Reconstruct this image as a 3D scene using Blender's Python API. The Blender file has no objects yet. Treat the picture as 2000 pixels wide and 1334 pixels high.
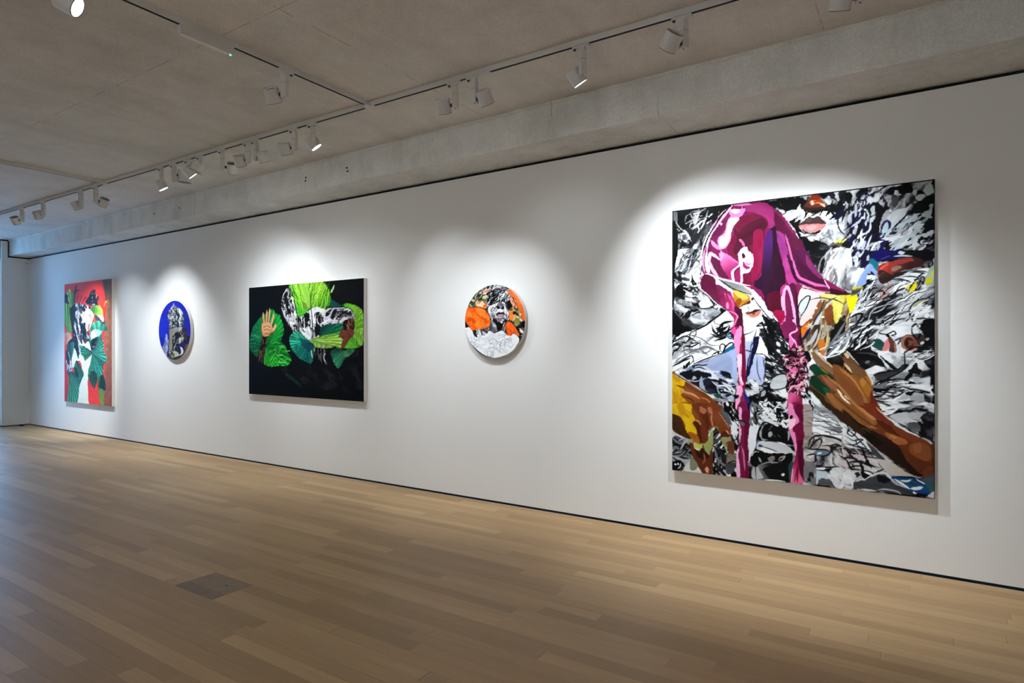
import bpy, bmesh, math, random
import numpy as np
from mathutils import Vector, Matrix

random.seed(7)
SC = bpy.context.scene
COL = SC.collection

# ================================================================ camera, daylight, exposure
cam_d = bpy.data.cameras.new('camera')
cam = bpy.data.objects.new('camera', cam_d); COL.objects.link(cam)
cam.location = (0, -5.2372, 1.6)
cam.rotation_euler = (math.pi / 2, 0, math.atan2(0.549080, 0.835770))
cam_d.sensor_width = 36.0
cam_d.lens = 36.0 * 1216.0 / 2000.0
cam_d.shift_y = 0.005
cam_d.clip_start = 0.05
SC.camera = cam

SC.view_settings.view_transform = 'Standard'
SC.view_settings.look = 'None'
SC.view_settings.gamma = 1.0
SC.view_settings.use_curve_mapping = False
SC.view_settings.exposure = 0.14
SC.cycles.use_denoising = True
SC.cycles.max_bounces = 10
SC.cycles.diffuse_bounces = 6
SC.cycles.sample_clamp_indirect = 6.0

SKY = 9.5                # overcast blue daylight outside the end window
world = bpy.data.worlds.new('overcast_sky'); SC.world = world
world.use_nodes = True
wb = world.node_tree.nodes['Background']
wb.inputs['Color'].default_value = (0.23, 0.53, 1.0, 1)
wb.inputs['Strength'].default_value = SKY

LAMP_W = 222.0           # one gallery spotlight at full power
LAMP_COL = (0.93, 0.995, 1.055)

ROOM_X0, ROOM_X1, ROOM_Y0, CEIL = -15.3, 3.2, -8.6, 3.74
OPEN_Y0, OPEN_Y1, REVEAL = -0.462, -1.75, 0.42      # tall window in the end wall

portal_d = bpy.data.lights.new('window_daylight', 'AREA'); portal_d.shape = 'RECTANGLE'
portal_d.size = abs(OPEN_Y1 - OPEN_Y0); portal_d.size_y = 3.6; portal_d.cycles.is_portal = True
portal = bpy.data.objects.new('window_daylight', portal_d); COL.objects.link(portal)
portal.location = (ROOM_X0 - REVEAL - .12, (OPEN_Y0 + OPEN_Y1) / 2, 1.85); portal.rotation_euler = (0, -math.pi / 2, 0)


# ================================================================ helpers
def link(name, me, parent=None, mat=None):
    o = bpy.data.objects.new(name, me); COL.objects.link(o)
    if parent is not None: o.parent = parent
    if mat is not None and me is not None and not me.materials: me.materials.append(mat)
    return o


def empty(name, loc=(0, 0, 0), rz=0):
    o = bpy.data.objects.new(name, None); COL.objects.link(o)
    o.empty_display_size = .1; o.location = loc; o.rotation_euler = (0, 0, rz)
    return o


def tag(o, label=None, cat=None, group=None, kind=None):
    for k, v in (('label', label), ('category', cat), ('group', group), ('kind', kind)):
        if v: o[k] = v
    return o


def bm_mesh(name, bm):
    me = bpy.data.meshes.new(name); bm.normal_update(); bm.to_mesh(me); bm.free(); return me


def add_box(bm, x0, x1, y0, y1, z0, z1, bev=0):
    r = bmesh.ops.create_cube(bm, size=1)
    for v in r['verts']:
        v.co = Vector(((x0 + x1) / 2 + v.co.x * (x1 - x0), (y0 + y1) / 2 + v.co.y * (y1 - y0), (z0 + z1) / 2 + v.co.z * (z1 - z0)))
    if bev:
        es = list({e for v in r['verts'] for e in v.link_edges})
        bmesh.ops.bevel(bm, geom=es, offset=bev, segments=2, affect='EDGES', profile=.6)


def box_me(name, x0, x1, y0, y1, z0, z1, bev=0):
    bm = bmesh.new(); add_box(bm, x0, x1, y0, y1, z0, z1, bev); return bm_mesh(name, bm)


def box(name, x0, x1, y0, y1, z0, z1, mat, parent=None, bev=0):
    return link(name, box_me(name, x0, x1, y0, y1, z0, z1, bev), parent, mat)


def prism_me(name, pts, axis, a, b):
    """polygon pts (2-D) swept from a to b along an axis"""
    bm = bmesh.new()
    def mk(p, t): return {'x': (t, p[0], p[1]), 'y': (p[0], t, p[1]), 'z': (p[0], p[1], t)}[axis]
    A = [bm.verts.new(mk(p, a)) for p in pts]; B = [bm.verts.new(mk(p, b)) for p in pts]
    bm.faces.new(A); bm.faces.new(B[::-1])
    for i in range(len(pts)):
        j = (i + 1) % len(pts); bm.faces.new((A[j], A[i], B[i], B[j]))
    bmesh.ops.recalc_face_normals(bm, faces=bm.faces[:])
    return bm_mesh(name, bm)


def lathe_me(name, prof, n=32, closed=False):
    """profile (radius, z) turned about z"""
    bm = bmesh.new(); rings = []
    for r, z in prof:
        rings.append([bm.verts.new((0, 0, z))] if r < 1e-6 else [bm.verts.new((r * math.cos(2 * math.pi * i / n), r * math.sin(2 * math.pi * i / n), z)) for i in range(n)])
    for a, b in zip(rings, rings[1:]):
        for i in range(n):
            j = (i + 1) % n
            f = [a[i % len(a)], a[j % len(a)], b[j % len(b)], b[i % len(b)]]
            f = list(dict.fromkeys(f))
            if len(f) > 2: bm.faces.new(f)
    bmesh.ops.recalc_face_normals(bm, faces=bm.faces[:])
    me = bm_mesh(name, bm)
    for p in me.polygons: p.use_smooth = True
    try: me.set_sharp_from_angle(angle=math.radians(35))
    except Exception: pass
    return me


# ---------------------------------------------------------------- materials
def new_mat(name):
    m = bpy.data.materials.new(name); m.use_nodes = True
    nt = m.node_tree; b = nt.nodes['Principled BSDF']
    return m, nt, b


def N(nt, t, **kw):
    n = nt.nodes.new(t)
    for k, v in kw.items():
        if k in n.inputs: n.inputs[k].default_value = v
        else: setattr(n, k, v)
    return n


def L(nt, a, b): nt.links.new(a, b)


def math_n(nt, op, a, b=None, c=None):
    n = nt.nodes.new('ShaderNodeMath'); n.operation = op
    for i, v in enumerate((a, b, c)):
        if v is None: continue
        if hasattr(v, 'is_output'): nt.links.new(v, n.inputs[i])
        else: n.inputs[i].default_value = v
    return n.outputs[0]


def ramp(nt, fac, stops):
    r = nt.nodes.new('ShaderNodeValToRGB'); e = r.color_ramp.elements
    while len(e) < len(stops): e.new(.5)
    for x, (p, c) in zip(e, stops): x.position = p; x.color = (*c, 1)
    nt.links.new(fac, r.inputs[0]); return r.outputs[0]


def plain(name, col, rough=.5, metal=0, bump=0, bscale=60, var=.03):
    m, nt, b = new_mat(name)
    tc = N(nt, 'ShaderNodeTexCoord')
    n = N(nt, 'ShaderNodeTexNoise', Scale=bscale, Detail=4.0); L(nt, tc.outputs['Object'], n.inputs['Vector'])
    c = ramp(nt, n.outputs[0], [(.3, tuple(max(0, x * (1 - var)) for x in col)), (.7, tuple(min(1, x * (1 + var)) for x in col))])
    L(nt, c, b.inputs['Base Color']); b.inputs['Roughness'].default_value = rough; b.inputs['Metallic'].default_value = metal
    if bump:
        bp = N(nt, 'ShaderNodeBump', Strength=bump, Distance=.002); L(nt, n.outputs[0], bp.inputs['Height']); L(nt, bp.outputs[0], b.inputs['Normal'])
    return m


def emit(name, col, s):
    m, nt, b = new_mat(name)
    b.inputs['Base Color'].default_value = (*col, 1); b.inputs['Emission Color'].default_value = (*col, 1); b.inputs['Emission Strength'].default_value = s
    return m


def concrete(name, ca, cb, cc, streak, seams):
    """cast concrete: cloudy tone, streaks along the boards, pits, faint board joints"""
    m, nt, b = new_mat(name)
    tc = N(nt, 'ShaderNodeTexCoord'); P = tc.outputs['Object']
    n1 = N(nt, 'ShaderNodeTexNoise', Scale=.55, Detail=7.0, Roughness=.62); L(nt, P, n1.inputs['Vector'])
    mp = N(nt, 'ShaderNodeMapping'); mp.inputs['Scale'].default_value = streak; L(nt, P, mp.inputs['Vector'])
    n2 = N(nt, 'ShaderNodeTexNoise', Scale=1.0, Detail=8.0, Roughness=.65, Distortion=.6); L(nt, mp.outputs[0], n2.inputs['Vector'])
    n3 = N(nt, 'ShaderNodeTexNoise', Scale=70.0, Detail=3.0, Roughness=.6); L(nt, P, n3.inputs['Vector'])
    n4 = N(nt, 'ShaderNodeTexNoise', Scale=3.2, Detail=6.0, Roughness=.7); L(nt, P, n4.inputs['Vector'])
    f = math_n(nt, 'ADD', math_n(nt, 'MULTIPLY', n1.outputs[0], .4), math_n(nt, 'ADD', math_n(nt, 'MULTIPLY', n2.outputs[0], .32), math_n(nt, 'MULTIPLY', n4.outputs[0], .28)))
    c = ramp(nt, f, [(.36, ca), (.5, cb), (.64, cc)])
    sp = N(nt, 'ShaderNodeSeparateXYZ'); L(nt, P, sp.inputs[0])
    dark = None
    for ax, off, per, w, amt in seams:
        d = math_n(nt, 'ABSOLUTE', math_n(nt, 'SUBTRACT', math_n(nt, 'FRACT', math_n(nt, 'DIVIDE', math_n(nt, 'SUBTRACT', sp.outputs[ax], off - per / 2), per)), .5))
        d = math_n(nt, 'MULTIPLY', d, per)
        d = math_n(nt, 'ADD', d, math_n(nt, 'MULTIPLY', math_n(nt, 'SUBTRACT', n4.outputs[0], .5), .012))
        s = math_n(nt, 'MULTIPLY', math_n(nt, 'SUBTRACT', 1.0, math_n(nt, 'SMOOTH_MIN', math_n(nt, 'DIVIDE', math_n(nt, 'ABSOLUTE', d), w), 1.0, .1)), amt)
        s = math_n(nt, 'MULTIPLY', s, math_n(nt, 'MULTIPLY', math_n(nt, 'GREATER_THAN', n4.outputs[0], .5), 1.0))
        dark = s if dark is None else math_n(nt, 'MAXIMUM', dark, s)
    vo = N(nt, 'ShaderNodeTexVoronoi', Scale=5.5); L(nt, P, vo.inputs['Vector'])
    pit = math_n(nt, 'MULTIPLY', math_n(nt, 'LESS_THAN', vo.outputs['Distance'], math_n(nt, 'MULTIPLY', math_n(nt, 'SUBTRACT', n4.outputs[0], .5), .16)), .3)
    dark = pit if dark is None else math_n(nt, 'MAXIMUM', dark, pit)
    g = math_n(nt, 'MULTIPLY', math_n(nt, 'SUBTRACT', 1.0, dark), math_n(nt, 'ADD', .76, math_n(nt, 'MULTIPLY', n3.outputs[0], .48)))
    mx = N(nt, 'ShaderNodeVectorMath', operation='SCALE'); L(nt, c, mx.inputs[0]); L(nt, g, mx.inputs['Scale'])
    L(nt, mx.outputs[0], b.inputs['Base Color']); b.inputs['Roughness'].default_value = .85; b.inputs['Specular IOR Level'].default_value = .2
    h = math_n(nt, 'ADD', math_n(nt, 'MULTIPLY', n3.outputs[0], .35), math_n(nt, 'SUBTRACT', math_n(nt, 'MULTIPLY', n4.outputs[0], 1.0), math_n(nt, 'MULTIPLY', dark, 1.2)))
    bp = N(nt, 'ShaderNodeBump', Strength=.35, Distance=.012); L(nt, h, bp.inputs['Height']); L(nt, bp.outputs[0], b.inputs['Normal'])
    return m


def oak(name, island):
    m, nt, b = new_mat(name)
    tc = N(nt, 'ShaderNodeTexCoord'); P = tc.outputs['Object']
    if island:
        g = N(nt, 'ShaderNodeNewGeometry'); rnd = g.outputs['Random Per Island']
    else:
        oi = N(nt, 'ShaderNodeObjectInfo'); rnd = oi.outputs['Random']
    off = N(nt, 'ShaderNodeCombineXYZ'); L(nt, math_n(nt, 'MULTIPLY', rnd, 37.0), off.inputs[0]); L(nt, math_n(nt, 'MULTIPLY', rnd, 91.0), off.inputs[1])
    ad = N(nt, 'ShaderNodeVectorMath', operation='ADD'); L(nt, P, ad.inputs[0]); L(nt, off.outputs[0], ad.inputs[1])
    mp = N(nt, 'ShaderNodeMapping'); mp.inputs['Scale'].default_value = (1.6, 26, 10); L(nt, ad.outputs[0], mp.inputs['Vector'])
    n = N(nt, 'ShaderNodeTexNoise', Scale=1.0, Detail=7.0, Roughness=.6, Distortion=.8); L(nt, mp.outputs[0], n.inputs['Vector'])
    mp2 = N(nt, 'ShaderNodeMapping'); mp2.inputs['Scale'].default_value = (.9, 6, 3); L(nt, ad.outputs[0], mp2.inputs['Vector'])
    n2 = N(nt, 'ShaderNodeTexNoise', Scale=1.0, Detail=4.0, Distortion=1.2); L(nt, mp2.outputs[0], n2.inputs['Vector'])
    base = ramp(nt, rnd, [(0.0, OAK[0]), (.3, OAK[1]), (.55, OAK[2]), (.8, OAK[3]), (1.0, OAK[4])])
    gr = math_n(nt, 'ADD', .74, math_n(nt, 'ADD', math_n(nt, 'MULTIPLY', n.outputs[0], .34), math_n(nt, 'MULTIPLY', n2.outputs[0], .2)))
    mx = N(nt, 'ShaderNodeVectorMath', operation='SCALE'); L(nt, base, mx.inputs[0]); L(nt, gr, mx.inputs['Scale'])
    L(nt, mx.outputs[0], b.inputs['Base Color'])
    b.inputs['Roughness'].default_value = .46; b.inputs['Specular IOR Level'].default_value = .36
    bp = N(nt, 'ShaderNodeBump', Strength=.12, Distance=.002); L(nt, n.outputs[0], bp.inputs['Height']); L(nt, bp.outputs[0], b.inputs['Normal'])
    return m


OAK = [(.325, .203, .092), (.375, .238, .112), (.40, .257, .122), (.425, .275, .132), (.49, .33, .166)]
M_WALL = plain('wall_paint', (.80, .80, .785), .85, bump=.08, bscale=220, var=.006)
M_WALL.node_tree.nodes['Principled BSDF'].inputs['Specular IOR Level'].default_value = .15
M_GAP = plain('black_gap', (.006, .006, .007), .9)
M_CEIL = concrete('ceiling_concrete', (.54, .51, .465), (.665, .635, .585), (.78, .75, .70), (2.3, .65, 1), [(0, -6.25, 2.85, .008, .4), (1, -2.753, 3.4, .008, .36)])
M_BEAM = concrete('beam_concrete', (.52, .525, .50), (.72, .73, .705), (.86, .87, .855), (3.0, 3.0, .8), [(0, -2.70, 5.75, .012, .4), (0, -1.73, 6.72, .008, .3)])
M_OAK = oak('oak_plank', False)
M_OAK2 = oak('oak_plank_field', True)
M_SUB = plain('subfloor', (.05, .035, .025), .9)
M_WHITE = plain('white_enamel', (.62, .61, .585), .42, bscale=30, var=.02)
M_WHITE2 = plain('white_enamel_head', (.64, .63, .605), .38, bscale=30, var=.02)
M_CANVAS = plain('raw_canvas', (.74, .72, .68), .9, bump=.2, bscale=500, var=.04)
M_DARK = plain('dark_metal', (.03, .03, .032), .45)
M_INSIDE = plain('lamp_inside', (.16, .155, .145), .6)
M_LENS_OFF = plain('unlit_lens', (.12, .12, .125), .2)
M_LENS = emit('lit_lens', (1.0, .98, .94), 14.0)
M_LED = emit('green_indicator', (.05, 1.0, .45), 5.0)
FILL = .85
GAIN = 1.0

# ---------------------------------------------------------------- camera geometry, from the picture's vanishing points
FPX = 1216.0            # focal length in pixels of the 2000 px wide frame
HZY = 677.0             # pixel row of the horizon
CAM_H = 1.6
CAM_D = 5.2372          # distance from the picture wall
SA, CA = 0.835770, 0.549080     # sine, cosine of the angle between the view axis and the wall
_n = math.hypot(SA, CA); SA /= _n; CA /= _n


def wall_xz(px, py, y=-0.05):
    """point of the photograph -> (x, z) on the plane y"""
    X = (np.asarray(px, float) - 1000) / FPX
    Y = (HZY - np.asarray(py, float)) / FPX
    t = (y + CAM_D) / (X * CA + SA)
    return (X * SA - CA) * t, CAM_H + Y * t


# ---------------------------------------------------------------- a small brush-and-knife painter on a numpy canvas
def vnoise(x, y, seed):
    r = np.random.default_rng(seed)
    g = r.random((64, 64))
    xi = np.floor(x).astype(int); yi = np.floor(y).astype(int)
    fx = x - xi; fy = y - yi
    fx = fx * fx * (3 - 2 * fx); fy = fy * fy * (3 - 2 * fy)
    a = g[yi & 63, xi & 63]; b = g[yi & 63, (xi + 1) & 63]
    c = g[(yi + 1) & 63, xi & 63]; d = g[(yi + 1) & 63, (xi + 1) & 63]
    return (a * (1 - fx) + b * fx) * (1 - fy) + (c * (1 - fx) + d * fx) * fy


def fbm(x, y, seed, octs=4):
    s = 0; a = 1.0; t = 0
    for k in range(octs):
        s = s + a * vnoise(x * 2 ** k + 17.3 * k, y * 2 ** k + 5.1 * k, seed + k)
        t += a; a *= 0.55
    return s / t


def spline(p, closed, n=6):
    p = np.asarray(p, float)
    if len(p) < 3: return p
    if closed:
        q = np.concatenate([p[-1:], p, p[:2]])
    else:
        q = np.concatenate([2 * p[:1] - p[1:2], p, 2 * p[-1:] - p[-2:-1]])
    t = np.linspace(0, 1, n, endpoint=False)[:, None]
    out = []
    for i in range(1, len(q) - 2):
        a, b, c, d = q[i - 1], q[i], q[i + 1], q[i + 2]
        out.append(0.5 * (2 * b + (c - a) * t + (2 * a - 5 * b + 4 * c - d) * t ** 2 + (3 * b - a - 3 * c + d) * t ** 3))
    out = np.concatenate(out)
    if not closed: out = np.concatenate([out, p[-1:]])
    return out


class Canvas:
    def __init__(s, x0, x1, z0, z1, W, H, tile=(0, 0, 1), ss=2):
        s.b = (x0, x1, z0, z1); s.W, s.H, s.ss = W, H, ss
        s.w, s.h = W * ss, H * ss
        s.img = np.zeros((s.h, s.w, 3)); s.tile = tile; s.rs = 1
        s.k = s.w / 1100.0                      # stroke widths are given for an 1100 px wide canvas

    def T(s, x, y, k):
        s.tile = (x, y, k); return s

    def P(s, pts):
        p = np.asarray(pts, float).reshape(-1, 2); tx, ty, k = s.tile
        x, z = wall_xz(tx + p[:, 0] / k, ty + p[:, 1] / k)
        x0, x1, z0, z1 = s.b
        return np.stack([(x - x0) / (x1 - x0) * s.w, (z1 - z) / (z1 - z0) * s.h], 1)

    def mask(s, pts, smooth=True, rough=0.0):
        p = s.P(pts)
        if smooth: p = spline(p, True)
        m = 3 + rough * 2
        a = np.maximum(np.floor(p.min(0) - m).astype(int), 0)
        b = np.minimum(np.ceil(p.max(0) + m).astype(int), [s.w, s.h])
        if (b <= a).any(): return None
        X, Y = np.meshgrid(np.arange(a[0], b[0]) + 0.5, np.arange(a[1], b[1]) + 0.5)
        if rough:
            s.rs += 7
            X = X + (fbm(X * .06 / s.k, Y * .06 / s.k, s.rs) - .5) * 4 * rough * s.k
            Y = Y + (fbm(X * .06 / s.k, Y * .06 / s.k, s.rs + 3) - .5) * 4 * rough * s.k
        ins = np.zeros(X.shape, bool)
        q = np.roll(p, -1, 0)
        for (xa, ya), (xb, yb) in zip(p, q):
            if ya == yb: continue
            c = (Y > min(ya, yb)) & (Y <= max(ya, yb))
            ins ^= c & (X < (xb - xa) * (Y - ya) / (yb - ya) + xa)
        return slice(a[1], b[1]), slice(a[0], b[0]), ins.astype(float), X, Y

    def put(s, sl, m, col):
        if len(sl) == 2:
            v = s.img[sl[0], sl[1]]; v += m[..., None] * (np.asarray(col, float) - v)

    def fill(s, pts, col, smooth=True, rough=1.5, var=8, al=1.0, ang=0.0, an=3.0, f=0.03, col2=None, th=None):
        """a knife patch; var: tone variation, ang/an: brush direction; col2: second colour worked in"""
        r = s.mask(pts, smooth, rough)
        if r is None: return
        a, b, m, X, Y = r
        s.rs += 11
        ca, sa = math.cos(math.radians(ang)), math.sin(math.radians(ang))
        u, v = (X * ca + Y * sa) * f / an / s.k, (-X * sa + Y * ca) * f / s.k
        n = fbm(u, v, s.rs)
        c = np.asarray(col, float) + ((n - .5) * 2 * var)[..., None]
        if col2 is not None:
            t = np.clip((n - (th if th else .5)) * 7 + .5, 0, 1)[..., None]
            c = c * (1 - t) + np.asarray(col2, float) * t
        s.put((a, b), m * al, c)

    def grad(s, pts, A, ca_, B, cb_, smooth=True, rough=1.5, var=6, al=1.0, fade=False):
        """patch that runs from colour ca_ at A to cb_ at B (fade: to nothing at B)"""
        r = s.mask(pts, smooth, rough)
        if r is None: return
        a, b, m, X, Y = r
        s.rs += 5
        (ax, ay), (bx, by) = s.P([A, B])
        t = np.clip(((X - ax) * (bx - ax) + (Y - ay) * (by - ay)) / ((bx - ax) ** 2 + (by - ay) ** 2 + 1e-6), 0, 1)
        n = fbm(X * .02 / s.k, Y * .02 / s.k, s.rs)
        t = np.clip(t + (n - .5) * .5, 0, 1)
        c = np.asarray(ca_, float) * (1 - t[..., None]) + np.asarray(cb_, float) * t[..., None] + ((n - .5) * 2 * var)[..., None]
        s.put((a, b), m * al * ((1 - t) if fade else 1), c)

    def marble(s, pts, ramp, ang=0, an=2.5, f=0.02, warp=1.5, al=1.0, smooth=True, rough=2, gain=1.6, octs=5, seed=None):
        """ink-marbled passage: warped streaks pushed through a colour ramp"""
        r = s.mask(pts, smooth, rough)
        if r is None: return
        a, b, m, X, Y = r
        s.rs += 13
        sd = s.rs if seed is None else seed
        ca, sa = math.cos(math.radians(ang)), math.sin(math.radians(ang))
        u, v = (X * ca + Y * sa) * f / an / s.k, (-X * sa + Y * ca) * f / s.k
        wu = fbm(u * .7, v * .7, sd + 50, 3) - .5; wv = fbm(u * .7 + 9, v * .7 + 4, sd + 60, 3) - .5
        n = fbm(u + warp * 2 * wu, v + warp * 2 * wv, sd, octs)
        n = np.clip((n - .5) * gain * 1.7 + .5, 0, 1)
        ts = [q[0] for q in ramp]; cs = np.array([q[1] for q in ramp], float)
        c = np.stack([np.interp(n, ts, cs[:, i]) for i in range(3)], -1)
        s.put((a, b), m * al, c)

    def stroke(s, pts, w, col, taper=True, smooth=True, al=1.0, w2=None, rough=.6):
        """one brush or pen stroke; w in px of an 1100 px canvas"""
        p = s.P(pts)
        if smooth: p = spline(p, False, 5)
        s._line(p, w * s.k, col, taper, al, None if w2 is None else w2 * s.k)

    def _line(s, p, w, col, taper=True, al=1.0, w2=None):
        n = len(p) - 1
        if n < 1: return
        m = w / 2 + 2 + (w2 or 0) / 2
        a = np.maximum(np.floor(p.min(0) - m).astype(int), 0); b = np.minimum(np.ceil(p.max(0) + m).astype(int), [s.w, s.h])
        if (b <= a).any(): return
        M = np.zeros((b[1] - a[1], b[0] - a[0]))
        for i in range(n):
            t0, t1 = i / n, (i + 1) / n
            def wd(t):
                ww = w if w2 is None else w + (w2 - w) * t
                return ww / 2 * (min(1, .25 + 3.2 * min(t, 1 - t)) if taper else 1)
            r0, r1 = wd(t0), wd(t1)
            q0, q1 = p[i], p[i + 1]
            mm = max(r0, r1) + 1.5
            lo = np.maximum(np.floor(np.minimum(q0, q1) - mm).astype(int), a); hi = np.minimum(np.ceil(np.maximum(q0, q1) + mm).astype(int), b)
            if (hi <= lo).any(): continue
            X, Y = np.meshgrid(np.arange(lo[0], hi[0]) + .5, np.arange(lo[1], hi[1]) + .5)
            d = q1 - q0; L = d @ d + 1e-9
            t = np.clip(((X - q0[0]) * d[0] + (Y - q0[1]) * d[1]) / L, 0, 1)
            dist = np.hypot(X - q0[0] - t * d[0], Y - q0[1] - t * d[1])
            c = np.clip(r0 + (r1 - r0) * t - dist + .5, 0, 1)
            v = M[lo[1] - a[1]:hi[1] - a[1], lo[0] - a[0]:hi[0] - a[0]]
            np.maximum(v, c, out=v)
        s.put((slice(a[1], b[1]), slice(a[0], b[0])), M * al, col)

    def _inside(s, pts, n, seed, smooth=True):
        r = s.mask(pts, smooth, 0)
        if r is None: return np.zeros((0, 2)), np.random.default_rng(seed)
        a, b, m, X, Y = r
        rg = np.random.default_rng(seed)
        ys, xs = np.nonzero(m)
        if not len(ys): return np.zeros((0, 2)), rg
        i = rg.integers(0, len(ys), n)
        return np.stack([xs[i] + b.start, ys[i] + a.start], 1).astype(float), rg

    def specks(s, pts, n, L, w, cols, ang=0, da=30, seed=1, al=1.0, bend=.25):
        """short dabs strewn over a patch"""
        q, rg = s._inside(pts, n, seed)
        for c in q:
            t = math.radians(ang + rg.uniform(-da, da)); l = L * s.k * rg.uniform(.4, 1.3) / 2
            d = np.array([math.cos(t), math.sin(t)]) * l; o = np.array([-d[1], d[0]]) * rg.uniform(-bend, bend) * 2
            s._line(spline([c - d, c + o, c + d], False, 4), w * s.k * rg.uniform(.5, 1.4), cols[rg.integers(len(cols))], True, al)

    def scrib(s, pts, n, L, w, cols, curl=.5, seed=1, ang=None, al=1.0, seg=9):
        """loose pen scribble that starts inside a patch"""
        q, rg = s._inside(pts, n, seed)
        for c in q:
            t = rg.uniform(0, 6.28) if ang is None else math.radians(ang + rg.uniform(-25, 25)); k = rg.normal(0, curl)
            p = [c]
            for j in range(seg):
                k = .6 * k + rg.normal(0, curl); t += k
                p.append(p[-1] + np.array([math.cos(t), math.sin(t)]) * L * s.k / seg)
            s._line(spline(p, False, 4), w * s.k * rg.uniform(.6, 1.3), cols[rg.integers(len(cols))], True, al)

    def fan(s, pts, o, cols, n=24, seed=3, edge=None, rough=1.0, smooth=True, dark=.35, ph=0.0):
        """pleated palm leaf: patch shaded as ribs that run out from o; cols along the turn"""
        r = s.mask(pts, smooth, rough)
        if r is None: return
        a, b, m, X, Y = r
        (ox, oy), = s.P([o])
        th = np.arctan2(Y - oy, X - ox); rr = np.hypot(X - ox, Y - oy) + 1e-6
        mm = m > .5
        if not mm.any(): return
        ref = math.atan2((Y[mm] - oy).mean(), (X[mm] - ox).mean())
        d = (th - ref + math.pi) % (2 * math.pi) - math.pi
        lo, hi = np.percentile(d[mm], [1, 99]); t = np.clip((d - lo) / (hi - lo + 1e-6), 0, 1)
        nz = fbm(X * .03 / s.k, Y * .03 / s.k, seed)
        f = (t * n + ph + (nz - .5) * .25) % 1.0
        g = np.where(f < .5, f * 2, 2 - 2 * f)                     # ridge - valley - ridge
        R = rr / np.percentile(rr[mm], 97)
        c = np.stack([np.interp(t, np.linspace(0, 1, len(cols)), [q[i] for q in cols]) for i in range(3)], -1)
        sh = (1 - dark) + dark * 1.5 * g
        rib = vnoise(np.floor(t * n + ph), np.zeros_like(t), seed + 9) * .3 + .85
        c = c * (sh * rib * (.86 + .2 * np.clip(R, 0, 1)) + (nz - .5) * .15)[..., None]
        hl = np.clip((g - .86) * 7, 0, 1) * np.clip(R * 1.4 - .3, 0, 1)
        c = c + (hl * 42)[..., None] * np.array([1, 1.05, .8])
        s.put((a, b), m, np.clip(c, 0, 255))

    def done(s):
        k = s.ss
        return np.clip(s.img.reshape(s.H, k, s.W, k, 3).mean((1, 3)), 0, 255)
K = (13, 13, 16); G0 = (38, 38, 42); G1 = (72, 72, 76); G2 = (122, 123, 127); G3 = (176, 179, 183); G4 = (214, 217, 220); WH = (238, 241, 242)
DARK = [(0, K), (.42, K), (.55, G1), (.72, G2), (.88, G3), (1, WH)]
MID = [(0, K), (.22, G0), (.4, G2), (.6, G3), (.8, G4), (1, WH)]
PALE = [(0, K), (.14, G1), (.26, G3), (.5, G4), (1, WH)]
INK = [(0, K), (.36, K), (.44, G3), (.6, WH), (1, WH)]
INKB = [(0, K), (.5, K), (.58, G2), (.7, WH), (1, WH)]


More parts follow.
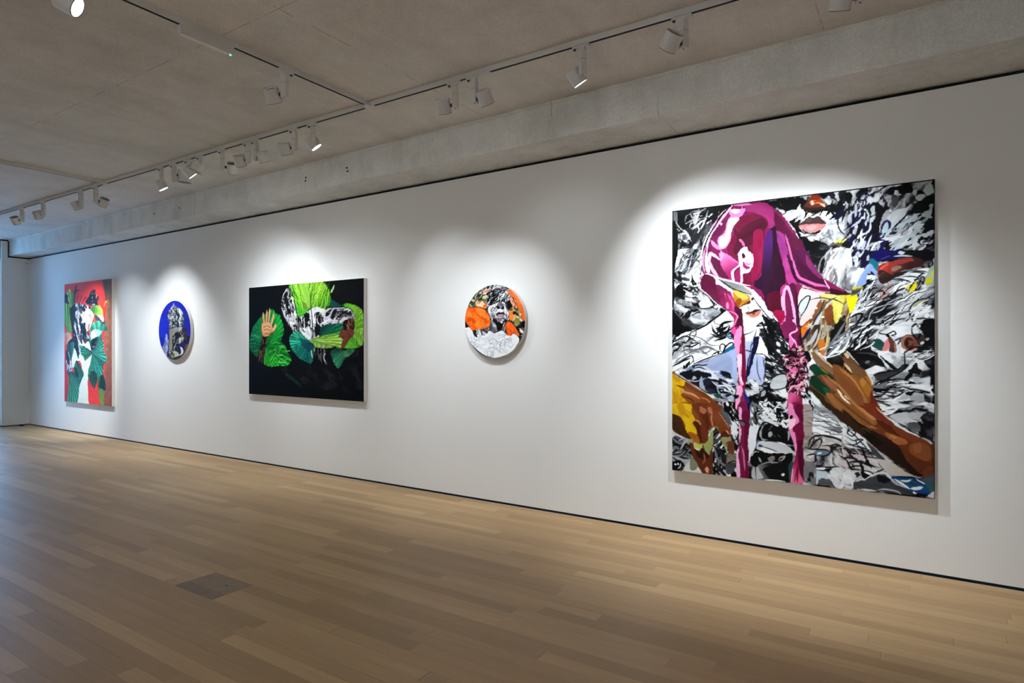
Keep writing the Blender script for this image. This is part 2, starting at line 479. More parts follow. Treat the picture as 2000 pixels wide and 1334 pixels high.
def paint_big(W, H, ss=2):
    c = Canvas(-1.775, .082, .546, 2.757, W, H, ss=ss)
    k = 8.339
    A1, A2, A3 = (1300, 340, k), (1470, 340, k), (1650, 340, k)
    B1, B2, B3 = (1300, 490, k), (1470, 490, k), (1650, 490, k)
    C1, C2, C3 = (1300, 640, k), (1470, 640, k), (1650, 640, k)
    D1, D2, D3 = (1300, 790, k), (1470, 790, 7.844), (1650, 790, 7.022)
    OV = (1290, 340, 1.991)
    # ------------------------------------------------ ground of ink and white
    c.T(*OV)
    c.marble([(30, 120), (1090, 0), (1090, 1290), (30, 1190)], MID, 20, 2, .018, smooth=False)
    # upper left feather passage
    c.marble([(40, 140), (295, 105), (222, 172), (178, 270), (163, 372), (155, 430), (195, 500), (290, 535), (200, 562), (120, 612), (40, 655)], DARK, -62, 2.6, .026, 1.8, seed=31)
    c.T(*A1)
    c.fill([(110, 610), (1090, 490), (1010, 600), (840, 740), (760, 830), (690, 780), (730, 690), (560, 720), (470, 640), (330, 640), (330, 860), (200, 900), (110, 740)], K, var=10, f=.02, col2=G0, th=.62)
    c.marble([(350, 880), (560, 900), (690, 780), (770, 800), (700, 960), (610, 1150), (560, 1340), (230, 1340), (260, 1200), (420, 1130)], [(0, G0), (.3, G1), (.55, G2), (.8, G3), (1, WH)], -65, 4, .03, 1.0, seed=5)
    c.marble([(180, 960), (330, 930), (400, 1080), (300, 1180), (190, 1110)], DARK, 30, 2, .05, 1.4, seed=8)
    c.fill([(105, 610), (180, 615), (185, 780), (165, 900), (120, 900)], G2, var=26, ang=90, f=.06)
    c.fill([(110, 800), (180, 840), (190, 1340), (110, 1340)], K, var=8)
    c.stroke([(165, 780), (240, 890), (325, 925), (345, 1000), (430, 1110)], 5, G4)
    c.stroke([(170, 830), (260, 900), (320, 910)], 4, G3)
    c.stroke([(470, 690), (510, 730), (560, 660)], 5, G4)
    c.stroke([(340, 660), (400, 650), (430, 700), (500, 720)], 6, G3)
    c.stroke([(380, 640), (470, 600), (560, 620), (650, 600)], 9, G2)
    c.stroke([(500, 800), (540, 900), (520, 960)], 6, G4)
    c.stroke([(550, 1020), (580, 1130), (600, 1180)], 5, K)
    c.stroke([(540, 1060), (640, 900), (700, 860)], 6, G1)
    c.stroke([(640, 1000), (600, 1100)], 8, G4)
    c.stroke([(980, 570), (880, 680), (840, 720)], 7, WH)
    c.stroke([(870, 590), (850, 700)], 9, G2)
    c.specks([(400, 560), (800, 560), (760, 760), (420, 860)], 26, 60, 6, [K, G2, G3, WH], -40, 40, 4)
    # B1: left edge, feathers below
    c.T(*B1)
    c.marble([(110, 0), (600, 0), (560, 330), (560, 420), (430, 390), (180, 380), (120, 330)], [(0, K), (.2, G1), (.4, G3), (.7, G4), (1, WH)], -58, 5, .035, .9, seed=21)
    c.marble([(130, 360), (430, 390), (540, 430), (600, 640), (720, 800), (860, 940), (700, 990), (450, 900), (150, 760)], [(0, K), (.4, G0), (.55, G1), (.7, G2), (.9, G4), (1, WH)], 35, 2, .035, 1.7, seed=44)
    c.marble([(160, 880), (240, 780), (460, 900), (640, 930), (900, 990), (760, 1110), (560, 1230), (400, 1300), (240, 1150), (150, 1010)], [(0, G0), (.22, G1), (.42, G2), (.75, G3), (1, G4)], 30, 2.4, .03, 1.2, seed=17)
    c.fill([(105, 0), (190, 0), (150, 300), (140, 500), (150, 760), (110, 900)], K, var=6)
    c.fill([(105, 980), (160, 1010), (260, 1180), (420, 1290), (300, 1345), (105, 1345)], K, var=6)
    c.fill([(200, 560), (330, 580), (320, 700), (230, 760), (160, 700)], K, var=10)
    c.fill([(430, 440), (510, 560), (500, 600), (420, 520)], K, var=10)
    c.fill([(530, 860), (640, 790), (750, 850), (700, 930), (600, 930)], G4, var=14)
    c.stroke([(460, 900), (600, 945), (760, 930), (830, 960)], 6, G0)
    for q in ([(250, 60), (200, 260)], [(300, 40), (270, 120), (330, 180)], [(140, 460), (250, 520)], [(330, 700), (470, 740), (600, 700)], [(380, 820), (440, 900)], [(300, 800), (420, 890)], [(640, 1080), (720, 1100)]):
        c.stroke(q, 7, WH)
    for q in ([(210, 240), (240, 160), (290, 70), (260, 20)], [(300, 60), (360, 110), (420, 130)], [(420, 380), (440, 460), (400, 520)], [(560, 640), (620, 700), (720, 760), (800, 860)], [(490, 130), (550, 200), (540, 300)], [(160, 1020), (260, 1160), (420, 1270)]):
        c.stroke(q, 5, K)
    c.specks([(200, 900), (360, 900), (540, 1020), (360, 1100), (200, 1000)], 14, 34, 9, [K, G0], -20, 40, 9)
    c.specks([(300, 560), (560, 600), (600, 760), (400, 760)], 34, 60, 5, [K, WH, G3], 30, 40, 12)
    c.specks([(230, 20), (560, 20), (520, 340), (240, 330)], 40, 70, 3, [G1, WH, G2], -50, 25, 15)
    # ------------------------------------------------ lips head, top centre
    c.T(*A2)
    c.fill([(230, 450), (870, 360), (900, 420), (820, 560), (900, 650), (760, 820), (830, 950), (980, 1060), (1200, 1110), (1230, 1345), (900, 1345), (760, 1030), (560, 720), (400, 540)], K, var=7)
    c.marble([(980, 640), (1180, 560), (1290, 600), (1160, 330), (1520, 270), (1520, 1000), (1300, 1110), (1180, 1120), (1000, 1050), (930, 1010), (1080, 930), (1200, 830), (1100, 700)], [(0, G2), (.2, G3), (.45, G4), (1, WH)], 40, 1.6, .03, 1.5, seed=3)
    c.fill([(1160, 320), (1340, 300), (1350, 400), (1420, 440), (1400, 300), (1520, 270), (1520, 440), (1470, 480), (1330, 420), (1250, 360)], G0, var=25, f=.05)
    c.fill([(810, 350), (890, 345), (885, 420), (830, 390)], G3)
    c.fill([(1000, 700), (920, 690), (1000, 610), (1150, 570), (1280, 590), (1240, 640), (1100, 700)], WH, var=6)
    c.specks([(960, 560), (1300, 520), (1300, 640), (1180, 600)], 14, 70, 9, [K, K, G1], -25, 20, 3)
    c.stroke([(430, 580), (500, 610), (480, 630)], 12, G4)
    c.specks([(520, 660), (680, 640), (690, 700), (540, 710)], 16, 60, 10, [WH, G4, G3], -25, 30, 6)
    c.specks([(700, 610), (830, 590), (840, 690), (760, 690)], 12, 60, 10, [WH, G4, G3], -60, 30, 7)
    c.stroke([(450, 460), (470, 520)], 5, G2)
    # nose
    c.grad([(960, 350), (1060, 330), (1110, 400), (1190, 500), (1160, 570), (1030, 540), (960, 590), (860, 610), (815, 540), (900, 420)], (860, 560), (70, 45, 38), (1060, 340), (158, 70, 40), var=14)
    c.fill([(965, 350), (1060, 335), (1090, 390), (1030, 430), (975, 430)], (140, 50, 25), var=14)
    c.fill([(955, 430), (1100, 420), (1190, 500), (1175, 530), (1080, 480), (960, 490)], (214, 128, 86), var=20)
    c.fill([(990, 440), (1110, 410), (1160, 470), (1080, 455), (1010, 470)], (160, 70, 35), var=14)
    c.stroke([(960, 430), (980, 470), (960, 490)], 10, (240, 210, 180))
    c.stroke([(1090, 480), (1150, 500), (1180, 530)], 7, (250, 215, 190))
    c.fill([(840, 540), (1000, 540), (1170, 520), (1160, 570), (1020, 590), (860, 610)], (58, 38, 33), var=14)
    c.fill([(1090, 330), (1180, 320), (1230, 360), (1150, 400)], K)
    # lips
    c.fill([(745, 830), (830, 760), (930, 690), (985, 705), (1070, 685), (1140, 740), (1205, 810), (1100, 830), (980, 810), (850, 815), (770, 850)], (74, 52, 52), var=16, ang=80)
    c.fill([(860, 740), (930, 710), (960, 760), (900, 790)], (110, 84, 82), var=8, al=.7)
    c.fill([(755, 845), (860, 815), (980, 805), (1100, 815), (1195, 820), (1130, 900), (1010, 950), (890, 940), (800, 890)], (216, 140, 140), var=16, ang=70, col2=(190, 108, 110), th=.58)
    c.fill([(880, 850), (1000, 840), (1080, 850), (1000, 900), (900, 900)], (236, 170, 168), var=10, al=.8)
    c.fill([(800, 900), (900, 948), (1010, 955), (1130, 905), (1060, 975), (930, 985), (850, 960)], K, var=5)
    c.stroke([(1215, 850), (1240, 800), (1290, 770), (1270, 820), (1220, 850)], 2, G2)
    c.stroke([(1500, 570), (1430, 650), (1390, 740), (1400, 860), (1460, 950), (1510, 985)], 6, (25, 25, 50))
    c.specks([(1340, 480), (1420, 480), (1460, 620), (1350, 660)], 9, 80, 13, [(20, 20, 50), K], 100, 25, 5)
    c.specks([(820, 960), (1000, 1010), (1100, 1060), (900, 1050)], 12, 60, 9, [G3, G2, WH], 25, 30, 8)
    c.fill([(1290, 1150), (1380, 1080), (1520, 1040), (1500, 1110), (1370, 1120)], (206, 212, 96), var=16)
    c.fill([(1230, 1180), (1330, 1130), (1480, 1120), (1400, 1210), (1300, 1345), (1220, 1260)], (112, 96, 92), var=24, col2=K, th=.6)
    c.fill([(940, 1210), (1200, 1150), (1260, 1340), (930, 1340)], K, var=14, col2=G1, th=.63, f=.05)
    # ------------------------------------------------ blue-black splatter, top right
    c.T(*A3)
    c.marble([(120, 260), (600, 190), (1490, 70), (1490, 1345), (160, 1345), (150, 1100), (90, 900), (180, 620), (90, 430)], [(0, K), (.42, K), (.5, (30, 30, 55)), (.6, G1), (.72, G3), (1, WH)], -58, 2.4, .035, 1.6, seed=12)
    c.marble([(120, 270), (330, 250), (280, 330), (420, 340), (460, 430), (430, 560), (200, 610), (100, 420)], PALE, -55, 2, .03, 1.2, seed=5)
    c.marble([(0, 560), (80, 520), (160, 600), (90, 780), (60, 1000), (0, 990)], [(0, G2), (.3, G3), (.6, G4), (1, WH)], 80, 3, .03, 1, seed=6)
    c.fill([(0, 300), (80, 285), (135, 350), (90, 470), (30, 450), (0, 390)], K, var=6)
    c.stroke([(75, 460), (75, 600), (70, 760)], 8, G0)
    c.fill([(0, 600), (110, 520), (165, 600), (90, 590)], G0)
    c.fill([(740, 240), (1110, 130), (1120, 260), (1060, 320), (920, 330), (860, 260)], K, var=6)
    c.marble([(640, 330), (900, 340), (1100, 300), (1180, 460), (1000, 640), (860, 840), (760, 900), (760, 600), (700, 460)], [(0, G0), (.2, G1), (.4, G2), (.65, G3), (1, G4)], -50, 2, .03, 1.5, seed=26)
    c.fill([(760, 640), (1000, 540), (1100, 480), (980, 660), (860, 830), (750, 920)], (196, 202, 204), var=22, ang=-50, f=.05)
    c.fill([(770, 350), (860, 340), (890, 450), (830, 540), (760, 480)], G1, var=22)
    c.marble([(1100, 130), (1400, 90), (1300, 240), (1210, 260), (1110, 230)], [(0, G0), (.5, G1), (1, G3)], -30, 2, .05, 1.4, seed=7)
    c.fill([(1275, 260), (1350, 180), (1440, 110), (1450, 330), (1370, 360), (1290, 290)], (190, 203, 198), var=12)
    c.fill([(1420, 130), (1490, 90), (1490, 220), (1440, 180)], K)
    c.fill([(1160, 360), (1280, 320), (1330, 380), (1200, 430)], (190, 200, 200), var=14)
    c.fill([(1280, 390), (1470, 310), (1480, 480), (1300, 440)], (20, 26, 24))
    c.fill([(1380, 500), (1450, 500), (1420, 640), (1430, 720), (1270, 690), (1260, 650), (1390, 570)], (168, 180, 178), var=16, rough=3)
    c.fill([(1130, 480), (1370, 500), (1260, 640), (1270, 740), (1470, 740), (1470, 900), (1330, 950), (1270, 800), (1160, 650)], (16, 17, 26), var=8, rough=4)
    c.fill([(380, 640), (480, 470), (640, 520), (640, 640), (560, 900), (540, 1000), (300, 960), (340, 860), (400, 800)], (14, 13, 14), var=8, rough=4)
    c.fill([(420, 570), (450, 500), (495, 560), (500, 700), (440, 790), (400, 740), (440, 640)], (190, 204, 202), var=14, rough=2)
    c.fill([(640, 640), (700, 580), (720, 650), (670, 750), (600, 860), (570, 900), (600, 780)], (170, 172, 182), var=18, rough=2)
    c.fill([(600, 950), (640, 830), (700, 780), (720, 860), (680, 940)], (176, 200, 208), var=12)
    c.stroke([(590, 960), (620, 830), (690, 760), (735, 800), (730, 930)], 9, (35, 30, 80))
    for q in ([(560, 1060), (700, 960), (740, 1040), (700, 1120), (620, 1200), (720, 1220), (900, 1230), (880, 1345), (480, 1345), (480, 1180)],):
        c.fill(q, (26, 20, 92), var=14, rough=5, col2=(30, 28, 44), th=.62, f=.04)
    c.specks([(90, 620), (420, 640), (360, 1345), (160, 1345), (120, 900)], 60, 120, 9, [(28, 24, 70), (20, 18, 40), K], -68, 25, 33)
    c.specks([(100, 640), (380, 620), (420, 1000), (560, 1100), (460, 1345), (200, 1345)], 40, 55, 9, [WH, G4, (190, 196, 215), G3], -65, 25, 34)
    c.specks([(740, 930), (1160, 700), (1260, 860), (1050, 1000), (820, 1050)], 26, 80, 11, [(186, 200, 204), G3, G4, (120, 128, 136)], -32, 22, 35)
    c.specks([(700, 1180), (900, 1040), (1200, 990), (1100, 1200), (900, 1240)], 14, 70, 11, [G3, G4, (186, 200, 204)], -35, 22, 38)
    for q in ([(900, 1150), (960, 1060), (1080, 1000), (1160, 985)], [(1250, 990), (1350, 985), (1450, 910)], [(1110, 850), (1200, 870), (1260, 840)], [(1170, 830), (1250, 780)]):
        c.stroke(q, 17, (184, 198, 200))
    for x, y, r in ((1165, 1150, 14), (1285, 1180, 16), (1080, 1208, 16), (1245, 1230, 12), (1275, 1100, 14), (1340, 1110, 12), (1160, 1075, 14), (1310, 1305, 12), (1265, 150, 7), (1330, 130, 6), (590, 325, 7)):
        c.stroke([(x - 12, y + 8), (x + 12, y - 8)], r, (205, 208, 214), False)
    c.specks([(1180, 1050), (1460, 1050), (1460, 1340), (1000, 1340)], 10, 40, 9, [G1, G2], -30, 30, 61)
    for q in ([(290, 460), (350, 340), (300, 300), (240, 400), (330, 420), (390, 340)], [(380, 560), (470, 470), (520, 500)], [(560, 280), (640, 210), (720, 180)], [(140, 780), (220, 750), (330, 600), (350, 720), (320, 780)], [(760, 920), (900, 780), (1140, 540)], [(330, 250), (400, 340), (480, 300), (560, 280)], [(250, 380), (210, 400), (240, 330), (320, 290)]):
        c.stroke(q, 7, (24, 22, 58))
    # ------------------------------------------------ beard / right shoulder of the top head
    c.T(*B3)
    c.marble([(0, 0), (170, 0), (130, 200), (80, 380), (0, 480)], [(0, G3), (.3, G4), (1, WH)], 70, 4, .03, .8, seed=2)
    c.marble([(0, 330), (150, 260), (320, 270), (200, 570), (0, 640)], [(0, G2), (.25, G3), (.5, G4), (1, WH)], 120, 3, .03, .8, seed=4)
    c.T(*B2)
    c.marble([(1260, 0), (1510, 0), (1510, 660), (1280, 600), (1150, 380), (1230, 200)], [(0, (110, 104, 104)), (.25, G3), (.5, G4), (1, WH)], 100, 5, .04, .7, seed=9)
    c.fill([(1250, 30), (1380, 20), (1330, 120), (1280, 190), (1210, 240), (1250, 130)], (150, 140, 138), var=26, rough=4)
    c.fill([(930, 0), (1250, 0), (1240, 120), (1170, 260), (1160, 380), (1080, 330), (1020, 200)], (22, 22, 24), var=12, col2=G1, th=.66, f=.05, rough=3)
    c.specks([(1180, 200), (1330, 100), (1320, 560), (1210, 420)], 26, 110, 8, [G2, WH, G3, (150, 140, 138)], 105, 18, 13)
    # ------------------------------------------------ red mouth, sky blue patch, yellow dabs on the right
    c.T(*B3)
    c.fill([(470, 0), (920, 0), (1130, 80), (900, 120), (700, 160), (560, 180), (430, 120)], (28, 20, 98), var=14, rough=4, col2=K, th=.6)
    c.fill([(850, 0), (1480, 0), (1480, 110), (1400, 150), (1130, 100)], K, var=6, rough=3)
    c.marble([(140, 0), (460, 0), (440, 130), (330, 270), (230, 280), (140, 220)], [(0, (24, 22, 60)), (.42, (20, 18, 45)), (.5, G2), (.65, (200, 208, 228)), (1, WH)], -70, 3, .05, 1.2, seed=77)
    c.stroke([(800, 90), (960, 80), (1110, 90)], 7, (190, 200, 210))
    c.stroke([(590, 140), (740, 80)], 7, (110, 110, 190))
    c.fill([(900, 0), (980, 20), (930, 60), (880, 30)], (210, 214, 226))
    c.fill([(430, 130), (540, 180), (560, 250), (530, 320), (480, 300), (420, 220)], (30, 120, 140), var=14)
    c.fill([(350, 270), (430, 210), (500, 300), (540, 340), (530, 450), (400, 540), (190, 575), (260, 420)], (150, 176, 218), var=18, ang=-60, col2=(196, 214, 238), th=.58)
    c.fill([(360, 420), (450, 370), (510, 420), (480, 480), (400, 490)], (222, 230, 240), var=10)
    c.fill([(375, 375), (430, 365), (440, 330), (500, 400), (440, 385), (390, 400)], K, var=4)
    c.fill([(360, 520), (370, 470), (420, 470), (390, 525)], K, var=4)
    c.grad([(540, 290), (600, 220), (690, 185), (820, 160), (960, 105), (1120, 100), (1280, 150), (1270, 250), (1060, 300), (900, 350), (760, 480), (640, 540), (570, 500)], (620, 230), (196, 74, 62), (1000, 300), (66, 36, 34), var=22)
    c.fill([(545, 300), (600, 225), (690, 185), (720, 220), (640, 280), (580, 330)], (214, 92, 84), var=14)
    c.fill([(720, 230), (850, 160), (1060, 110), (1130, 160), (960, 200), (780, 250)], (150, 58, 54), var=20, rough=3)
    c.fill([(560, 330), (640, 320), (760, 400), (740, 490), (620, 540), (560, 470)], (62, 42, 38), var=20, col2=(120, 78, 70), th=.6, f=.06)
    c.fill([(760, 280), (860, 240), (930, 270), (840, 320), (770, 330)], (150, 116, 106), var=18)
    c.stroke([(540, 320), (600, 240), (690, 200)], 3, K)
    c.fill([(740, 400), (960, 330), (1040, 350), (860, 420), (760, 480)], (40, 36, 32), var=12, rough=4)
    c.marble([(760, 480), (960, 390), (1100, 330), (1380, 270), (1400, 350), (1240, 460), (1080, 560), (900, 660), (760, 700), (730, 620)], [(0, G3), (.12, G4), (.25, WH), (1, WH)], -25, 3, .02, .8, seed=8)
    for q in ([(760, 470), (900, 460), (1060, 500)], [(960, 420), (1120, 420), (1240, 450)], [(1060, 350), (1200, 350), (1320, 370)], [(1100, 330), (1240, 330), (1360, 350)], [(820, 490), (1000, 480), (1100, 520)]):
        c.stroke(q, 5, G0)
    c.fill([(1290, 210), (1340, 150), (1430, 150), (1440, 230), (1380, 280), (1300, 250)], (120, 112, 112), var=24, col2=G0, th=.6)
    c.stroke([(1290, 210), (1340, 150), (1420, 150), (1445, 220), (1400, 270), (1370, 220), (1400, 190)], 5, K)
    c.fill([(1380, 300), (1475, 250), (1475, 600), (1380, 600), (1330, 480)], (170, 190, 180), var=20)
    c.fill([(1420, 340), (1475, 310), (1465, 380), (1430, 390)], (214, 214, 70), var=14)
    c.fill([(1320, 480), (1420, 420), (1430, 500), (1360, 550), (1310, 520)], (214, 206, 40), var=16)
    c.fill([(455, 740), (520, 690), (640, 610), (800, 530), (740, 640), (720, 740), (600, 810), (480, 810)], (196, 160, 156), var=18, col2=(150, 120, 118), th=.6)
    c.fill([(450, 760), (480, 700), (570, 720), (560, 790)], WH, var=8)
    c.stroke([(640, 680), (650, 700)], 10, K, False)
    c.stroke([(520, 680), (620, 650), (600, 670)], 6, K)
    c.stroke([(440, 770), (500, 830), (620, 790), (780, 730), (900, 740)], 7, K)
    c.stroke([(760, 720), (900, 640), (1010, 600)], 7, K)
    c.fill([(1010, 620), (1050, 550), (1080, 570), (1050, 630)], (230, 216, 50), var=14)
    c.fill([(1050, 690), (1090, 590), (1140, 510), (1190, 560), (1130, 660), (1090, 690)], (238, 222, 40), var=16)
    for q in ([(1030, 700), (1090, 570), (1180, 460), (1260, 380), (1320, 370)], [(1190, 600), (1230, 520), (1250, 430), (1300, 440), (1290, 520), (1230, 560)], [(1130, 470), (1220, 470), (1300, 560)], [(1060, 700), (1160, 680), (1260, 560)]):
        c.stroke(q, 6, G0)
    c.marble([(260, 650), (470, 820), (740, 740), (1010, 690), (1240, 640), (1475, 580), (1475, 1100), (1200, 1200), (900, 1200), (500, 1345), (0, 1345), (40, 1200), (100, 1050), (200, 870)], [(0, K), (.16, G0), (.3, G2), (.5, G3), (.75, G4), (1, WH)], -36, 5, .035, .9, seed=41)
    c.marble([(560, 1160), (900, 900), (1100, 860), (1180, 1150), (900, 1345), (480, 1345)], [(0, G1), (.2, G3), (.45, G4), (1, WH)], -34, 5, .035, .8, seed=47)
    c.specks([(240, 640), (1240, 640), (1250, 1000), (600, 1330), (60, 1330), (60, 1100)], 70, 110, 4, [K, K, G0, G3, WH], -34, 16, 51)
    for q in ([(560, 1210), (760, 1080), (900, 960)], [(240, 1330), (420, 1200), (560, 1200), (700, 1120)], [(560, 1310), (760, 1200), (860, 1130), (1000, 1100)]):
        c.stroke(q, 6, K)
    c.fill([(420, 1180), (500, 1080), (525, 1130), (500, 1200), (420, 1230)], (36, 34, 36), rough=3)
    c.fill([(90, 1160), (130, 1090), (220, 1030), (280, 1060), (240, 1130), (170, 1180)], (130, 130, 130), var=26, f=.08)
    c.stroke([(80, 1110), (180, 1040), (280, 1030), (260, 1110), (170, 1200)], 8, K)
    c.specks([(200, 640), (470, 560), (420, 780), (300, 900), (180, 960)], 44, 70, 7, [K, K, WH, G3, G4], -52, 22, 52)
    c.fill([(0, 740), (130, 720), (220, 740), (180, 900), (100, 1020), (30, 1000), (0, 900)], (226, 216, 60), var=20, ang=80, col2=(240, 232, 60), th=.5)
    c.fill([(50, 840), (120, 760), (190, 800), (150, 940), (100, 1010)], (246, 240, 20), var=8)
    c.fill([(110, 700), (150, 590), (300, 600), (220, 690), (120, 740)], (212, 200, 60), var=30, col2=G1, th=.6, ang=-20)
    c.fill([(1145, 900), (1200, 840), (1310, 800), (1270, 850), (1170, 910)], (176, 184, 96), var=14)
    for q in ([(1060, 980), (1090, 900), (1180, 820), (1340, 770), (1430, 800)], [(1100, 1000), (1160, 1100), (1300, 1100), (1400, 1080)], [(1080, 990), (1150, 980), (1220, 920), (1280, 940), (1250, 1000), (1180, 1000)], [(1200, 900), (1320, 860), (1400, 890)], [(1060, 980), (1080, 1080), (1140, 1170)]):
        c.stroke(q, 6, G0)
    c.fill([(1080, 1010), (1180, 970), (1300, 950), (1290, 1010), (1160, 1060)], K, rough=4)
    c.specks([(1140, 940), (1280, 900), (1400, 980), (1200, 1060)], 14, 60, 8, [WH, G4], -30, 50, 19)
    c.fill([(1300, 1060), (1360, 1015), (1395, 1060), (1350, 1100)], WH, var=8); c.fill([(1400, 1080), (1440, 1040), (1475, 1070), (1450, 1110)], WH, var=8)
    c.fill([(1260, 1190), (1300, 1130), (1475, 1110), (1475, 1345), (1260, 1345), (1220, 1260)], K, var=5, rough=3)
    c.marble([(900, 1180), (1160, 1170), (1240, 1345), (700, 1345)], [(0, G2), (.2, G4), (1, WH)], -20, 3, .03, 1, seed=1)
    c.stroke([(1090, 1345), (1100, 1250), (1180, 1200), (1240, 1345)], 8, G0)
    c.stroke([(1190, 1190), (1240, 1345)], 7, WH)
    # ------------------------------------------------ right side below: head on its side, ear, mouth
    c.T(*C3)
    c.marble([(0, 0), (380, 0), (400, 230), (250, 260), (100, 360), (0, 280)], [(0, K), (.25, G0), (.42, G2), (.65, G3), (1, WH)], -40, 5, .035, .9, seed=63)
    c.marble([(330, 0), (1120, 0), (1190, 180), (940, 160), (900, 420), (560, 400), (450, 390), (400, 220)], [(0, G1), (.14, G3), (.3, G4), (1, WH)], -20, 3, .025, 1, seed=64)
    c.stroke([(730, 0), (580, 60), (590, 100), (700, 110), (800, 60), (840, 110), (760, 130), (830, 150)], 5, G0)
    c.fill([(0, 270), (120, 330), (250, 270), (400, 250), (450, 380), (560, 420), (700, 600), (690, 660), (500, 620), (340, 690), (200, 560), (60, 400), (0, 400)], (20, 20, 21), var=12, ang=25, f=.04, col2=(48, 48, 50), th=.62)
    c.stroke([(130, 375), (230, 310), (320, 240), (390, 260)], 10, WH); c.stroke([(110, 310), (180, 200), (260, 180)], 8, G3)
    c.specks([(0, 0), (330, 0), (380, 220), (100, 280), (0, 240)], 36, 110, 5, [K, G0, WH], -45, 22, 66)
    c.stroke([(360, 570), (390, 560)], 12, G2, False)
    c.stroke([(200, 420), (400, 420), (560, 480)], 7, G1); c.stroke([(240, 350), (420, 340)], 8, G1)
    c.fill([(470, 210), (570, 190), (650, 260), (610, 380), (520, 350), (450, 300), (500, 260)], (34, 78, 72), var=16)
    c.fill([(610, 390), (650, 270), (720, 160), (750, 190), (740, 300), (680, 390)], (214, 130, 134), var=16)
    c.fill([(710, 150), (760, 160), (830, 260), (845, 400), (730, 390), (745, 280)], (92, 60, 50), var=20)
    c.fill([(800, 250), (840, 290), (850, 400), (820, 400)], (180, 130, 116), al=.8)
    c.stroke([(700, 130), (720, 140)], 11, K, False)
    c.stroke([(890, 190), (910, 200), (890, 250), (860, 280)], 6, G1)
    c.fill([(935, 330), (940, 190), (1000, 120), (1080, 120), (1150, 170), (1200, 210), (1190, 320), (1120, 390), (1040, 395)], (122, 74, 60), var=18)
    c.stroke([(1140, 180), (1050, 140), (980, 170), (950, 270), (1000, 360), (1100, 380), (1170, 320)], 11, (170, 112, 94))
    c.stroke([(1120, 220), (1060, 180), (1000, 220), (1010, 300), (1080, 320), (1130, 260)], 12, (70, 40, 32))
    c.stroke([(960, 330), (1010, 385), (1100, 385), (1190, 340)], 5, (232, 200, 190))
    c.fill([(1000, 230), (1040, 220), (1050, 280), (1010, 280)], (44, 26, 22))
    c.fill([(1180, 200), (1240, 130), (1310, 150), (1280, 250), (1210, 290)], (66, 46, 40), var=18)
    c.fill([(1230, 0), (1480, 0), (1480, 600), (1400, 600), (1260, 520), (1270, 430), (1190, 370), (1290, 260), (1310, 140)], (20, 21, 22), var=10, col2=G1, th=.7, rough=5)
    c.stroke([(1090, 0), (1110, 100), (1190, 190), (1240, 120), (1290, 110)], 6, K); c.stroke([(1200, 0), (1270, 110)], 9, WH)
    c.fill([(1370, 470), (1385, 410), (1410, 470)], WH); c.stroke([(1350, 190), (1365, 185)], 9, G3, False); c.stroke([(1255, 260), (1275, 245)], 10, G4, False)
    c.marble([(540, 400), (920, 410), (1200, 390), (1290, 560), (1390, 700), (1400, 960), (1160, 960), (900, 1000), (480, 960), (520, 860), (700, 700)], [(0, G0), (.1, G2), (.25, G3), (.5, G4), (1, WH)], -15, 2.2, .02, 1.2, seed=70)
    c.specks([(1180, 390), (1280, 440), (1300, 560), (1160, 470)], 18, 90, 6, [K, WH, G3], -15, 20, 71)
    c.fill([(550, 420), (600, 470), (860, 660), (900, 700), (820, 700), (690, 600)], K, rough=2)
    c.fill([(470, 780), (620, 720), (800, 690), (900, 660), (1000, 600), (1060, 620), (950, 700), (760, 800), (560, 860)], (66, 66, 68), var=26, rough=3, col2=K, th=.6)
    c.fill([(750, 480), (790, 455), (850, 480), (840, 520), (790, 530)], G3, var=10); c.fill([(780, 560), (860, 500), (960, 560), (940, 640), (830, 640)], G3, var=14, al=.8)
    c.stroke([(980, 390), (985, 560), (960, 680), (850, 760), (700, 830)], 7, G0)
    c.stroke([(470, 790), (700, 720), (860, 700), (960, 610), (1060, 620)], 5, K); c.stroke([(600, 880), (620, 960), (690, 850), (900, 720)], 5, K)
    c.fill([(1030, 710), (1110, 640), (1160, 575), (1190, 590), (1200, 650), (1255, 700), (1230, 750), (1100, 740)], (24, 24, 25), var=10, rough=3)
    c.stroke([(1110, 720), (1050, 800), (980, 860)], 15, K); c.fill([(1110, 810), (1210, 810), (1220, 850), (1140, 870)], G3)
    c.fill([(1060, 890), (1160, 890), (1060, 960), (960, 980)], K, rough=3)
    c.marble([(470, 960), (1440, 960), (1440, 1345), (560, 1345), (500, 1200)], [(0, K), (.2, G0), (.32, G2), (.5, G3), (.75, G4), (1, WH)], 0, 4, .035, 1.2, seed=72)
    c.fill([(790, 1060), (1000, 1040), (1100, 1110), (1000, 1180), (800, 1180), (700, 1150)], (190, 194, 196), var=20)
    c.fill([(1100, 1080), (1270, 1080), (1280, 1230), (1080, 1240)], (172, 176, 178), var=24)
    c.fill([(720, 1270), (900, 1240), (1020, 1300), (1000, 1345), (690, 1345)], (200, 204, 206), var=18)
    c.fill([(1020, 1050), (1320, 1030), (1380, 1080), (1160, 1060), (1080, 1110), (1020, 1090)], K, rough=4)
    for q in ([(480, 1060), (620, 1040), (760, 1060), (900, 1040), (1100, 1010), (1380, 1050)], [(500, 1000), (700, 990), (900, 990), (1060, 1000)], [(470, 1120), (620, 1090), (780, 1090)], [(540, 1200), (700, 1210), (800, 1160), (760, 1120)], [(560, 1300), (680, 1290), (760, 1240)]):
        c.stroke(q, 8, K)
    c.specks([(470, 900), (900, 900), (860, 1100), (480, 1120)], 36, 100, 7, [K, K, WH, G2], -8, 15, 73)
    c.fill([(1400, 640), (1480, 600), (1480, 1345), (1440, 1345), (1440, 960), (1380, 930), (1390, 720)], (18, 18, 19), rough=5)
    # ------------------------------------------------ centre right: beige robe, orange and yellow streaks
    c.T(*B2)
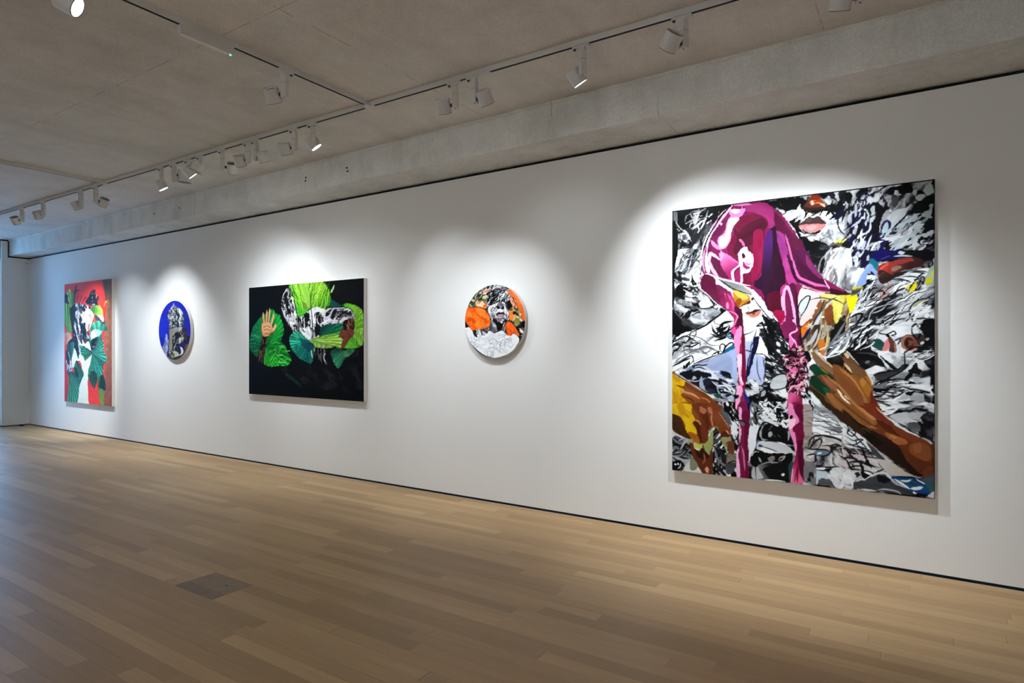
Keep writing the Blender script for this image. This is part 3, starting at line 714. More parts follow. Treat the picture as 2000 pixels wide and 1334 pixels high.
    c.fill([(700, 545), (900, 580), (1200, 680), (1100, 800), (1000, 1060), (800, 1230), (770, 1100), (720, 800)], (226, 208, 206), var=10)
    c.marble([(1130, 700), (1510, 720), (1510, 1345), (900, 1345), (1000, 1130), (1100, 850)], [(0, (70, 48, 26)), (.3, (128, 100, 60)), (.55, (180, 164, 134)), (.8, (214, 204, 190)), (1, (150, 110, 60))], 112, 5, .045, .8, seed=81)
    c.fill([(1320, 760), (1510, 720), (1490, 860), (1440, 1060), (1350, 1180), (1310, 900)], (204, 200, 84), var=24, ang=100, col2=(226, 220, 120), th=.56)
    c.fill([(1120, 700), (1300, 700), (1380, 760), (1200, 800), (1110, 760)], (216, 206, 130), var=24)
    c.fill([(1180, 950), (1300, 900), (1320, 1100), (1200, 1200)], (130, 76, 44), var=24, ang=100, rough=4)
    c.fill([(1080, 830), (1130, 810), (1110, 920), (1040, 1060), (920, 1230), (860, 1345), (790, 1345), (800, 1240), (960, 1080)], (140, 84, 48), var=20, ang=120)
    c.fill([(800, 1250), (870, 1200), (930, 1160), (920, 1250), (860, 1345), (795, 1345)], (226, 128, 24), var=14)
    c.stroke([(940, 1290), (1010, 1140), (1110, 980), (1140, 900)], 9, (60, 60, 66)); c.stroke([(1000, 1345), (1050, 1180), (1130, 1000)], 14, (200, 204, 210))
    for x, y in ((1040, 935), (955, 1090), (935, 1210), (1145, 1080), (1435, 1060)): c.stroke([(x - 5, y), (x + 5, y)], 9, (250, 236, 210), False)
    c.fill([(750, 920), (790, 830), (880, 745), (940, 770), (900, 900), (860, 1000), (800, 1040), (760, 990)], (206, 222, 230), var=10)
    c.stroke([(790, 1060), (750, 960), (780, 840), (870, 750), (930, 740), (930, 800), (870, 950), (800, 1050), (780, 1130)], 5, G0)
    c.stroke([(730, 640), (760, 600), (900, 620), (1080, 680)], 4, G1); c.stroke([(920, 800), (1120, 765), (1280, 790), (1370, 760)], 4, G0); c.stroke([(1160, 980), (1200, 860), (1300, 790), (1400, 820), (1510, 880)], 5, G1)
    c.fill([(1440, 1090), (1510, 1060), (1510, 1345), (1330, 1345), (1340, 1240)], (26, 24, 24), rough=4, col2=G2, th=.62)
    c.T(*C2)
    c.marble([(820, 0), (1330, 0), (1240, 380), (1180, 470), (1000, 350), (860, 450), (800, 380)], [(0, (60, 50, 36)), (.3, (110, 92, 66)), (.5, (160, 150, 130)), (.75, (206, 200, 192)), (1, (120, 90, 50))], 108, 5, .045, .8, seed=82)
    c.fill([(1080, 230), (1150, 190), (1200, 300), (1180, 430), (1130, 450), (1080, 330)], (206, 118, 40), var=20, ang=100)
    c.stroke([(1110, 40), (1050, 240), (980, 340)], 9, (196, 186, 166)); c.stroke([(1240, 60), (1210, 260), (1190, 400)], 7, (216, 200, 130)); c.stroke([(1060, 30), (980, 200), (870, 300)], 16, (190, 190, 196))
    c.fill([(795, 0), (900, 0), (870, 80), (820, 160), (800, 120)], (226, 124, 28), var=12)
    c.stroke([(940, 10), (870, 130), (820, 200)], 14, (34, 32, 78)); c.stroke([(780, 0), (790, 190)], 7, WH)
    c.fill([(1280, 60), (1510, 0), (1510, 720), (1330, 660), (1200, 480), (1250, 280)], (26, 24, 23), var=10, rough=3, col2=(60, 56, 52), th=.62)
    c.specks([(1280, 240), (1510, 20), (1510, 300), (1340, 330)], 12, 130, 9, [G3, WH, G2], -42, 18, 4)
    c.marble([(820, 380), (960, 420), (1010, 520), (920, 640), (960, 760), (900, 940), (1000, 1345), (700, 1345), (760, 900), (800, 500)], INK, 70, 2, .05, 1.6, seed=83)
    c.fill([(860, 640), (930, 560), (990, 490), (1030, 580), (960, 640), (890, 690)], WH, var=8); c.fill([(850, 720), (940, 690), (1000, 780), (930, 800), (870, 780)], G4, var=12)
    # ------------------------------------------------ centre: white face and beard between the drapes
    c.T(*B1)
    c.marble([(740, 390), (900, 460), (1220, 560), (1510, 640), (1510, 1345), (1250, 1345), (1250, 1020), (1120, 700), (980, 620), (830, 600), (800, 480)], [(0, G3), (.1, G4), (.2, WH), (1, WH)], 30, 3, .02, 1, seed=91)
    c.fill([(850, 460), (980, 480), (1290, 550), (1400, 640), (1380, 700), (1240, 670), (1080, 590), (960, 540)], (150, 152, 152), var=30, ang=20, f=.05)
    c.stroke([(860, 455), (960, 530), (1080, 610), (1200, 660), (1370, 710)], 9, (70, 72, 72)); c.stroke([(1370, 700), (1440, 740), (1510, 830)], 6, G0)
    c.fill([(1270, 560), (1400, 590), (1510, 640), (1510, 700), (1380, 660)], (236, 214, 210), var=8)
    c.fill([(1095, 690), (1130, 640), (1220, 690), (1340, 720), (1380, 790), (1360, 860), (1260, 890), (1180, 930), (1130, 860)], (196, 128, 46), var=22, ang=30)
    c.fill([(1110, 680), (1140, 645), (1280, 700), (1350, 760), (1290, 800), (1200, 770)], (236, 196, 92), var=14); c.fill([(1150, 800), (1220, 770), (1230, 850), (1180, 920), (1140, 870)], (150, 88, 30), var=14)
    c.fill([(1240, 890), (1380, 810), (1375, 860), (1300, 900), (1200, 930)], (84, 50, 22))
    c.fill([(1210, 930), (1380, 860), (1390, 960), (1280, 1010), (1230, 1000)], (255, 255, 252), var=3)
    c.T(*B2)
    c.marble([(0, 630), (90, 680), (220, 880), (330, 1050), (500, 1200), (590, 1345), (0, 1345)], [(0, K), (.12, G3), (.24, G4), (.45, WH), (1, WH)], 45, 3, .04, 1.1, seed=92)
    c.stroke([(0, 740), (80, 860), (140, 940), (260, 1080), (400, 1220), (500, 1345)], 5, G1)
    c.T(1290, 340, 4.168)
    c.fill([(693, 1132), (740, 1120), (770, 1108), (815, 1106), (800, 1150), (760, 1172), (725, 1160)], (214, 134, 118), var=16); c.fill([(693, 1132), (740, 1122), (770, 1104), (818, 1106), (770, 1128), (720, 1140)], (60, 34, 30), var=10)
    c.fill([(745, 1140), (770, 1132), (765, 1146)], (90, 40, 34))
    c.stroke([(690, 1030), (720, 1110), (690, 1130)], 3, G2); c.stroke([(735, 1050), (760, 1095)], 9, (186, 200, 198))
    c.T(*B2)
    c.marble([(60, 1240), (140, 1160), (200, 1200), (260, 1345), (60, 1345)], INKB, 60, 2, .07, 1.5, seed=93)
    c.specks([(240, 1100), (400, 1180), (560, 1345), (300, 1345)], 20, 80, 9, [K, K, G0], 55, 15, 94)
    c.T(*C2)
    c.marble([(0, 0), (520, 0), (600, 160), (610, 400), (590, 1000), (560, 1120), (300, 1100), (200, 640), (260, 420), (60, 200)], INK, 35, 2.6, .045, 1.2, seed=95, gain=1.2)
    c.marble([(220, 420), (560, 380), (590, 740), (210, 860)], [(0, K), (.2, G2), (.32, G4), (.6, WH), (1, WH)], 12, 4, .06, 1, seed=96)
    c.fill([(150, 180), (230, 100), (330, 150), (400, 280), (380, 360), (290, 400), (210, 300)], (30, 30, 32), var=12, rough=6)
    c.fill([(80, 40), (200, 0), (250, 120), (160, 170), (100, 130)], (34, 34, 38), rough=5, col2=G4, th=.6)
    c.specks([(230, 440), (600, 380), (590, 760), (220, 860)], 30, 90, 10, [K, K, G0], 25, 18, 97); c.specks([(240, 0), (540, 0), (600, 300), (420, 420)], 26, 90, 10, [K, G0], 62, 14, 98)
    c.fill([(300, 860), (420, 770), (540, 780), (575, 880), (510, 990), (330, 1010), (290, 960)], (206, 210, 212), var=22, f=.06)
    c.stroke([(130, 940), (290, 850), (400, 780), (520, 760), (575, 850), (540, 970), (400, 1015), (280, 990), (310, 850)], 5, G0)
    c.stroke([(0, 980), (90, 930), (200, 980), (320, 1000)], 6, K)
    c.marble([(0, 990), (110, 1000), (260, 960), (340, 1080), (540, 1120), (560, 1345), (0, 1345)], INKB, 40, 1.8, .045, 1.6, seed=99)
    c.fill([(30, 1140), (130, 1010), (210, 1020), (200, 1110), (80, 1140)], G3, var=20); c.stroke([(10, 1120), (140, 1040), (260, 980)], 6, K)
    c.T(*D2)
    c.marble([(0, 0), (540, 0), (560, 400), (420, 310), (250, 270), (60, 190)], INKB, 50, 1.8, .05, 1.7, seed=101)
    c.specks([(20, 0), (540, 0), (540, 330), (300, 260), (80, 160)], 40, 60, 8, [WH, G4, WH, K], 10, 80, 102, bend=.8)
    c.fill([(0, 120), (70, 180), (100, 300), (60, 520), (50, 660), (0, 700)], WH, var=5)
    c.marble([(60, 200), (160, 180), (420, 300), (300, 320), (180, 290), (100, 380)], PALE, 20, 2, .04, 1.2, seed=103)
    c.fill([(150, 380), (230, 300), (340, 330), (500, 400), (590, 520), (620, 640), (440, 590), (260, 570), (150, 500)], (17, 17, 18), var=8, rough=4)
    c.stroke([(330, 320), (180, 280), (110, 380), (90, 500), (140, 560), (300, 575)], 8, K); c.stroke([(170, 330), (120, 430), (140, 530), (230, 550)], 7, G3)
    c.fill([(240, 440), (280, 420), (300, 470), (260, 510), (240, 480)], G3); c.stroke([(270, 440), (350, 500)], 5, G3); c.stroke([(300, 330), (250, 400)], 10, G2); c.stroke([(550, 420), (560, 480), (540, 570)], 8, G3); c.stroke([(390, 470), (430, 510)], 5, G3)
    c.fill([(60, 640), (110, 570), (270, 575), (520, 640), (620, 720), (630, 760), (400, 745), (200, 745), (70, 700)], (206, 210, 214), var=14, ang=10); c.fill([(120, 690), (170, 665), (380, 740), (200, 742)], (240, 243, 245)); c.fill([(85, 650), (110, 620), (160, 640), (130, 660)], (40, 60, 110))
    c.stroke([(150, 650), (300, 700), (390, 740)], 4, K)
    c.fill([(0, 730), (60, 690), (250, 750), (520, 760), (620, 760), (600, 880), (480, 900), (300, 900), (100, 960), (0, 950)], (16, 17, 17), var=8, rough=4)
    c.fill([(230, 830), (340, 790), (350, 850), (280, 890)], (150, 142, 134), var=34, rough=4); c.stroke([(400, 860), (430, 820), (490, 800), (450, 860), (400, 870)], 6, (180, 172, 166)); c.stroke([(60, 800), (100, 830), (130, 900)], 7, G3); c.stroke([(10, 760), (60, 720), (100, 740)], 6, G3)
    c.stroke([(0, 965), (100, 940), (260, 890), (460, 910), (560, 890)], 7, (140, 140, 140)); c.stroke([(0, 930), (150, 940), (300, 910)], 5, K)
    c.grad([(0, 960), (180, 930), (600, 890), (620, 1000), (570, 1200), (300, 1190), (50, 1150), (0, 1145)], (60, 1040), (150, 152, 152), (320, 1010), (20, 21, 22), var=8)
    c.fill([(170, 980), (420, 930), (580, 960), (560, 1180), (360, 1170), (240, 1110)], (20, 21, 22), var=8, rough=4); c.fill([(0, 980), (80, 960), (120, 1050), (160, 1130), (0, 1140)], (186, 188, 188), var=16); c.fill([(555, 950), (620, 880), (600, 1010), (575, 1180), (560, 1150)], (40, 84, 86))
    c.fill([(440, 1080), (465, 1060), (490, 1075), (462, 1108)], (226, 226, 226)); c.stroke([(415, 1015), (440, 1040)], 4, G2); c.stroke([(100, 1050), (130, 1100)], 9, G4); c.stroke([(180, 1160), (350, 1170), (500, 1190)], 6, WH)
    c.stroke([(48, 0), (55, 600), (45, 900), (55, 1150)], 4, K)
    # ------------------------------------------------ white sleeve, blue cloth on the left
    c.T(*C1)
    c.marble([(105, 225), (600, 0), (1100, 0), (1110, 240), (960, 330), (880, 440), (560, 580), (420, 650), (230, 740), (105, 730)], [(0, G3), (.1, G4), (.2, WH), (1, (247, 249, 249))], -20, 3, .02, 1, seed=111)
    c.T(*B1)
    c.fill([(500, 1345), (440, 1345), (780, 1130), (990, 980), (1080, 1010), (1100, 1100), (1080, 1345)], (236, 239, 240), var=8)
    c.stroke([(380, 1345), (640, 1220), (820, 1090), (990, 970)], 8, K)
    for q in ([(790, 1110), (800, 1180), (900, 1200), (990, 1130)], [(740, 1180), (780, 1280), (830, 1345)], [(800, 1230), (900, 1260), (1010, 1230)], [(830, 1280), (880, 1310), (1030, 1210)]): c.stroke(q, 4, G2)
    c.T(*C1)
    for q in ([(760, 0), (790, 70), (880, 140), (970, 150)], [(820, 10), (880, 70), (980, 20)], [(900, 100), (1000, 60), (1040, 30)], [(840, 30), (900, 50), (960, 0)]): c.stroke(q, 9, K)
    c.specks([(820, 0), (980, 0), (940, 130), (860, 100)], 8, 90, 9, [K], -30, 25, 112)
    c.fill([(985, 140), (1030, 80), (1070, 170), (1020, 180)], (140, 190, 214)); c.stroke([(990, 150), (1050, 90), (1070, 190), (1000, 150)], 4, (20, 40, 60))
    for q in ([(360, 120), (560, 170), (660, 240), (740, 290), (870, 295)], [(180, 390), (300, 320), (500, 240), (590, 190)], [(350, 120), (480, 130), (500, 60), (480, 120)], [(690, 220), (780, 150), (850, 180)], [(440, 260), (560, 260), (540, 340)], [(120, 580), (300, 520), (420, 460), (450, 500), (460, 600)], [(120, 600), (300, 510), (410, 460), (440, 560), (230, 690)], [(270, 400), (330, 420), (280, 440)], [(600, 490), (450, 560)], [(105, 230), (250, 170), (500, 60)], [(160, 560), (200, 520), (250, 480)]): c.stroke(q, 4, G1)
    c.specks([(120, 230), (280, 190), (400, 200), (380, 320), (130, 420)], 26, 100, 8, [G0, G2, G3, K], -25, 40, 113); c.specks([(380, 390), (640, 340), (680, 400), (440, 460)], 12, 90, 10, [G2, G3], -8, 12, 114)
    for q in ([(150, 715), (270, 640)], [(190, 680), (235, 740)], [(280, 690), (300, 620), (310, 670), (350, 590), (340, 650), (380, 560), (385, 640)]): c.stroke(q, 7, K)
    c.stroke([(105, 640), (250, 560), (400, 500)], 8, K)
    c.fill([(105, 740), (230, 745), (460, 600), (700, 520), (900, 440), (1140, 330), (1165, 700), (1160, 960), (1060, 1020), (1090, 1120), (900, 1150), (780, 1100), (640, 1060), (480, 940), (330, 830)], (166, 180, 212), var=12, ang=-25)
    c.fill([(980, 400), (1140, 335), (1165, 800), (1100, 900), (1080, 520)], (178, 192, 228), var=8)
    c.marble([(230, 745), (460, 610), (640, 620), (760, 700), (1000, 720), (1090, 860), (1050, 1000), (1060, 1140), (860, 1150), (640, 1060), (480, 940), (330, 830)], [(0, (18, 19, 26)), (.38, (30, 33, 44)), (.5, (64, 70, 86)), (.62, (128, 142, 172)), (.8, (166, 180, 210)), (1, (226, 230, 240))], 18, 2.2, .028, 1.4, seed=115)
    c.fill([(250, 750), (420, 690), (600, 720), (720, 740), (740, 810), (600, 820), (560, 900), (460, 910), (320, 820)], (26, 27, 34), var=10, rough=4); c.fill([(620, 850), (720, 830), (750, 900), (700, 960), (620, 930)], (40, 43, 54), rough=3); c.fill([(690, 1010), (860, 980), (880, 1060), (720, 1070)], (44, 52, 66), rough=3); c.fill([(940, 850), (1090, 860), (1000, 890), (930, 880)], (24, 24, 34), rough=3)
    c.fill([(540, 900), (590, 790), (610, 900), (640, 1020), (560, 980)], (166, 178, 200), var=12); c.fill([(430, 830), (460, 790), (500, 830), (460, 850)], (190, 195, 205))
    for q in ([(420, 690), (520, 690), (640, 710)], [(480, 640), (560, 640), (680, 660), (760, 720)], [(430, 720), (560, 680), (640, 720)], [(360, 850), (480, 880), (560, 860)]): c.stroke(q, 5, (206, 210, 220))
    for q in ([(520, 600), (600, 620), (690, 600)], [(480, 660), (560, 650), (660, 690)], [(560, 570), (700, 540)], [(460, 590), (640, 520), (860, 440)]): c.stroke(q, 6, (24, 25, 34))
    c.specks([(860, 880), (1100, 860), (1060, 1130), (880, 1120)], 40, 80, 9, [(24, 25, 34), (24, 25, 34), WH, (180, 190, 210)], 25, 30, 116)
    c.fill([(780, 1090), (900, 1090), (880, 1150), (820, 1140)], (40, 80, 70))
    c.fill([(955, 420), (970, 370), (1080, 300), (1130, 270), (1145, 320), (1060, 370), (980, 410)], (30, 116, 156), var=10); c.stroke([(950, 340), (1000, 290), (1070, 245), (1110, 270)], 6, K); c.fill([(960, 350), (1020, 290), (1070, 260), (1090, 280), (980, 350)], (236, 244, 246))
    c.stroke([(750, 460), (800, 420), (870, 390), (850, 430), (920, 420)], 6, K); c.stroke([(940, 420), (890, 370), (890, 290), (940, 270), (970, 320), (930, 420)], 5, K)
    # right of the left drape: navy strap, pale blue
    c.fill([(1290, 200), (1510, 150), (1510, 900), (1350, 870), (1310, 700), (1300, 380)], (186, 196, 230), var=10)
    c.fill([(1290, 0), (1510, 0), (1510, 160), (1300, 210)], (232, 235, 238), var=8); c.scrib([(1320, 20), (1490, 20), (1490, 140), (1320, 160)], 5, 160, 4, [G1], .3, 117, 120)
    c.T(*C2)
    c.fill([(0, 220), (40, 180), (90, 160), (100, 190), (240, 390), (220, 480), (170, 470), (200, 500), (180, 890), (80, 940), (0, 900)], (190, 200, 232), var=8)
    c.fill([(90, 220), (140, 190), (200, 290), (245, 390), (220, 475), (40, 420), (60, 340)], (250, 252, 252), var=4)
    c.stroke([(40, 430), (220, 480), (190, 900)], 5, G0); c.stroke([(75, 480), (80, 700), (140, 900)], 4, G1); c.stroke([(170, 480), (200, 700), (180, 860)], 5, (70, 76, 110))
    c.fill([(20, 170), (110, 150), (60, 330), (0, 520), (0, 280)], (26, 28, 62), var=8); c.stroke([(60, 210), (10, 400)], 6, (130, 140, 190))
    c.T(*C1)
    c.fill([(1450, 190), (1510, 150), (1510, 300), (1430, 520), (1370, 740), (1330, 830), (1325, 1000), (1300, 1000), (1310, 780), (1340, 560), (1400, 380)], (26, 28, 62), var=8)
    c.stroke([(1400, 400), (1360, 540), (1345, 640)], 5, (110, 120, 180)); c.stroke([(1240, 350), (1380, 390), (1510, 430)], 4, K)
    c.marble([(1330, 870), (1510, 900), (1510, 1345), (1390, 1345), (1370, 1200), (1300, 1040)], PALE, 40, 2, .04, 1.3, seed=118)
    c.fill([(1390, 900), (1440, 930), (1490, 890), (1490, 960), (1440, 970)], WH); c.specks([(1360, 1160), (1500, 1100), (1500, 1300), (1400, 1300)], 10, 90, 12, [K, G0], -20, 40, 119)
    c.T(*D1)
    c.marble([(840, 0), (1180, 0), (1190, 400), (1170, 900), (1150, 1180), (770, 1150), (770, 740), (950, 560), (1060, 500), (1040, 330)], [(0, K), (.22, G0), (.34, G2), (.5, G4), (1, WH)], 70, 2.5, .04, 1.3, seed=121)
    c.fill([(860, 0), (960, 60), (1040, 200), (1080, 340), (1000, 290), (900, 130)], (96, 98, 102), var=18, ang=60)
    c.specks([(960, 20), (1130, 20), (1130, 250), (1040, 260)], 34, 40, 10, [K, K, WH], 60, 50, 122)
    c.stroke([(1120, 120), (1160, 90), (1200, 70)], 5, K); c.stroke([(1130, 280), (1200, 400), (1170, 560), (1190, 640), (1160, 800)], 6, G0)
    # lower-left grey
    c.marble([(100, 390), (240, 520), (380, 600), (440, 780), (380, 940), (280, 1080), (100, 1090)], [(0, K), (.3, G0), (.45, G1), (.65, G2), (1, G4)], 30, 2, .035, 1.5, seed=123)
    c.fill([(105, 395), (240, 520), (330, 570), (270, 560), (160, 510), (110, 560)], G4, var=10)
    c.specks([(110, 540), (340, 600), (420, 760), (140, 800)], 24, 110, 9, [K, G0, G3, G2], -15, 50, 124); c.stroke([(110, 840), (200, 880), (320, 920), (420, 890)], 12, G3)
    c.fill([(110, 940), (250, 930), (300, 980), (250, 1060), (110, 1070)], K, rough=4); c.stroke([(155, 980), (165, 985)], 9, WH, False); c.stroke([(195, 970), (200, 980)], 8, WH, False); c.stroke([(240, 960), (230, 1020), (190, 1050)], 6, G4)
    c.fill([(290, 1080), (340, 980), (440, 880), (500, 1000), (600, 1130), (420, 1110)], (206, 206, 202), var=16)
    # grey wedge between fingers
    c.fill([(775, 440), (800, 420), (880, 560), (960, 700), (1000, 900), (990, 1160), (800, 1140), (770, 1000)], (196, 198, 198), var=16)
    c.fill([(780, 440), (850, 450), (890, 560), (800, 640), (780, 600)], (96, 98, 104), var=16)
    c.specks([(790, 480), (860, 480), (980, 820), (850, 840)], 40, 120, 9, [K, K, G1, WH], -52, 10, 125); c.specks([(810, 860), (940, 860), (940, 1100), (810, 1100)], 14, 130, 13, [K, G0, G2], 70, 25, 126)
    c.fill([(990, 820), (1140, 800), (1165, 900), (1130, 960), (1000, 980)], (122, 118, 104), var=26, f=.06); c.fill([(980, 980), (1120, 960), (1110, 1100), (1000, 1140)], (80, 80, 84), var=30, f=.06); c.stroke([(1000, 980), (1080, 930), (1170, 940)], 5, K); c.stroke([(985, 560), (990, 800), (980, 1160)], 4, G1)
    # ------------------------------------------------ yellow-brown hand, lower left
    c.T(*C1)
    BR = (126, 70, 38)
    c.grad([(105, 745), (220, 790), (480, 950), (700, 1110), (830, 1220), (850, 1345), (105, 1345)], (300, 1100), (150, 92, 44), (800, 1200), (128, 66, 34), var=14)
    c.fill([(105, 770), (260, 830), (340, 890), (290, 960), (300, 1050), (240, 1100), (320, 1180), (440, 1300), (440, 1345), (105, 1345)], (224, 186, 30), var=20, ang=70, col2=(200, 150, 24), th=.62)
    c.fill([(330, 880), (500, 980), (700, 1110), (720, 1180), (560, 1080), (380, 1000), (330, 960)], (120, 68, 40), var=12); c.stroke([(170, 940), (280, 980), (330, 1000)], 9, (120, 72, 30))
    c.stroke([(250, 1010), (330, 1060), (440, 1090), (560, 1170)], 11, (208, 150, 110)); c.stroke([(560, 1140), (680, 1180), (740, 1260)], 7, (186, 122, 84)); c.stroke([(300, 1120), (450, 1200), (560, 1345)], 9, (104, 52, 26))
    c.stroke([(115, 760), (300, 850), (500, 975), (640, 1060)], 8, (214, 180, 150)); c.stroke([(640, 1060), (780, 1170)], 8, (220, 206, 90)); c.stroke([(105, 740), (300, 845), (480, 960)], 4, K)
    c.T(*D1)
    c.grad([(105, 0), (850, 0), (900, 150), (1030, 360), (1060, 520), (920, 540), (850, 420), (770, 380), (700, 440), (690, 560), (640, 640), (560, 650), (440, 590), (240, 510), (105, 390)], (300, 300), (150, 92, 40), (800, 100), (122, 62, 34), var=16)
    c.fill([(105, 130), (200, 190), (280, 300), (330, 440), (420, 580), (300, 540), (200, 480), (105, 380)], (70, 44, 22), var=14, ang=60)
    c.fill([(105, 0), (420, 0), (420, 120), (480, 260), (440, 300), (500, 420), (510, 490), (430, 500), (350, 470), (310, 330), (250, 210), (105, 140)], (226, 188, 28), var=22, ang=60, col2=(196, 150, 30), th=.64)
    c.fill([(430, 0), (740, 0), (770, 100), (760, 300), (690, 430), (690, 560), (640, 640), (520, 600), (510, 450), (450, 300), (560, 300), (520, 180)], (114, 58, 30), var=20, ang=70, f=.02)
    c.fill([(450, 300), (480, 280), (560, 340), (580, 520), (600, 620), (540, 620), (510, 450)], (84, 42, 22), var=10)
    c.fill([(560, 30), (620, 60), (670, 110), (620, 160), (560, 120)], (190, 126, 96), al=.8, var=8); c.fill([(680, 60), (740, 60), (760, 150), (710, 140)], (196, 132, 104), al=.8, var=8)
    c.stroke([(660, 130), (680, 250), (690, 420)], 8, (80, 40, 22)); c.stroke([(760, 110), (745, 250), (780, 380)], 8, (190, 130, 100)); c.stroke([(480, 250), (540, 290), (570, 340)], 8, (206, 150, 90)); c.stroke([(310, 100), (400, 200), (450, 300)], 10, (224, 170, 40))
    c.fill([(760, 200), (800, 110), (880, 130), (1000, 320), (1060, 470), (1030, 540), (920, 540), (870, 440), (800, 360)], (126, 68, 38), var=18, ang=60); c.stroke([(860, 130), (960, 260), (1040, 400)], 5, (190, 140, 110)); c.fill([(900, 480), (980, 440), (1040, 500), (1010, 540), (920, 540)], (90, 44, 24)); c.fill([(975, 430), (1010, 440), (1045, 500), (1010, 480)], (206, 160, 140))
    c.fill([(360, 460), (500, 490), (560, 640), (440, 590)], (166, 100, 36), var=14)
    c.fill([(340, 620), (400, 570), (450, 580), (430, 650), (370, 650)], (166, 168, 110), var=12)
    c.fill([(450, 610), (540, 660), (610, 640), (600, 700), (580, 770), (530, 740), (460, 710), (480, 680)], (190, 192, 96), var=14, smooth=False); c.fill([(610, 650), (690, 600), (700, 520), (740, 440), (780, 410), (770, 700), (710, 780), (720, 840), (690, 830), (640, 780)], (162, 168, 104), var=14, smooth=False)
    c.fill([(380, 630), (450, 640), (470, 720), (540, 760), (600, 700), (660, 790), (720, 830), (770, 690), (770, 1110), (720, 1140), (600, 1120), (500, 960), (430, 840)], (98, 48, 24), var=18, ang=75, f=.02, smooth=False)
    c.fill([(440, 650), (470, 730), (560, 780), (600, 720), (700, 850), (640, 900), (520, 860)], (56, 28, 16), var=8); c.stroke([(620, 800), (640, 900), (600, 980)], 10, (146, 84, 60)); c.fill([(640, 1060), (670, 1020), (700, 1060), (700, 1120), (660, 1110)], (222, 160, 140))
    c.fill([(390, 930), (440, 870), (520, 990), (480, 1080), (400, 1060)], (132, 134, 106), var=12)
    c.fill([(990, 620), (1050, 580), (1110, 620), (1120, 800), (1050, 800), (1010, 700)], (108, 62, 36), var=16); c.fill([(900, 560), (1000, 540), (1080, 590), (1000, 620), (950, 680)], (150, 150, 100), var=12); c.fill([(960, 680), (1000, 690), (1010, 800), (990, 790)], (176, 178, 130)); c.stroke([(780, 380), (830, 370), (860, 440)], 8, (130, 126, 80))
    # ------------------------------------------------ the magenta hood and its two drips
    M, ML, MD, MW, PK = (132, 36, 88), (186, 66, 134), (92, 24, 62), (64, 20, 48), (244, 176, 220)
    c.T(1290, 340, 4.168)
    c.fill([(590, 248), (700, 228), (800, 226), (880, 240), (940, 320), (1020, 400), (1110, 510), (1200, 640), (1170, 870), (1120, 1000), (1140, 1340), (1010, 1340), (960, 1200), (800, 960), (640, 890), (500, 850), (400, 810), (345, 830), (320, 870), (335, 960), (420, 1010), (560, 1130), (600, 1180), (590, 1340), (660, 1340), (640, 1100), (600, 1030), (570, 960), (450, 900), (440, 850), (370, 815), (345, 800), (345, 640), (370, 520), (450, 370), (530, 290)], M, var=18, ang=70, f=.02, smooth=False)
    c.T(*OV)
    c.fill([(290, 118), (330, 108), (400, 108), (440, 130), (500, 190), (560, 290), (620, 390), (735, 466), (660, 462), (540, 420), (545, 700), (510, 690), (500, 620), (450, 560), (390, 480), (330, 430), (200, 392), (172, 380), (170, 300), (200, 230), (245, 160)], M, var=14, ang=75, f=.02)
    c.T(1290, 340, 4.168)
    # folds of the crown
    c.fill([(590, 380), (720, 330), (860, 330), (900, 400), (860, 440), (840, 600), (830, 760), (770, 880), (700, 905), (560, 830), (620, 730), (540, 620), (600, 480)], (122, 30, 66), var=20, ang=60, col2=(96, 22, 50), th=.58, f=.03)
    c.fill([(720, 400), (820, 360), (870, 400), (840, 480), (760, 560), (660, 620), (600, 640), (640, 480)], (86, 26, 50), var=16, ang=-25)
    c.fill([(760, 470), (835, 470), (832, 700), (790, 840), (740, 860), (750, 640)], (144, 30, 74), var=16, ang=85)
    c.fill([(700, 250), (860, 236), (930, 330), (925, 420), (880, 440), (870, 370), (790, 320), (700, 300)], (156, 52, 112), var=16, ang=25)
    c.fill([(350, 640), (400, 520), (480, 400), (540, 370), (520, 440), (450, 540), (410, 620), (390, 800), (345, 800)], (110, 34, 80), var=14)
    c.grad([(420, 640), (480, 680), (560, 800), (600, 870), (450, 840), (400, 700)], (430, 680), (90, 26, 64), (570, 830), (170, 56, 120), var=12)
    c.fill([(420, 680), (470, 720), (560, 850), (480, 830), (430, 740)], (98, 32, 66), var=12)
    c.grad([(480, 640), (560, 660), (640, 740), (580, 790), (580, 860), (500, 760)], (500, 650), (236, 150, 200), (580, 800), (160, 40, 100), var=12)
    c.fill([(890, 450), (950, 440), (970, 620), (1010, 800), (1020, 880), (980, 960), (1000, 1080), (880, 1110), (830, 960), (760, 900), (830, 800), (845, 560)], (54, 20, 44), var=12, ang=85)
    c.grad([(845, 540), (900, 450), (910, 640), (880, 860), (820, 940), (760, 900), (820, 820)], (850, 560), (84, 40, 110), (880, 820), (52, 22, 52), var=8)
    c.fill([(870, 980), (960, 960), (1000, 1090), (960, 1140), (880, 1100)], (92, 22, 46), var=12, ang=80)
    c.fill([(945, 470), (990, 440), (1050, 600), (1100, 760), (1130, 880), (1090, 900), (1040, 860), (990, 660)], (146, 56, 124), var=16, ang=70)
    c.grad([(950, 480), (1000, 560), (1060, 760), (1100, 900), (1040, 890), (990, 700), (955, 560)], (960, 500), (130, 50, 120), (1070, 860), (196, 78, 150), var=14)
    c.fill([(930, 310), (1000, 380), (1060, 460), (1110, 510), (1167, 580), (1167, 860), (1120, 830), (1060, 680), (1010, 500), (940, 440)], (92, 26, 62), var=14, ang=65)
    c.fill([(1010, 470), (1060, 600), (1100, 740), (1140, 850), (1110, 860), (1050, 680)], (84, 22, 52), var=10, ang=70)
    c.stroke([(1015, 480), (1050, 600), (1080, 720), (1120, 840)], 9, (214, 110, 170))
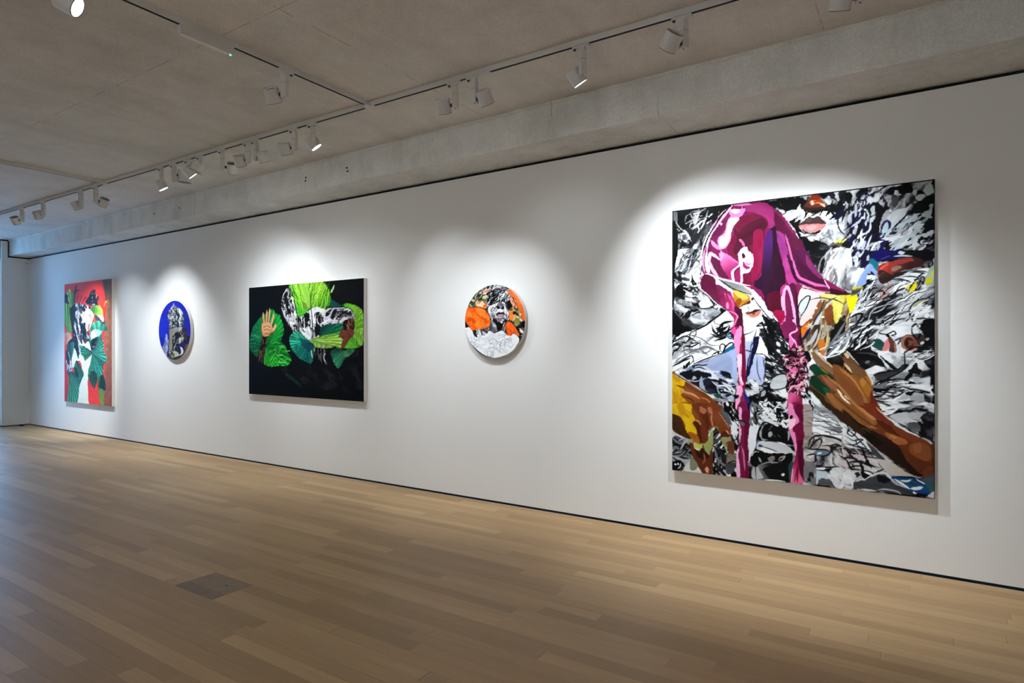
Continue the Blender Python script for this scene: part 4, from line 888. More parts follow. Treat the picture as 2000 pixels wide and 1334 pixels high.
    c.fill([(340, 830), (400, 815), (440, 850), (460, 910), (540, 950), (590, 1010), (600, 1100), (520, 1060), (430, 1010), (345, 950), (322, 880)], (98, 28, 62), var=14, ang=30)
    c.grad([(460, 900), (560, 960), (600, 1030), (600, 1120), (520, 1080), (480, 1020)], (480, 940), (110, 32, 70), (580, 1090), (180, 54, 110), var=12)
    c.stroke([(345, 830), (322, 870), (325, 930), (380, 980), (470, 1070), (540, 1110)], 4, WH)
    # highlights
    for q, w in (([(360, 810), (345, 700), (370, 560), (430, 420), (520, 320)], 10),):
        c.stroke(q, w, (236, 160, 208), True)
    c.T(*A1)
    c.fill([(1030, 590), (1200, 570), (1300, 560), (1270, 650), (1180, 720), (1130, 800), (1070, 930), (1050, 1080), (1000, 1180), (900, 1230), (850, 1150), (860, 1030), (950, 960), (990, 800), (1050, 680)], (228, 148, 200), var=20, ang=-50)
    c.fill([(1040, 720), (1200, 720), (1120, 830), (1070, 950), (1040, 1070), (980, 1170), (900, 1210), (870, 1120), (890, 1030), (960, 990), (1000, 860)], (252, 216, 240), var=10); c.fill([(1050, 580), (1180, 560), (1220, 600), (1130, 640)], (250, 208, 236)); c.stroke([(1110, 500), (1250, 490), (1390, 490)], 14, (214, 120, 180)); c.stroke([(1250, 520), (1240, 600)], 12, (240, 180, 220))
    c.stroke([(1090, 500), (1030, 580), (860, 800), (740, 980), (680, 1150), (670, 1330)], 10, (246, 206, 236)); c.stroke([(1060, 520), (900, 690), (800, 850), (690, 1030), (620, 1230), (600, 1340)], 7, K); c.stroke([(760, 880), (680, 1000), (610, 1180), (600, 1300)], 7, WH)
    c.fill([(860, 790), (930, 800), (900, 830)], PK); c.stroke([(740, 1080), (800, 1160), (890, 1230)], 16, (230, 150, 200)); c.stroke([(890, 1230), (910, 1340)], 14, (240, 170, 215))
    c.fill([(1180, 1340), (1220, 1230), (1310, 1180), (1340, 1250), (1330, 1340)], (250, 206, 236), var=8); c.stroke([(1200, 1060), (1250, 1110), (1290, 1180)], 12, (220, 110, 160))
    c.T(*B1)
    c.stroke([(670, 0), (660, 160), (680, 270), (700, 380)], 15, (250, 212, 240), w2=24); c.stroke([(720, 260), (715, 100), (730, 40), (800, 80), (900, 160)], 14, (248, 190, 228)); c.stroke([(720, 180), (760, 300), (850, 420)], 15, (246, 190, 226)); c.stroke([(900, 0), (920, 80), (890, 160)], 14, (240, 160, 210)); c.stroke([(960, 40), (1080, 130), (1190, 200)], 10, (220, 120, 180))
    c.fill([(1180, 60), (1230, 0), (1340, 0), (1420, 70), (1430, 200), (1390, 310), (1330, 360), (1260, 380), (1260, 500), (1220, 540), (1220, 400), (1210, 260), (1130, 320), (1110, 380), (1130, 500), (1080, 480), (1070, 330), (1180, 230)], (250, 200, 234), var=10)
    c.fill([(1245, 50), (1280, 40), (1300, 90), (1270, 130), (1250, 110)], (72, 20, 50)); c.fill([(1270, 170), (1310, 230), (1370, 270), (1320, 300), (1260, 250)], (150, 50, 110)); c.stroke([(1290, 190), (1350, 220), (1390, 200)], 5, (190, 90, 160)); c.fill([(1150, 330), (1205, 290), (1220, 400), (1210, 520), (1140, 490), (1130, 380)], (150, 40, 96), var=10); c.stroke([(620, 370), (560, 420), (550, 520)], 6, (250, 210, 236)); c.stroke([(640, 370), (730, 390), (880, 450), (1080, 500), (1260, 550), (1390, 570)], 8, (250, 216, 236))
    c.stroke([(960, 680), (985, 800)], 9, (220, 110, 160)); c.fill([(985, 860), (1020, 840), (1030, 930), (1000, 940)], (244, 150, 190)); c.stroke([(1010, 700), (1060, 780), (1100, 860), (1100, 990)], 10, (206, 90, 150))
    c.fill([(1120, 920), (1200, 930), (1250, 1000), (1260, 1345), (1060, 1345), (1110, 1200), (1160, 1060)], (84, 22, 52), var=10); c.fill([(1000, 975), (1110, 1010), (1165, 1070), (1150, 1200), (1080, 1320), (1110, 1180), (1100, 1050)], (170, 50, 100), var=10); c.stroke([(1010, 980), (1110, 1010), (1170, 1070), (1130, 1180), (1090, 1260)], 6, (240, 140, 190)); c.fill([(1160, 1260), (1220, 1230), (1240, 1345), (1150, 1345)], (240, 160, 210))
    c.T(*B2)
    c.stroke([(520, 1160), (540, 1060), (500, 900), (500, 700), (555, 590), (620, 680), (660, 880), (690, 1080), (720, 1280), (650, 1340)], 15, (250, 178, 224), True); c.stroke([(470, 1200), (530, 1090)], 15, (244, 130, 190)); c.stroke([(470, 740), (480, 620), (540, 540)], 12, (186, 60, 124))
    c.fill([(555, 640), (600, 720), (640, 900), (680, 1150), (700, 1260), (640, 1345), (540, 1280), (500, 1200), (545, 1080), (530, 880), (530, 720)], (120, 34, 80), var=14, ang=80); c.fill([(600, 560), (690, 540), (720, 800), (770, 1200), (775, 1345), (730, 1345), (700, 1050), (650, 740)], (92, 26, 58), var=10, ang=85); c.fill([(650, 1130), (690, 1120), (710, 1220)], (246, 180, 224)); c.fill([(340, 1000), (500, 970), (520, 1080), (460, 1180)], (170, 30, 80), var=14)
    c.grad([(560, 60), (680, 230), (760, 450), (860, 480), (1000, 540), (1220, 590), (1280, 670), (1080, 650), (900, 590), (740, 510), (660, 420)], (700, 400), (60, 18, 48), (1200, 620), (110, 28, 70), var=8)
    c.fill([(700, 0), (880, 0), (960, 160), (1080, 350), (1180, 470), (1230, 580), (1040, 520), (850, 460), (740, 400), (690, 230)], (92, 30, 74), var=14, ang=50, col2=(74, 22, 56), th=.56); c.fill([(880, 60), (960, 180), (1070, 340), (1160, 440), (1080, 440), (960, 330), (880, 200)], (134, 50, 106), var=12, ang=50)
    c.stroke([(660, 140), (690, 280), (760, 430), (880, 490), (1020, 550), (1160, 570), (1230, 590)], 12, (222, 110, 174)); c.stroke([(1150, 430), (1220, 560), (1290, 670)], 5, (240, 190, 216)); c.stroke([(760, 530), (900, 590), (1080, 655), (1270, 675)], 6, (214, 110, 150)); c.fill([(1270, 610), (1400, 640), (1510, 680), (1510, 720), (1380, 700), (1280, 680)], (70, 22, 46)); c.stroke([(1180, 685), (1350, 705), (1510, 720)], 5, K)
    c.stroke([(700, 560), (735, 900), (775, 1345)], 4, K)
    c.T(*B3); c.fill([(0, 660), (70, 690), (110, 715), (0, 715)], (60, 22, 42)); c.stroke([(0, 600), (60, 640)], 5, K); c.stroke([(20, 590), (90, 660)], 4, K)
    # right drip
    c.T(*C2)
    c.fill([(560, 0), (780, 0), (790, 120), (815, 330), (800, 420), (610, 400), (600, 130)], (122, 34, 78), var=12); c.stroke([(720, 0), (720, 50), (610, 120), (700, 250), (730, 360)], 8, (246, 180, 222)); c.fill([(600, 130), (650, 200), (670, 260), (610, 330)], (232, 120, 184)); c.fill([(740, 160), (790, 130), (820, 320), (800, 420), (760, 400)], (84, 22, 52))
    c.fill([(610, 390), (800, 390), (790, 700), (780, 1000), (810, 1345), (580, 1345), (600, 900), (590, 600)], (110, 34, 66), var=16); c.specks([(610, 370), (840, 380), (850, 900), (790, 1060), (600, 1000), (590, 500)], 190, 36, 6, [K, K, (214, 130, 160), (236, 190, 200), (60, 20, 36), (150, 50, 90)], -25, 60, 131, bend=.7)
    c.fill([(600, 660), (660, 690), (740, 720), (680, 750), (610, 700)], (236, 130, 190)); c.stroke([(780, 0), (790, 180), (830, 340)], 5, K)
    c.grad([(590, 1080), (740, 1100), (810, 1230), (810, 1345), (580, 1345)], (600, 1200), (222, 110, 160), (740, 1280), (150, 30, 76), var=16)
    c.T(*D2)
    c.fill([(540, 0), (770, 0), (780, 340), (805, 600), (790, 900), (775, 1215), (590, 1195), (600, 1000), (660, 800), (640, 600), (570, 400), (555, 180)], (128, 30, 72), var=14, ang=85)
    c.fill([(550, 0), (620, 0), (640, 120), (700, 200), (720, 270), (640, 330), (640, 400), (680, 640), (660, 760), (620, 560), (560, 390), (555, 200)], (232, 140, 188), var=16, ang=80); c.fill([(560, 200), (610, 230), (660, 220), (640, 330), (600, 380), (560, 360)], (250, 206, 226), var=8); c.fill([(700, 0), (775, 60), (775, 300), (720, 200), (640, 80)], (100, 16, 54), var=10); c.fill([(640, 330), (770, 300), (800, 600), (790, 700), (700, 520), (620, 400)], (118, 16, 60), var=12); c.fill([(700, 560), (800, 600), (790, 900), (770, 1200), (720, 1000), (690, 760)], (96, 14, 50), var=10)
    c.grad([(640, 860), (690, 760), (710, 1000), (770, 1150), (770, 1215), (590, 1195)], (620, 1100), (226, 120, 160), (720, 900), (150, 30, 84), var=14); c.stroke([(660, 860), (690, 960), (660, 1080), (640, 1190)], 9, (170, 40, 90)); c.stroke([(700, 960), (690, 1080), (690, 1200)], 7, (110, 16, 54)); c.stroke([(620, 1000), (600, 1190)], 14, (228, 200, 214)); c.stroke([(600, 190), (590, 210)], 12, K, False)
    # left drip
    c.T(*C1)
    c.fill([(1090, 0), (1250, 0), (1290, 160), (1295, 340), (1305, 700), (1300, 920), (1290, 1100), (1380, 1345), (1150, 1345), (1140, 1100), (1180, 950), (1165, 600), (1140, 300), (1060, 90)], (158, 34, 84), var=12, ang=85)
    c.fill([(1140, 60), (1190, 0), (1240, 0), (1230, 200), (1200, 440), (1250, 640), (1230, 780), (1270, 920), (1230, 950), (1190, 800), (1160, 460), (1110, 220)], (240, 160, 206), var=16, ang=85); c.fill([(1170, 460), (1240, 440), (1220, 700), (1200, 800), (1170, 640)], (252, 220, 238)); c.fill([(1240, 0), (1290, 160), (1295, 340), (1240, 300)], (120, 20, 56)); c.fill([(1240, 360), (1300, 380), (1305, 860), (1260, 860), (1230, 720), (1250, 600)], (124, 16, 56), var=10); c.fill([(1060, 60), (1130, 0), (1140, 80), (1100, 160)], (226, 90, 160)); c.fill([(1060, 80), (1120, 130), (1100, 200)], (70, 16, 40)); c.stroke([(1210, 780), (1240, 880), (1270, 930)], 8, (252, 226, 240))
    c.fill([(1150, 960), (1230, 960), (1260, 1040), (1220, 1200), (1150, 1345), (1140, 1150)], (240, 176, 208), var=14); c.fill([(1250, 1060), (1300, 1090), (1350, 1345), (1200, 1345), (1220, 1180)], (146, 36, 84), var=20, rough=3); c.stroke([(1090, 1110), (1150, 1110), (1200, 1120)], 7, K); c.stroke([(1130, 960), (1150, 1020), (1130, 1140), (1130, 1345)], 4, K); c.fill([(1110, 1120), (1180, 1110), (1170, 1150), (1130, 1160)], K)
    c.fill([(1270, 1040), (1300, 1060), (1350, 1160), (1370, 1345), (1330, 1345), (1290, 1180)], (50, 46, 130), var=8)
    c.T(*D1)
    c.fill([(1180, 0), (1350, 0), (1355, 470), (1345, 1195), (1170, 1190), (1190, 800), (1200, 300)], (130, 32, 80), var=10, ang=88)
    c.fill([(1190, 60), (1240, 80), (1240, 250), (1200, 280)], (240, 180, 214), var=10); c.fill([(1175, 820), (1230, 500), (1220, 340), (1190, 330), (1200, 640), (1150, 820), (1165, 1180), (1215, 1190), (1210, 1000)], (240, 186, 216), var=8); c.stroke([(1230, 680), (1270, 800), (1290, 1000), (1330, 1180)], 8, (206, 120, 160)); c.fill([(1240, 150), (1340, 100), (1350, 250), (1240, 240)], (110, 20, 62), var=12); c.fill([(1290, 260), (1350, 300), (1350, 1190), (1310, 1180), (1290, 800)], (110, 18, 60), var=8)
    c.fill([(1190, 260), (1260, 260), (1300, 320), (1280, 360), (1220, 330)], (110, 100, 104), rough=3); c.stroke([(1120, 280), (1200, 265), (1290, 290), (1300, 340)], 5, K); c.fill([(1330, 0), (1370, 0), (1385, 250), (1380, 470), (1355, 460), (1360, 200)], (34, 28, 80), var=6)
    c.fill([(1350, 480), (1385, 300), (1370, 40), (1420, 60), (1480, 160), (1480, 560), (1470, 700), (1360, 900), (1350, 1195)], (232, 235, 240), var=6); c.specks([(1390, 60), (1500, 60), (1500, 300), (1400, 280)], 16, 60, 10, [K, G1, G2], 70, 30, 132)
    c.fill([(1370, 930), (1400, 820), (1470, 740), (1501, 760), (1501, 1010), (1430, 1020)], K, rough=3); c.stroke([(1390, 860), (1450, 780), (1501, 780)], 6, G3); c.stroke([(1170, 520), (1150, 580), (1090, 590)], 4, K)
    # ------------------------------------------------ lower right: white page, pen scribble, beige stones
    c.T(*D2)
    c.fill([(790, 0), (930, 90), (925, 500), (800, 490), (775, 200)], (176, 160, 154), var=12); c.stroke([(800, 490), (925, 490)], 4, K); c.stroke([(925, 90), (930, 500)], 6, K)
    c.marble([(935, 100), (1050, 140), (1230, 240), (1412, 340), (1412, 560), (1150, 490), (940, 480)], [(0, G2), (.12, G4), (.22, WH), (1, (246, 248, 248))], 15, 4, .05, .8, seed=141)
    c.specks([(940, 120), (1400, 340), (1400, 540), (940, 470)], 26, 60, 4, [G2, G1, G3], 15, 20, 142)
    c.marble([(800, 500), (1150, 490), (1412, 580), (1412, 960), (980, 960), (810, 900)], [(0, G0), (.25, (120, 112, 108)), (.5, (170, 160, 156)), (.8, (196, 188, 184)), (1, G4)], 5, 2, .03, 1.3, seed=143)
    c.marble([(980, 780), (1250, 760), (1240, 960), (980, 960)], [(0, G0), (.3, G2), (.6, G3), (1, G4)], 80, 3, .04, 1, seed=144)
    c.fill([(1200, 640), (1412, 640), (1412, 700), (1300, 680), (1250, 800), (1200, 720)], (40, 38, 38), rough=4); c.marble([(1250, 690), (1412, 680), (1412, 940), (1240, 930)], [(0, K), (.4, G1), (.6, (170, 160, 156)), (1, G4)], 60, 2, .06, 1.5, seed=145)
    c.fill([(935, 740), (1000, 710), (1150, 720), (1160, 780), (1050, 790), (960, 780)], (112, 130, 146), var=18); c.fill([(1000, 750), (1050, 740), (1060, 765), (1010, 770)], (236, 240, 244)); c.fill([(1010, 660), (1080, 640), (1180, 640), (1200, 690), (1100, 700), (1020, 700)], (196, 190, 188), var=12)
    for q in ([(860, 660), (880, 560), (940, 500), (1080, 480), (1250, 510), (1412, 570)], [(890, 680), (960, 580), (1040, 530), (1060, 580), (1010, 680)], [(800, 660), (900, 690), (1100, 700), (1180, 720)], [(820, 800), (900, 770), (960, 780), (950, 890), (830, 890)], [(840, 820), (930, 880)], [(830, 900), (1000, 960), (1200, 970), (1412, 960)], [(1060, 640), (1180, 640), (1210, 720), (1130, 790), (980, 790)], [(1100, 500), (1260, 520), (1412, 600)], [(830, 930), (920, 950), (1100, 940)], [(940, 510), (930, 600), (870, 690)], [(1180, 640), (1300, 620), (1412, 690)]): c.stroke(q, 7, G0)
    c.fill([(800, 900), (960, 920), (970, 1215), (900, 1215), (880, 1100), (800, 1200)], (128, 126, 128), var=26, ang=85, f=.04); c.fill([(970, 1000), (1120, 1010), (1150, 1120), (1040, 1150), (1010, 1230), (970, 1220)], (196, 212, 220), var=16, rough=4); c.fill([(1030, 1180), (1160, 1150), (1230, 1210), (1250, 1260), (1040, 1240)], (96, 96, 100), var=24, rough=4); c.marble([(1200, 1010), (1412, 1000), (1412, 1270), (1260, 1260)], [(0, G1), (.2, G3), (.4, G4), (1, WH)], 40, 2, .05, 1.3, seed=146); c.stroke([(975, 960), (970, 1220)], 8, (60, 84, 100)); c.fill([(1000, 980), (1110, 975), (1110, 1005), (1000, 1010)], WH); c.stroke([(980, 1010), (1140, 1020), (1230, 1000)], 5, K); c.stroke([(870, 1120), (900, 1060), (930, 1140)], 12, G0)
    c.T(*D3)
    c.marble([(0, 230), (250, 430), (430, 620), (640, 800), (460, 900), (400, 940), (0, 880)], [(0, G1), (.2, (150, 142, 140)), (.5, (188, 178, 176)), (.85, (206, 198, 196)), (1, G4)], 12, 3, .03, 1, seed=151)
    c.fill([(0, 235), (160, 350), (270, 470), (380, 640), (250, 620), (0, 560)], (228, 231, 232), var=10); c.fill([(300, 520), (430, 620), (560, 760), (460, 740), (390, 660)], (76, 80, 84), var=16)
    for q in ([(0, 250), (60, 340), (40, 400), (110, 440), (150, 380), (90, 330), (30, 370)], [(0, 310), (130, 420), (270, 570), (400, 740)], [(0, 430), (120, 500), (220, 480), (240, 500), (120, 560), (0, 500)], [(0, 620), (150, 650), (300, 720), (450, 750), (480, 830), (560, 910)], [(0, 540), (180, 590), (380, 640)], [(60, 340), (200, 400), (260, 460)], [(0, 870), (200, 900), (380, 950), (560, 880), (620, 800), (680, 880)], [(120, 560), (130, 1160)], [(150, 440), (170, 560), (300, 620), (400, 700)], [(540, 930), (640, 920), (630, 960)]): c.stroke(q, 5, G0)
    c.specks([(0, 640), (160, 660), (340, 760), (320, 880), (0, 860)], 30, 90, 7, [K, G0, (210, 200, 200), (120, 108, 108)], 30, 60, 152); c.fill([(290, 770), (335, 770), (330, 850), (300, 820)], K)
    c.marble([(0, 910), (120, 920), (240, 960), (130, 1070), (120, 1165), (0, 1150)], [(0, G2), (.2, G4), (1, WH)], 30, 2, .05, 1, seed=153); c.fill([(130, 940), (200, 920), (230, 980), (160, 1000)], (50, 48, 48), rough=4); c.fill([(230, 980), (260, 900), (400, 960), (300, 1030)], K, rough=3); c.stroke([(270, 930), (330, 950), (380, 970)], 10, WH)
    c.fill([(160, 1080), (420, 990), (480, 960), (700, 1100), (900, 1180), (1100, 1240), (1160, 1260), (780, 1240), (480, 1190), (220, 1160), (130, 1150)], (66, 68, 72), var=18, ang=10, f=.04); c.fill([(440, 1000), (540, 960), (640, 1040), (600, 1090), (480, 1060)], (24, 24, 26), rough=4, col2=G3, th=.66); c.stroke([(450, 1180), (560, 1170), (720, 1200), (780, 1240)], 7, G3); c.stroke([(230, 1170), (320, 1180), (440, 1195)], 8, G4); c.stroke([(260, 1050), (380, 980), (470, 950), (560, 950), (640, 1010), (720, 1060)], 9, G4)
    c.grad([(440, 760), (640, 800), (840, 930), (960, 1000), (740, 1010), (620, 960), (560, 920)], (560, 850), (198, 194, 190), (900, 970), (196, 180, 160), var=10)
    c.fill([(640, 1000), (900, 990), (1040, 1020), (1235, 980), (1235, 1200), (1140, 1260), (960, 1230), (800, 1120), (700, 1060)], (34, 84, 134), var=20, ang=15, f=.04, col2=(40, 60, 80), th=.62)
    c.fill([(1060, 1040), (1235, 980), (1235, 1230), (1150, 1160), (1100, 1080)], (74, 100, 108), var=20); c.stroke([(690, 1030), (800, 1100), (900, 1170)], 9, (226, 236, 240)); c.stroke([(770, 1050), (860, 1060), (910, 1040)], 8, (220, 232, 240)); c.stroke([(910, 1160), (1000, 1160), (1070, 1140)], 13, (226, 234, 238)); c.stroke([(960, 1020), (1020, 1060), (1110, 1100)], 8, (226, 234, 238)); c.stroke([(640, 985), (800, 1010), (940, 1010), (1000, 1060), (1100, 1110)], 5, K)
    c.fill([(960, 1220), (1160, 1250), (1100, 1270), (940, 1240)], (16, 18, 22)); c.fill([(1150, 1250), (1235, 1200), (1240, 1290), (1150, 1275)], (206, 208, 206)); c.stroke([(955, 1215), (970, 1225)], 8, WH, False)
    # forest of greys right of the arm
    c.marble([(420, 0), (1235, 0), (1235, 560), (1050, 470), (800, 360), (620, 200)], [(0, K), (.2, G0), (.34, G2), (.55, G3), (.8, G4), (1, WH)], 12, 2.5, .035, 1.4, seed=154)
    c.fill([(620, 160), (860, 110), (920, 230), (740, 240)], (196, 198, 198), var=14); c.fill([(880, 120), (1100, 110), (1060, 200), (920, 210)], (176, 178, 180), var=16); c.fill([(1060, 180), (1235, 140), (1235, 560), (1180, 500), (1040, 440), (1000, 250), (1100, 260)], (18, 18, 19), rough=5, col2=G1, th=.66); c.fill([(870, 270), (1000, 250), (1040, 360), (940, 380)], (96, 98, 100), var=30, f=.06); c.fill([(600, 190), (700, 240), (820, 330), (1020, 440), (1000, 455), (830, 380), (720, 310)], (226, 228, 228), var=8); c.stroke([(740, 260), (850, 320)], 9, K); c.stroke([(760, 250), (860, 300)], 6, WH); c.fill([(640, 100), (860, 80), (1120, 90), (1110, 60), (860, 90), (700, 110)], K, rough=4); c.specks([(430, 0), (560, 0), (600, 90), (480, 80)], 12, 80, 9, [K, WH, G2], 20, 30, 155)
    # ------------------------------------------------ the long hand and forearm
    c.T(*C2)
    SK, SKL, SKD = (142, 92, 54), (196, 146, 100), (70, 44, 26)
    c.fill([(940, 380), (1000, 355), (1100, 460), (1240, 570), (1370, 690), (1510, 740), (1510, 1345), (1350, 1345), (1120, 1200), (1000, 1060), (930, 960), (930, 860), (1000, 770), (920, 660), (1000, 590), (1100, 650)], (110, 74, 46), var=16, ang=50, f=.02)
    c.fill([(940, 380), (1000, 355), (1080, 440), (1230, 570), (1370, 690), (1500, 760), (1400, 800), (1250, 740), (1120, 640), (1020, 560)], (138, 104, 78), var=16, ang=45); c.stroke([(990, 360), (1060, 430), (1160, 530), (1280, 620), (1390, 720)], 7, (206, 180, 148)); c.fill([(930, 370), (960, 350), (980, 390), (960, 400)], (230, 220, 206))
    c.fill([(930, 660), (1000, 595), (1080, 640), (1200, 730), (1320, 810), (1340, 860), (1200, 800), (1100, 770), (1040, 790)], (20, 64, 44), var=10, ang=40); c.fill([(1080, 640), (1180, 700), (1240, 760), (1160, 720)], (130, 150, 50), al=.8); c.fill([(935, 860), (960, 790), (1040, 790), (1150, 900), (1250, 1000), (1260, 1080), (1180, 1100), (1060, 1030), (960, 940)], (22, 58, 38), var=10, ang=48); c.fill([(1150, 980), (1240, 990), (1230, 1070), (1180, 1060)], (40, 110, 80), al=.6); c.fill([(930, 960), (1000, 1000), (1160, 1130), (1180, 1280), (1060, 1160), (970, 1060)], (52, 50, 24), var=10, ang=50)
    c.fill([(1120, 780), (1220, 820), (1320, 880), (1380, 980), (1360, 1040), (1240, 960)], (150, 96, 66), var=14, ang=45); c.fill([(1350, 760), (1510, 740), (1510, 1180), (1430, 1060), (1380, 940)], (120, 72, 42), var=12, ang=60); c.stroke([(1380, 1010), (1450, 1100), (1510, 1170)], 11, (240, 226, 200)); c.fill([(1200, 1080), (1300, 1080), (1420, 1180), (1510, 1290), (1510, 1345), (1380, 1345), (1290, 1230)], (150, 104, 54), var=14, ang=45); c.fill([(1120, 1190), (1250, 1240), (1360, 1345), (1240, 1345)], (60, 38, 24), var=8)
    c.T(*C3)
    c.fill([(0, 410), (60, 430), (120, 500), (220, 600), (360, 720), (440, 830), (460, 960), (470, 1130), (560, 1345), (0, 1345)], (136, 88, 48), var=14, ang=55, f=.02)
    c.fill([(0, 420), (50, 420), (90, 470), (220, 600), (360, 730), (300, 800), (140, 760), (120, 680), (0, 560)], (112, 80, 52), var=16, ang=48); c.fill([(0, 430), (40, 420), (80, 470), (40, 500)], (214, 186, 160)); c.fill([(0, 640), (60, 690), (130, 760), (60, 760), (0, 730)], (30, 20, 16)); c.stroke([(0, 590), (60, 660), (120, 740)], 9, (222, 196, 160)); c.fill([(240, 880), (300, 810), (400, 800), (440, 900), (430, 1060), (370, 1130), (300, 1010)], (168, 112, 44), var=14, ang=70); c.fill([(250, 860), (320, 820), (370, 880), (300, 960)], (190, 136, 66), al=.8); c.fill([(0, 760), (160, 800), (260, 960), (380, 1200), (430, 1345), (300, 1345), (160, 1140), (0, 960)], (146, 98, 58), var=18, ang=52, col2=(170, 118, 66), th=.6); c.fill([(0, 880), (120, 980), (260, 1160), (350, 1345), (200, 1345), (0, 1080)], (120, 74, 40), var=14, ang=50); c.fill([(430, 1040), (480, 1130), (560, 1345), (440, 1345), (420, 1200)], (122, 50, 34), var=12, ang=65); c.stroke([(0, 1110), (60, 1180), (120, 1250)], 13, (244, 232, 206)); c.fill([(0, 1190), (130, 1280), (180, 1345), (0, 1345)], (150, 104, 56), var=12); c.stroke([(330, 690), (400, 790), (450, 880), (450, 940)], 6, (226, 210, 190)); c.stroke([(100, 480), (200, 590), (340, 700)], 4, (60, 44, 34))
    c.T(*D3)
    c.fill([(0, 0), (420, 0), (560, 160), (720, 300), (850, 380), (1060, 470), (1180, 540), (1235, 620), (1235, 960), (1080, 1010), (960, 980), (800, 870), (620, 740), (440, 610), (260, 450), (140, 330), (0, 210)], (112, 60, 32), var=14, ang=38, f=.018)
    c.fill([(0, 60), (110, 180), (330, 340), (560, 450), (760, 600), (840, 760), (1000, 900), (1100, 980), (960, 985), (800, 870), (620, 740), (440, 610), (260, 450), (140, 330), (0, 210)], (44, 28, 19), var=10, ang=40); c.fill([(170, 320), (280, 340), (420, 440), (520, 540), (400, 560), (260, 430)], (30, 24, 16)); c.fill([(0, 100), (80, 160), (140, 300), (60, 260), (0, 200)], (50, 46, 26)); c.stroke([(180, 320), (300, 350), (360, 400)], 5, (70, 80, 40))
    c.fill([(0, 0), (160, 0), (280, 100), (430, 215), (420, 290), (260, 250), (130, 180), (0, 60)], (150, 96, 52), var=18, ang=40); c.stroke([(40, 40), (160, 190), (300, 280), (470, 340)], 15, (172, 122, 78)); c.stroke([(170, 20), (300, 130), (430, 215)], 14, (196, 144, 90)); c.fill([(200, 0), (420, 0), (520, 130), (540, 230), (440, 200), (300, 90)], (120, 54, 30), var=12, ang=45); c.fill([(430, 60), (560, 170), (640, 280), (560, 260), (460, 180)], (128, 52, 40), var=10); c.fill([(430, 220), (560, 260), (760, 420), (700, 440), (540, 340)], (92, 46, 26), var=12, ang=38); c.fill([(560, 390), (680, 420), (860, 500), (840, 560), (700, 540), (600, 460)], (168, 110, 66), var=16, ang=35); c.fill([(620, 420), (720, 450), (700, 480), (640, 450)], (196, 140, 92), al=.7); c.fill([(640, 280), (820, 370), (1050, 470), (1000, 540), (860, 480), (720, 400)], (126, 66, 38), var=12, ang=30); c.fill([(900, 560), (1040, 530), (1160, 580), (1220, 700), (1150, 780), (1000, 740), (900, 660)], (132, 78, 44), var=16, ang=20, f=.03); c.fill([(940, 570), (1040, 540), (1060, 640), (980, 680)], (156, 100, 60), al=.6); c.fill([(860, 680), (1000, 760), (1180, 800), (1235, 780), (1235, 940), (1080, 970), (940, 860)], (96, 52, 30), var=14, ang=25); c.fill([(1080, 900), (1235, 860), (1235, 970), (1100, 1000)], (110, 66, 46), al=.8); c.stroke([(440, 620), (560, 740), (680, 800)], 6, (200, 200, 198)); c.fill([(1190, 560), (1240, 600), (1240, 960), (1215, 900), (1200, 700)], (84, 46, 26), al=.7)
    c.stroke([(430, 40), (560, 160), (650, 240)], 5, (220, 206, 190))
    # strokes that carry the hand over from palm to wrist
    c.T(*OV)
    c.fill([(672, 742), (730, 770), (775, 835), (790, 900), (740, 880), (690, 820)], (140, 90, 52), var=18, ang=50, f=.02, col2=(168, 116, 66), th=.58)
    c.fill([(690, 850), (760, 900), (820, 970), (800, 980), (730, 930), (680, 880)], (146, 98, 54), var=16, ang=45, f=.02)
    c.fill([(660, 900), (740, 950), (800, 1010), (760, 1000), (690, 950)], (62, 42, 26), var=10, ang=42)
    c.stroke([(640, 780), (700, 830), (760, 900), (830, 960)], 9, (176, 124, 78)); c.stroke([(700, 760), (750, 800), (790, 860)], 8, (190, 134, 70)); c.stroke([(664, 850), (720, 900), (790, 955), (860, 1000)], 7, (106, 66, 36)); c.stroke([(688, 838), (712, 872), (740, 897)], 8, (244, 230, 206))
    c.stroke([(700, 705), (742, 752), (790, 790), (822, 830)], 8, (124, 88, 58))
    # thin dark strip on the right and top edges where the paint turns over
    c.T(1, 1, 1)
    c.stroke([(1313.4, 412.5), (1570, 381), (1827, 349.6)], 4, (20, 20, 22), False)
    c.stroke([(1826.4, 350), (1826, 972)], 4, (24, 24, 26), False)
    c.stroke([(1314, 640), (1314, 412)], 3, (24, 24, 26), False)
    return c
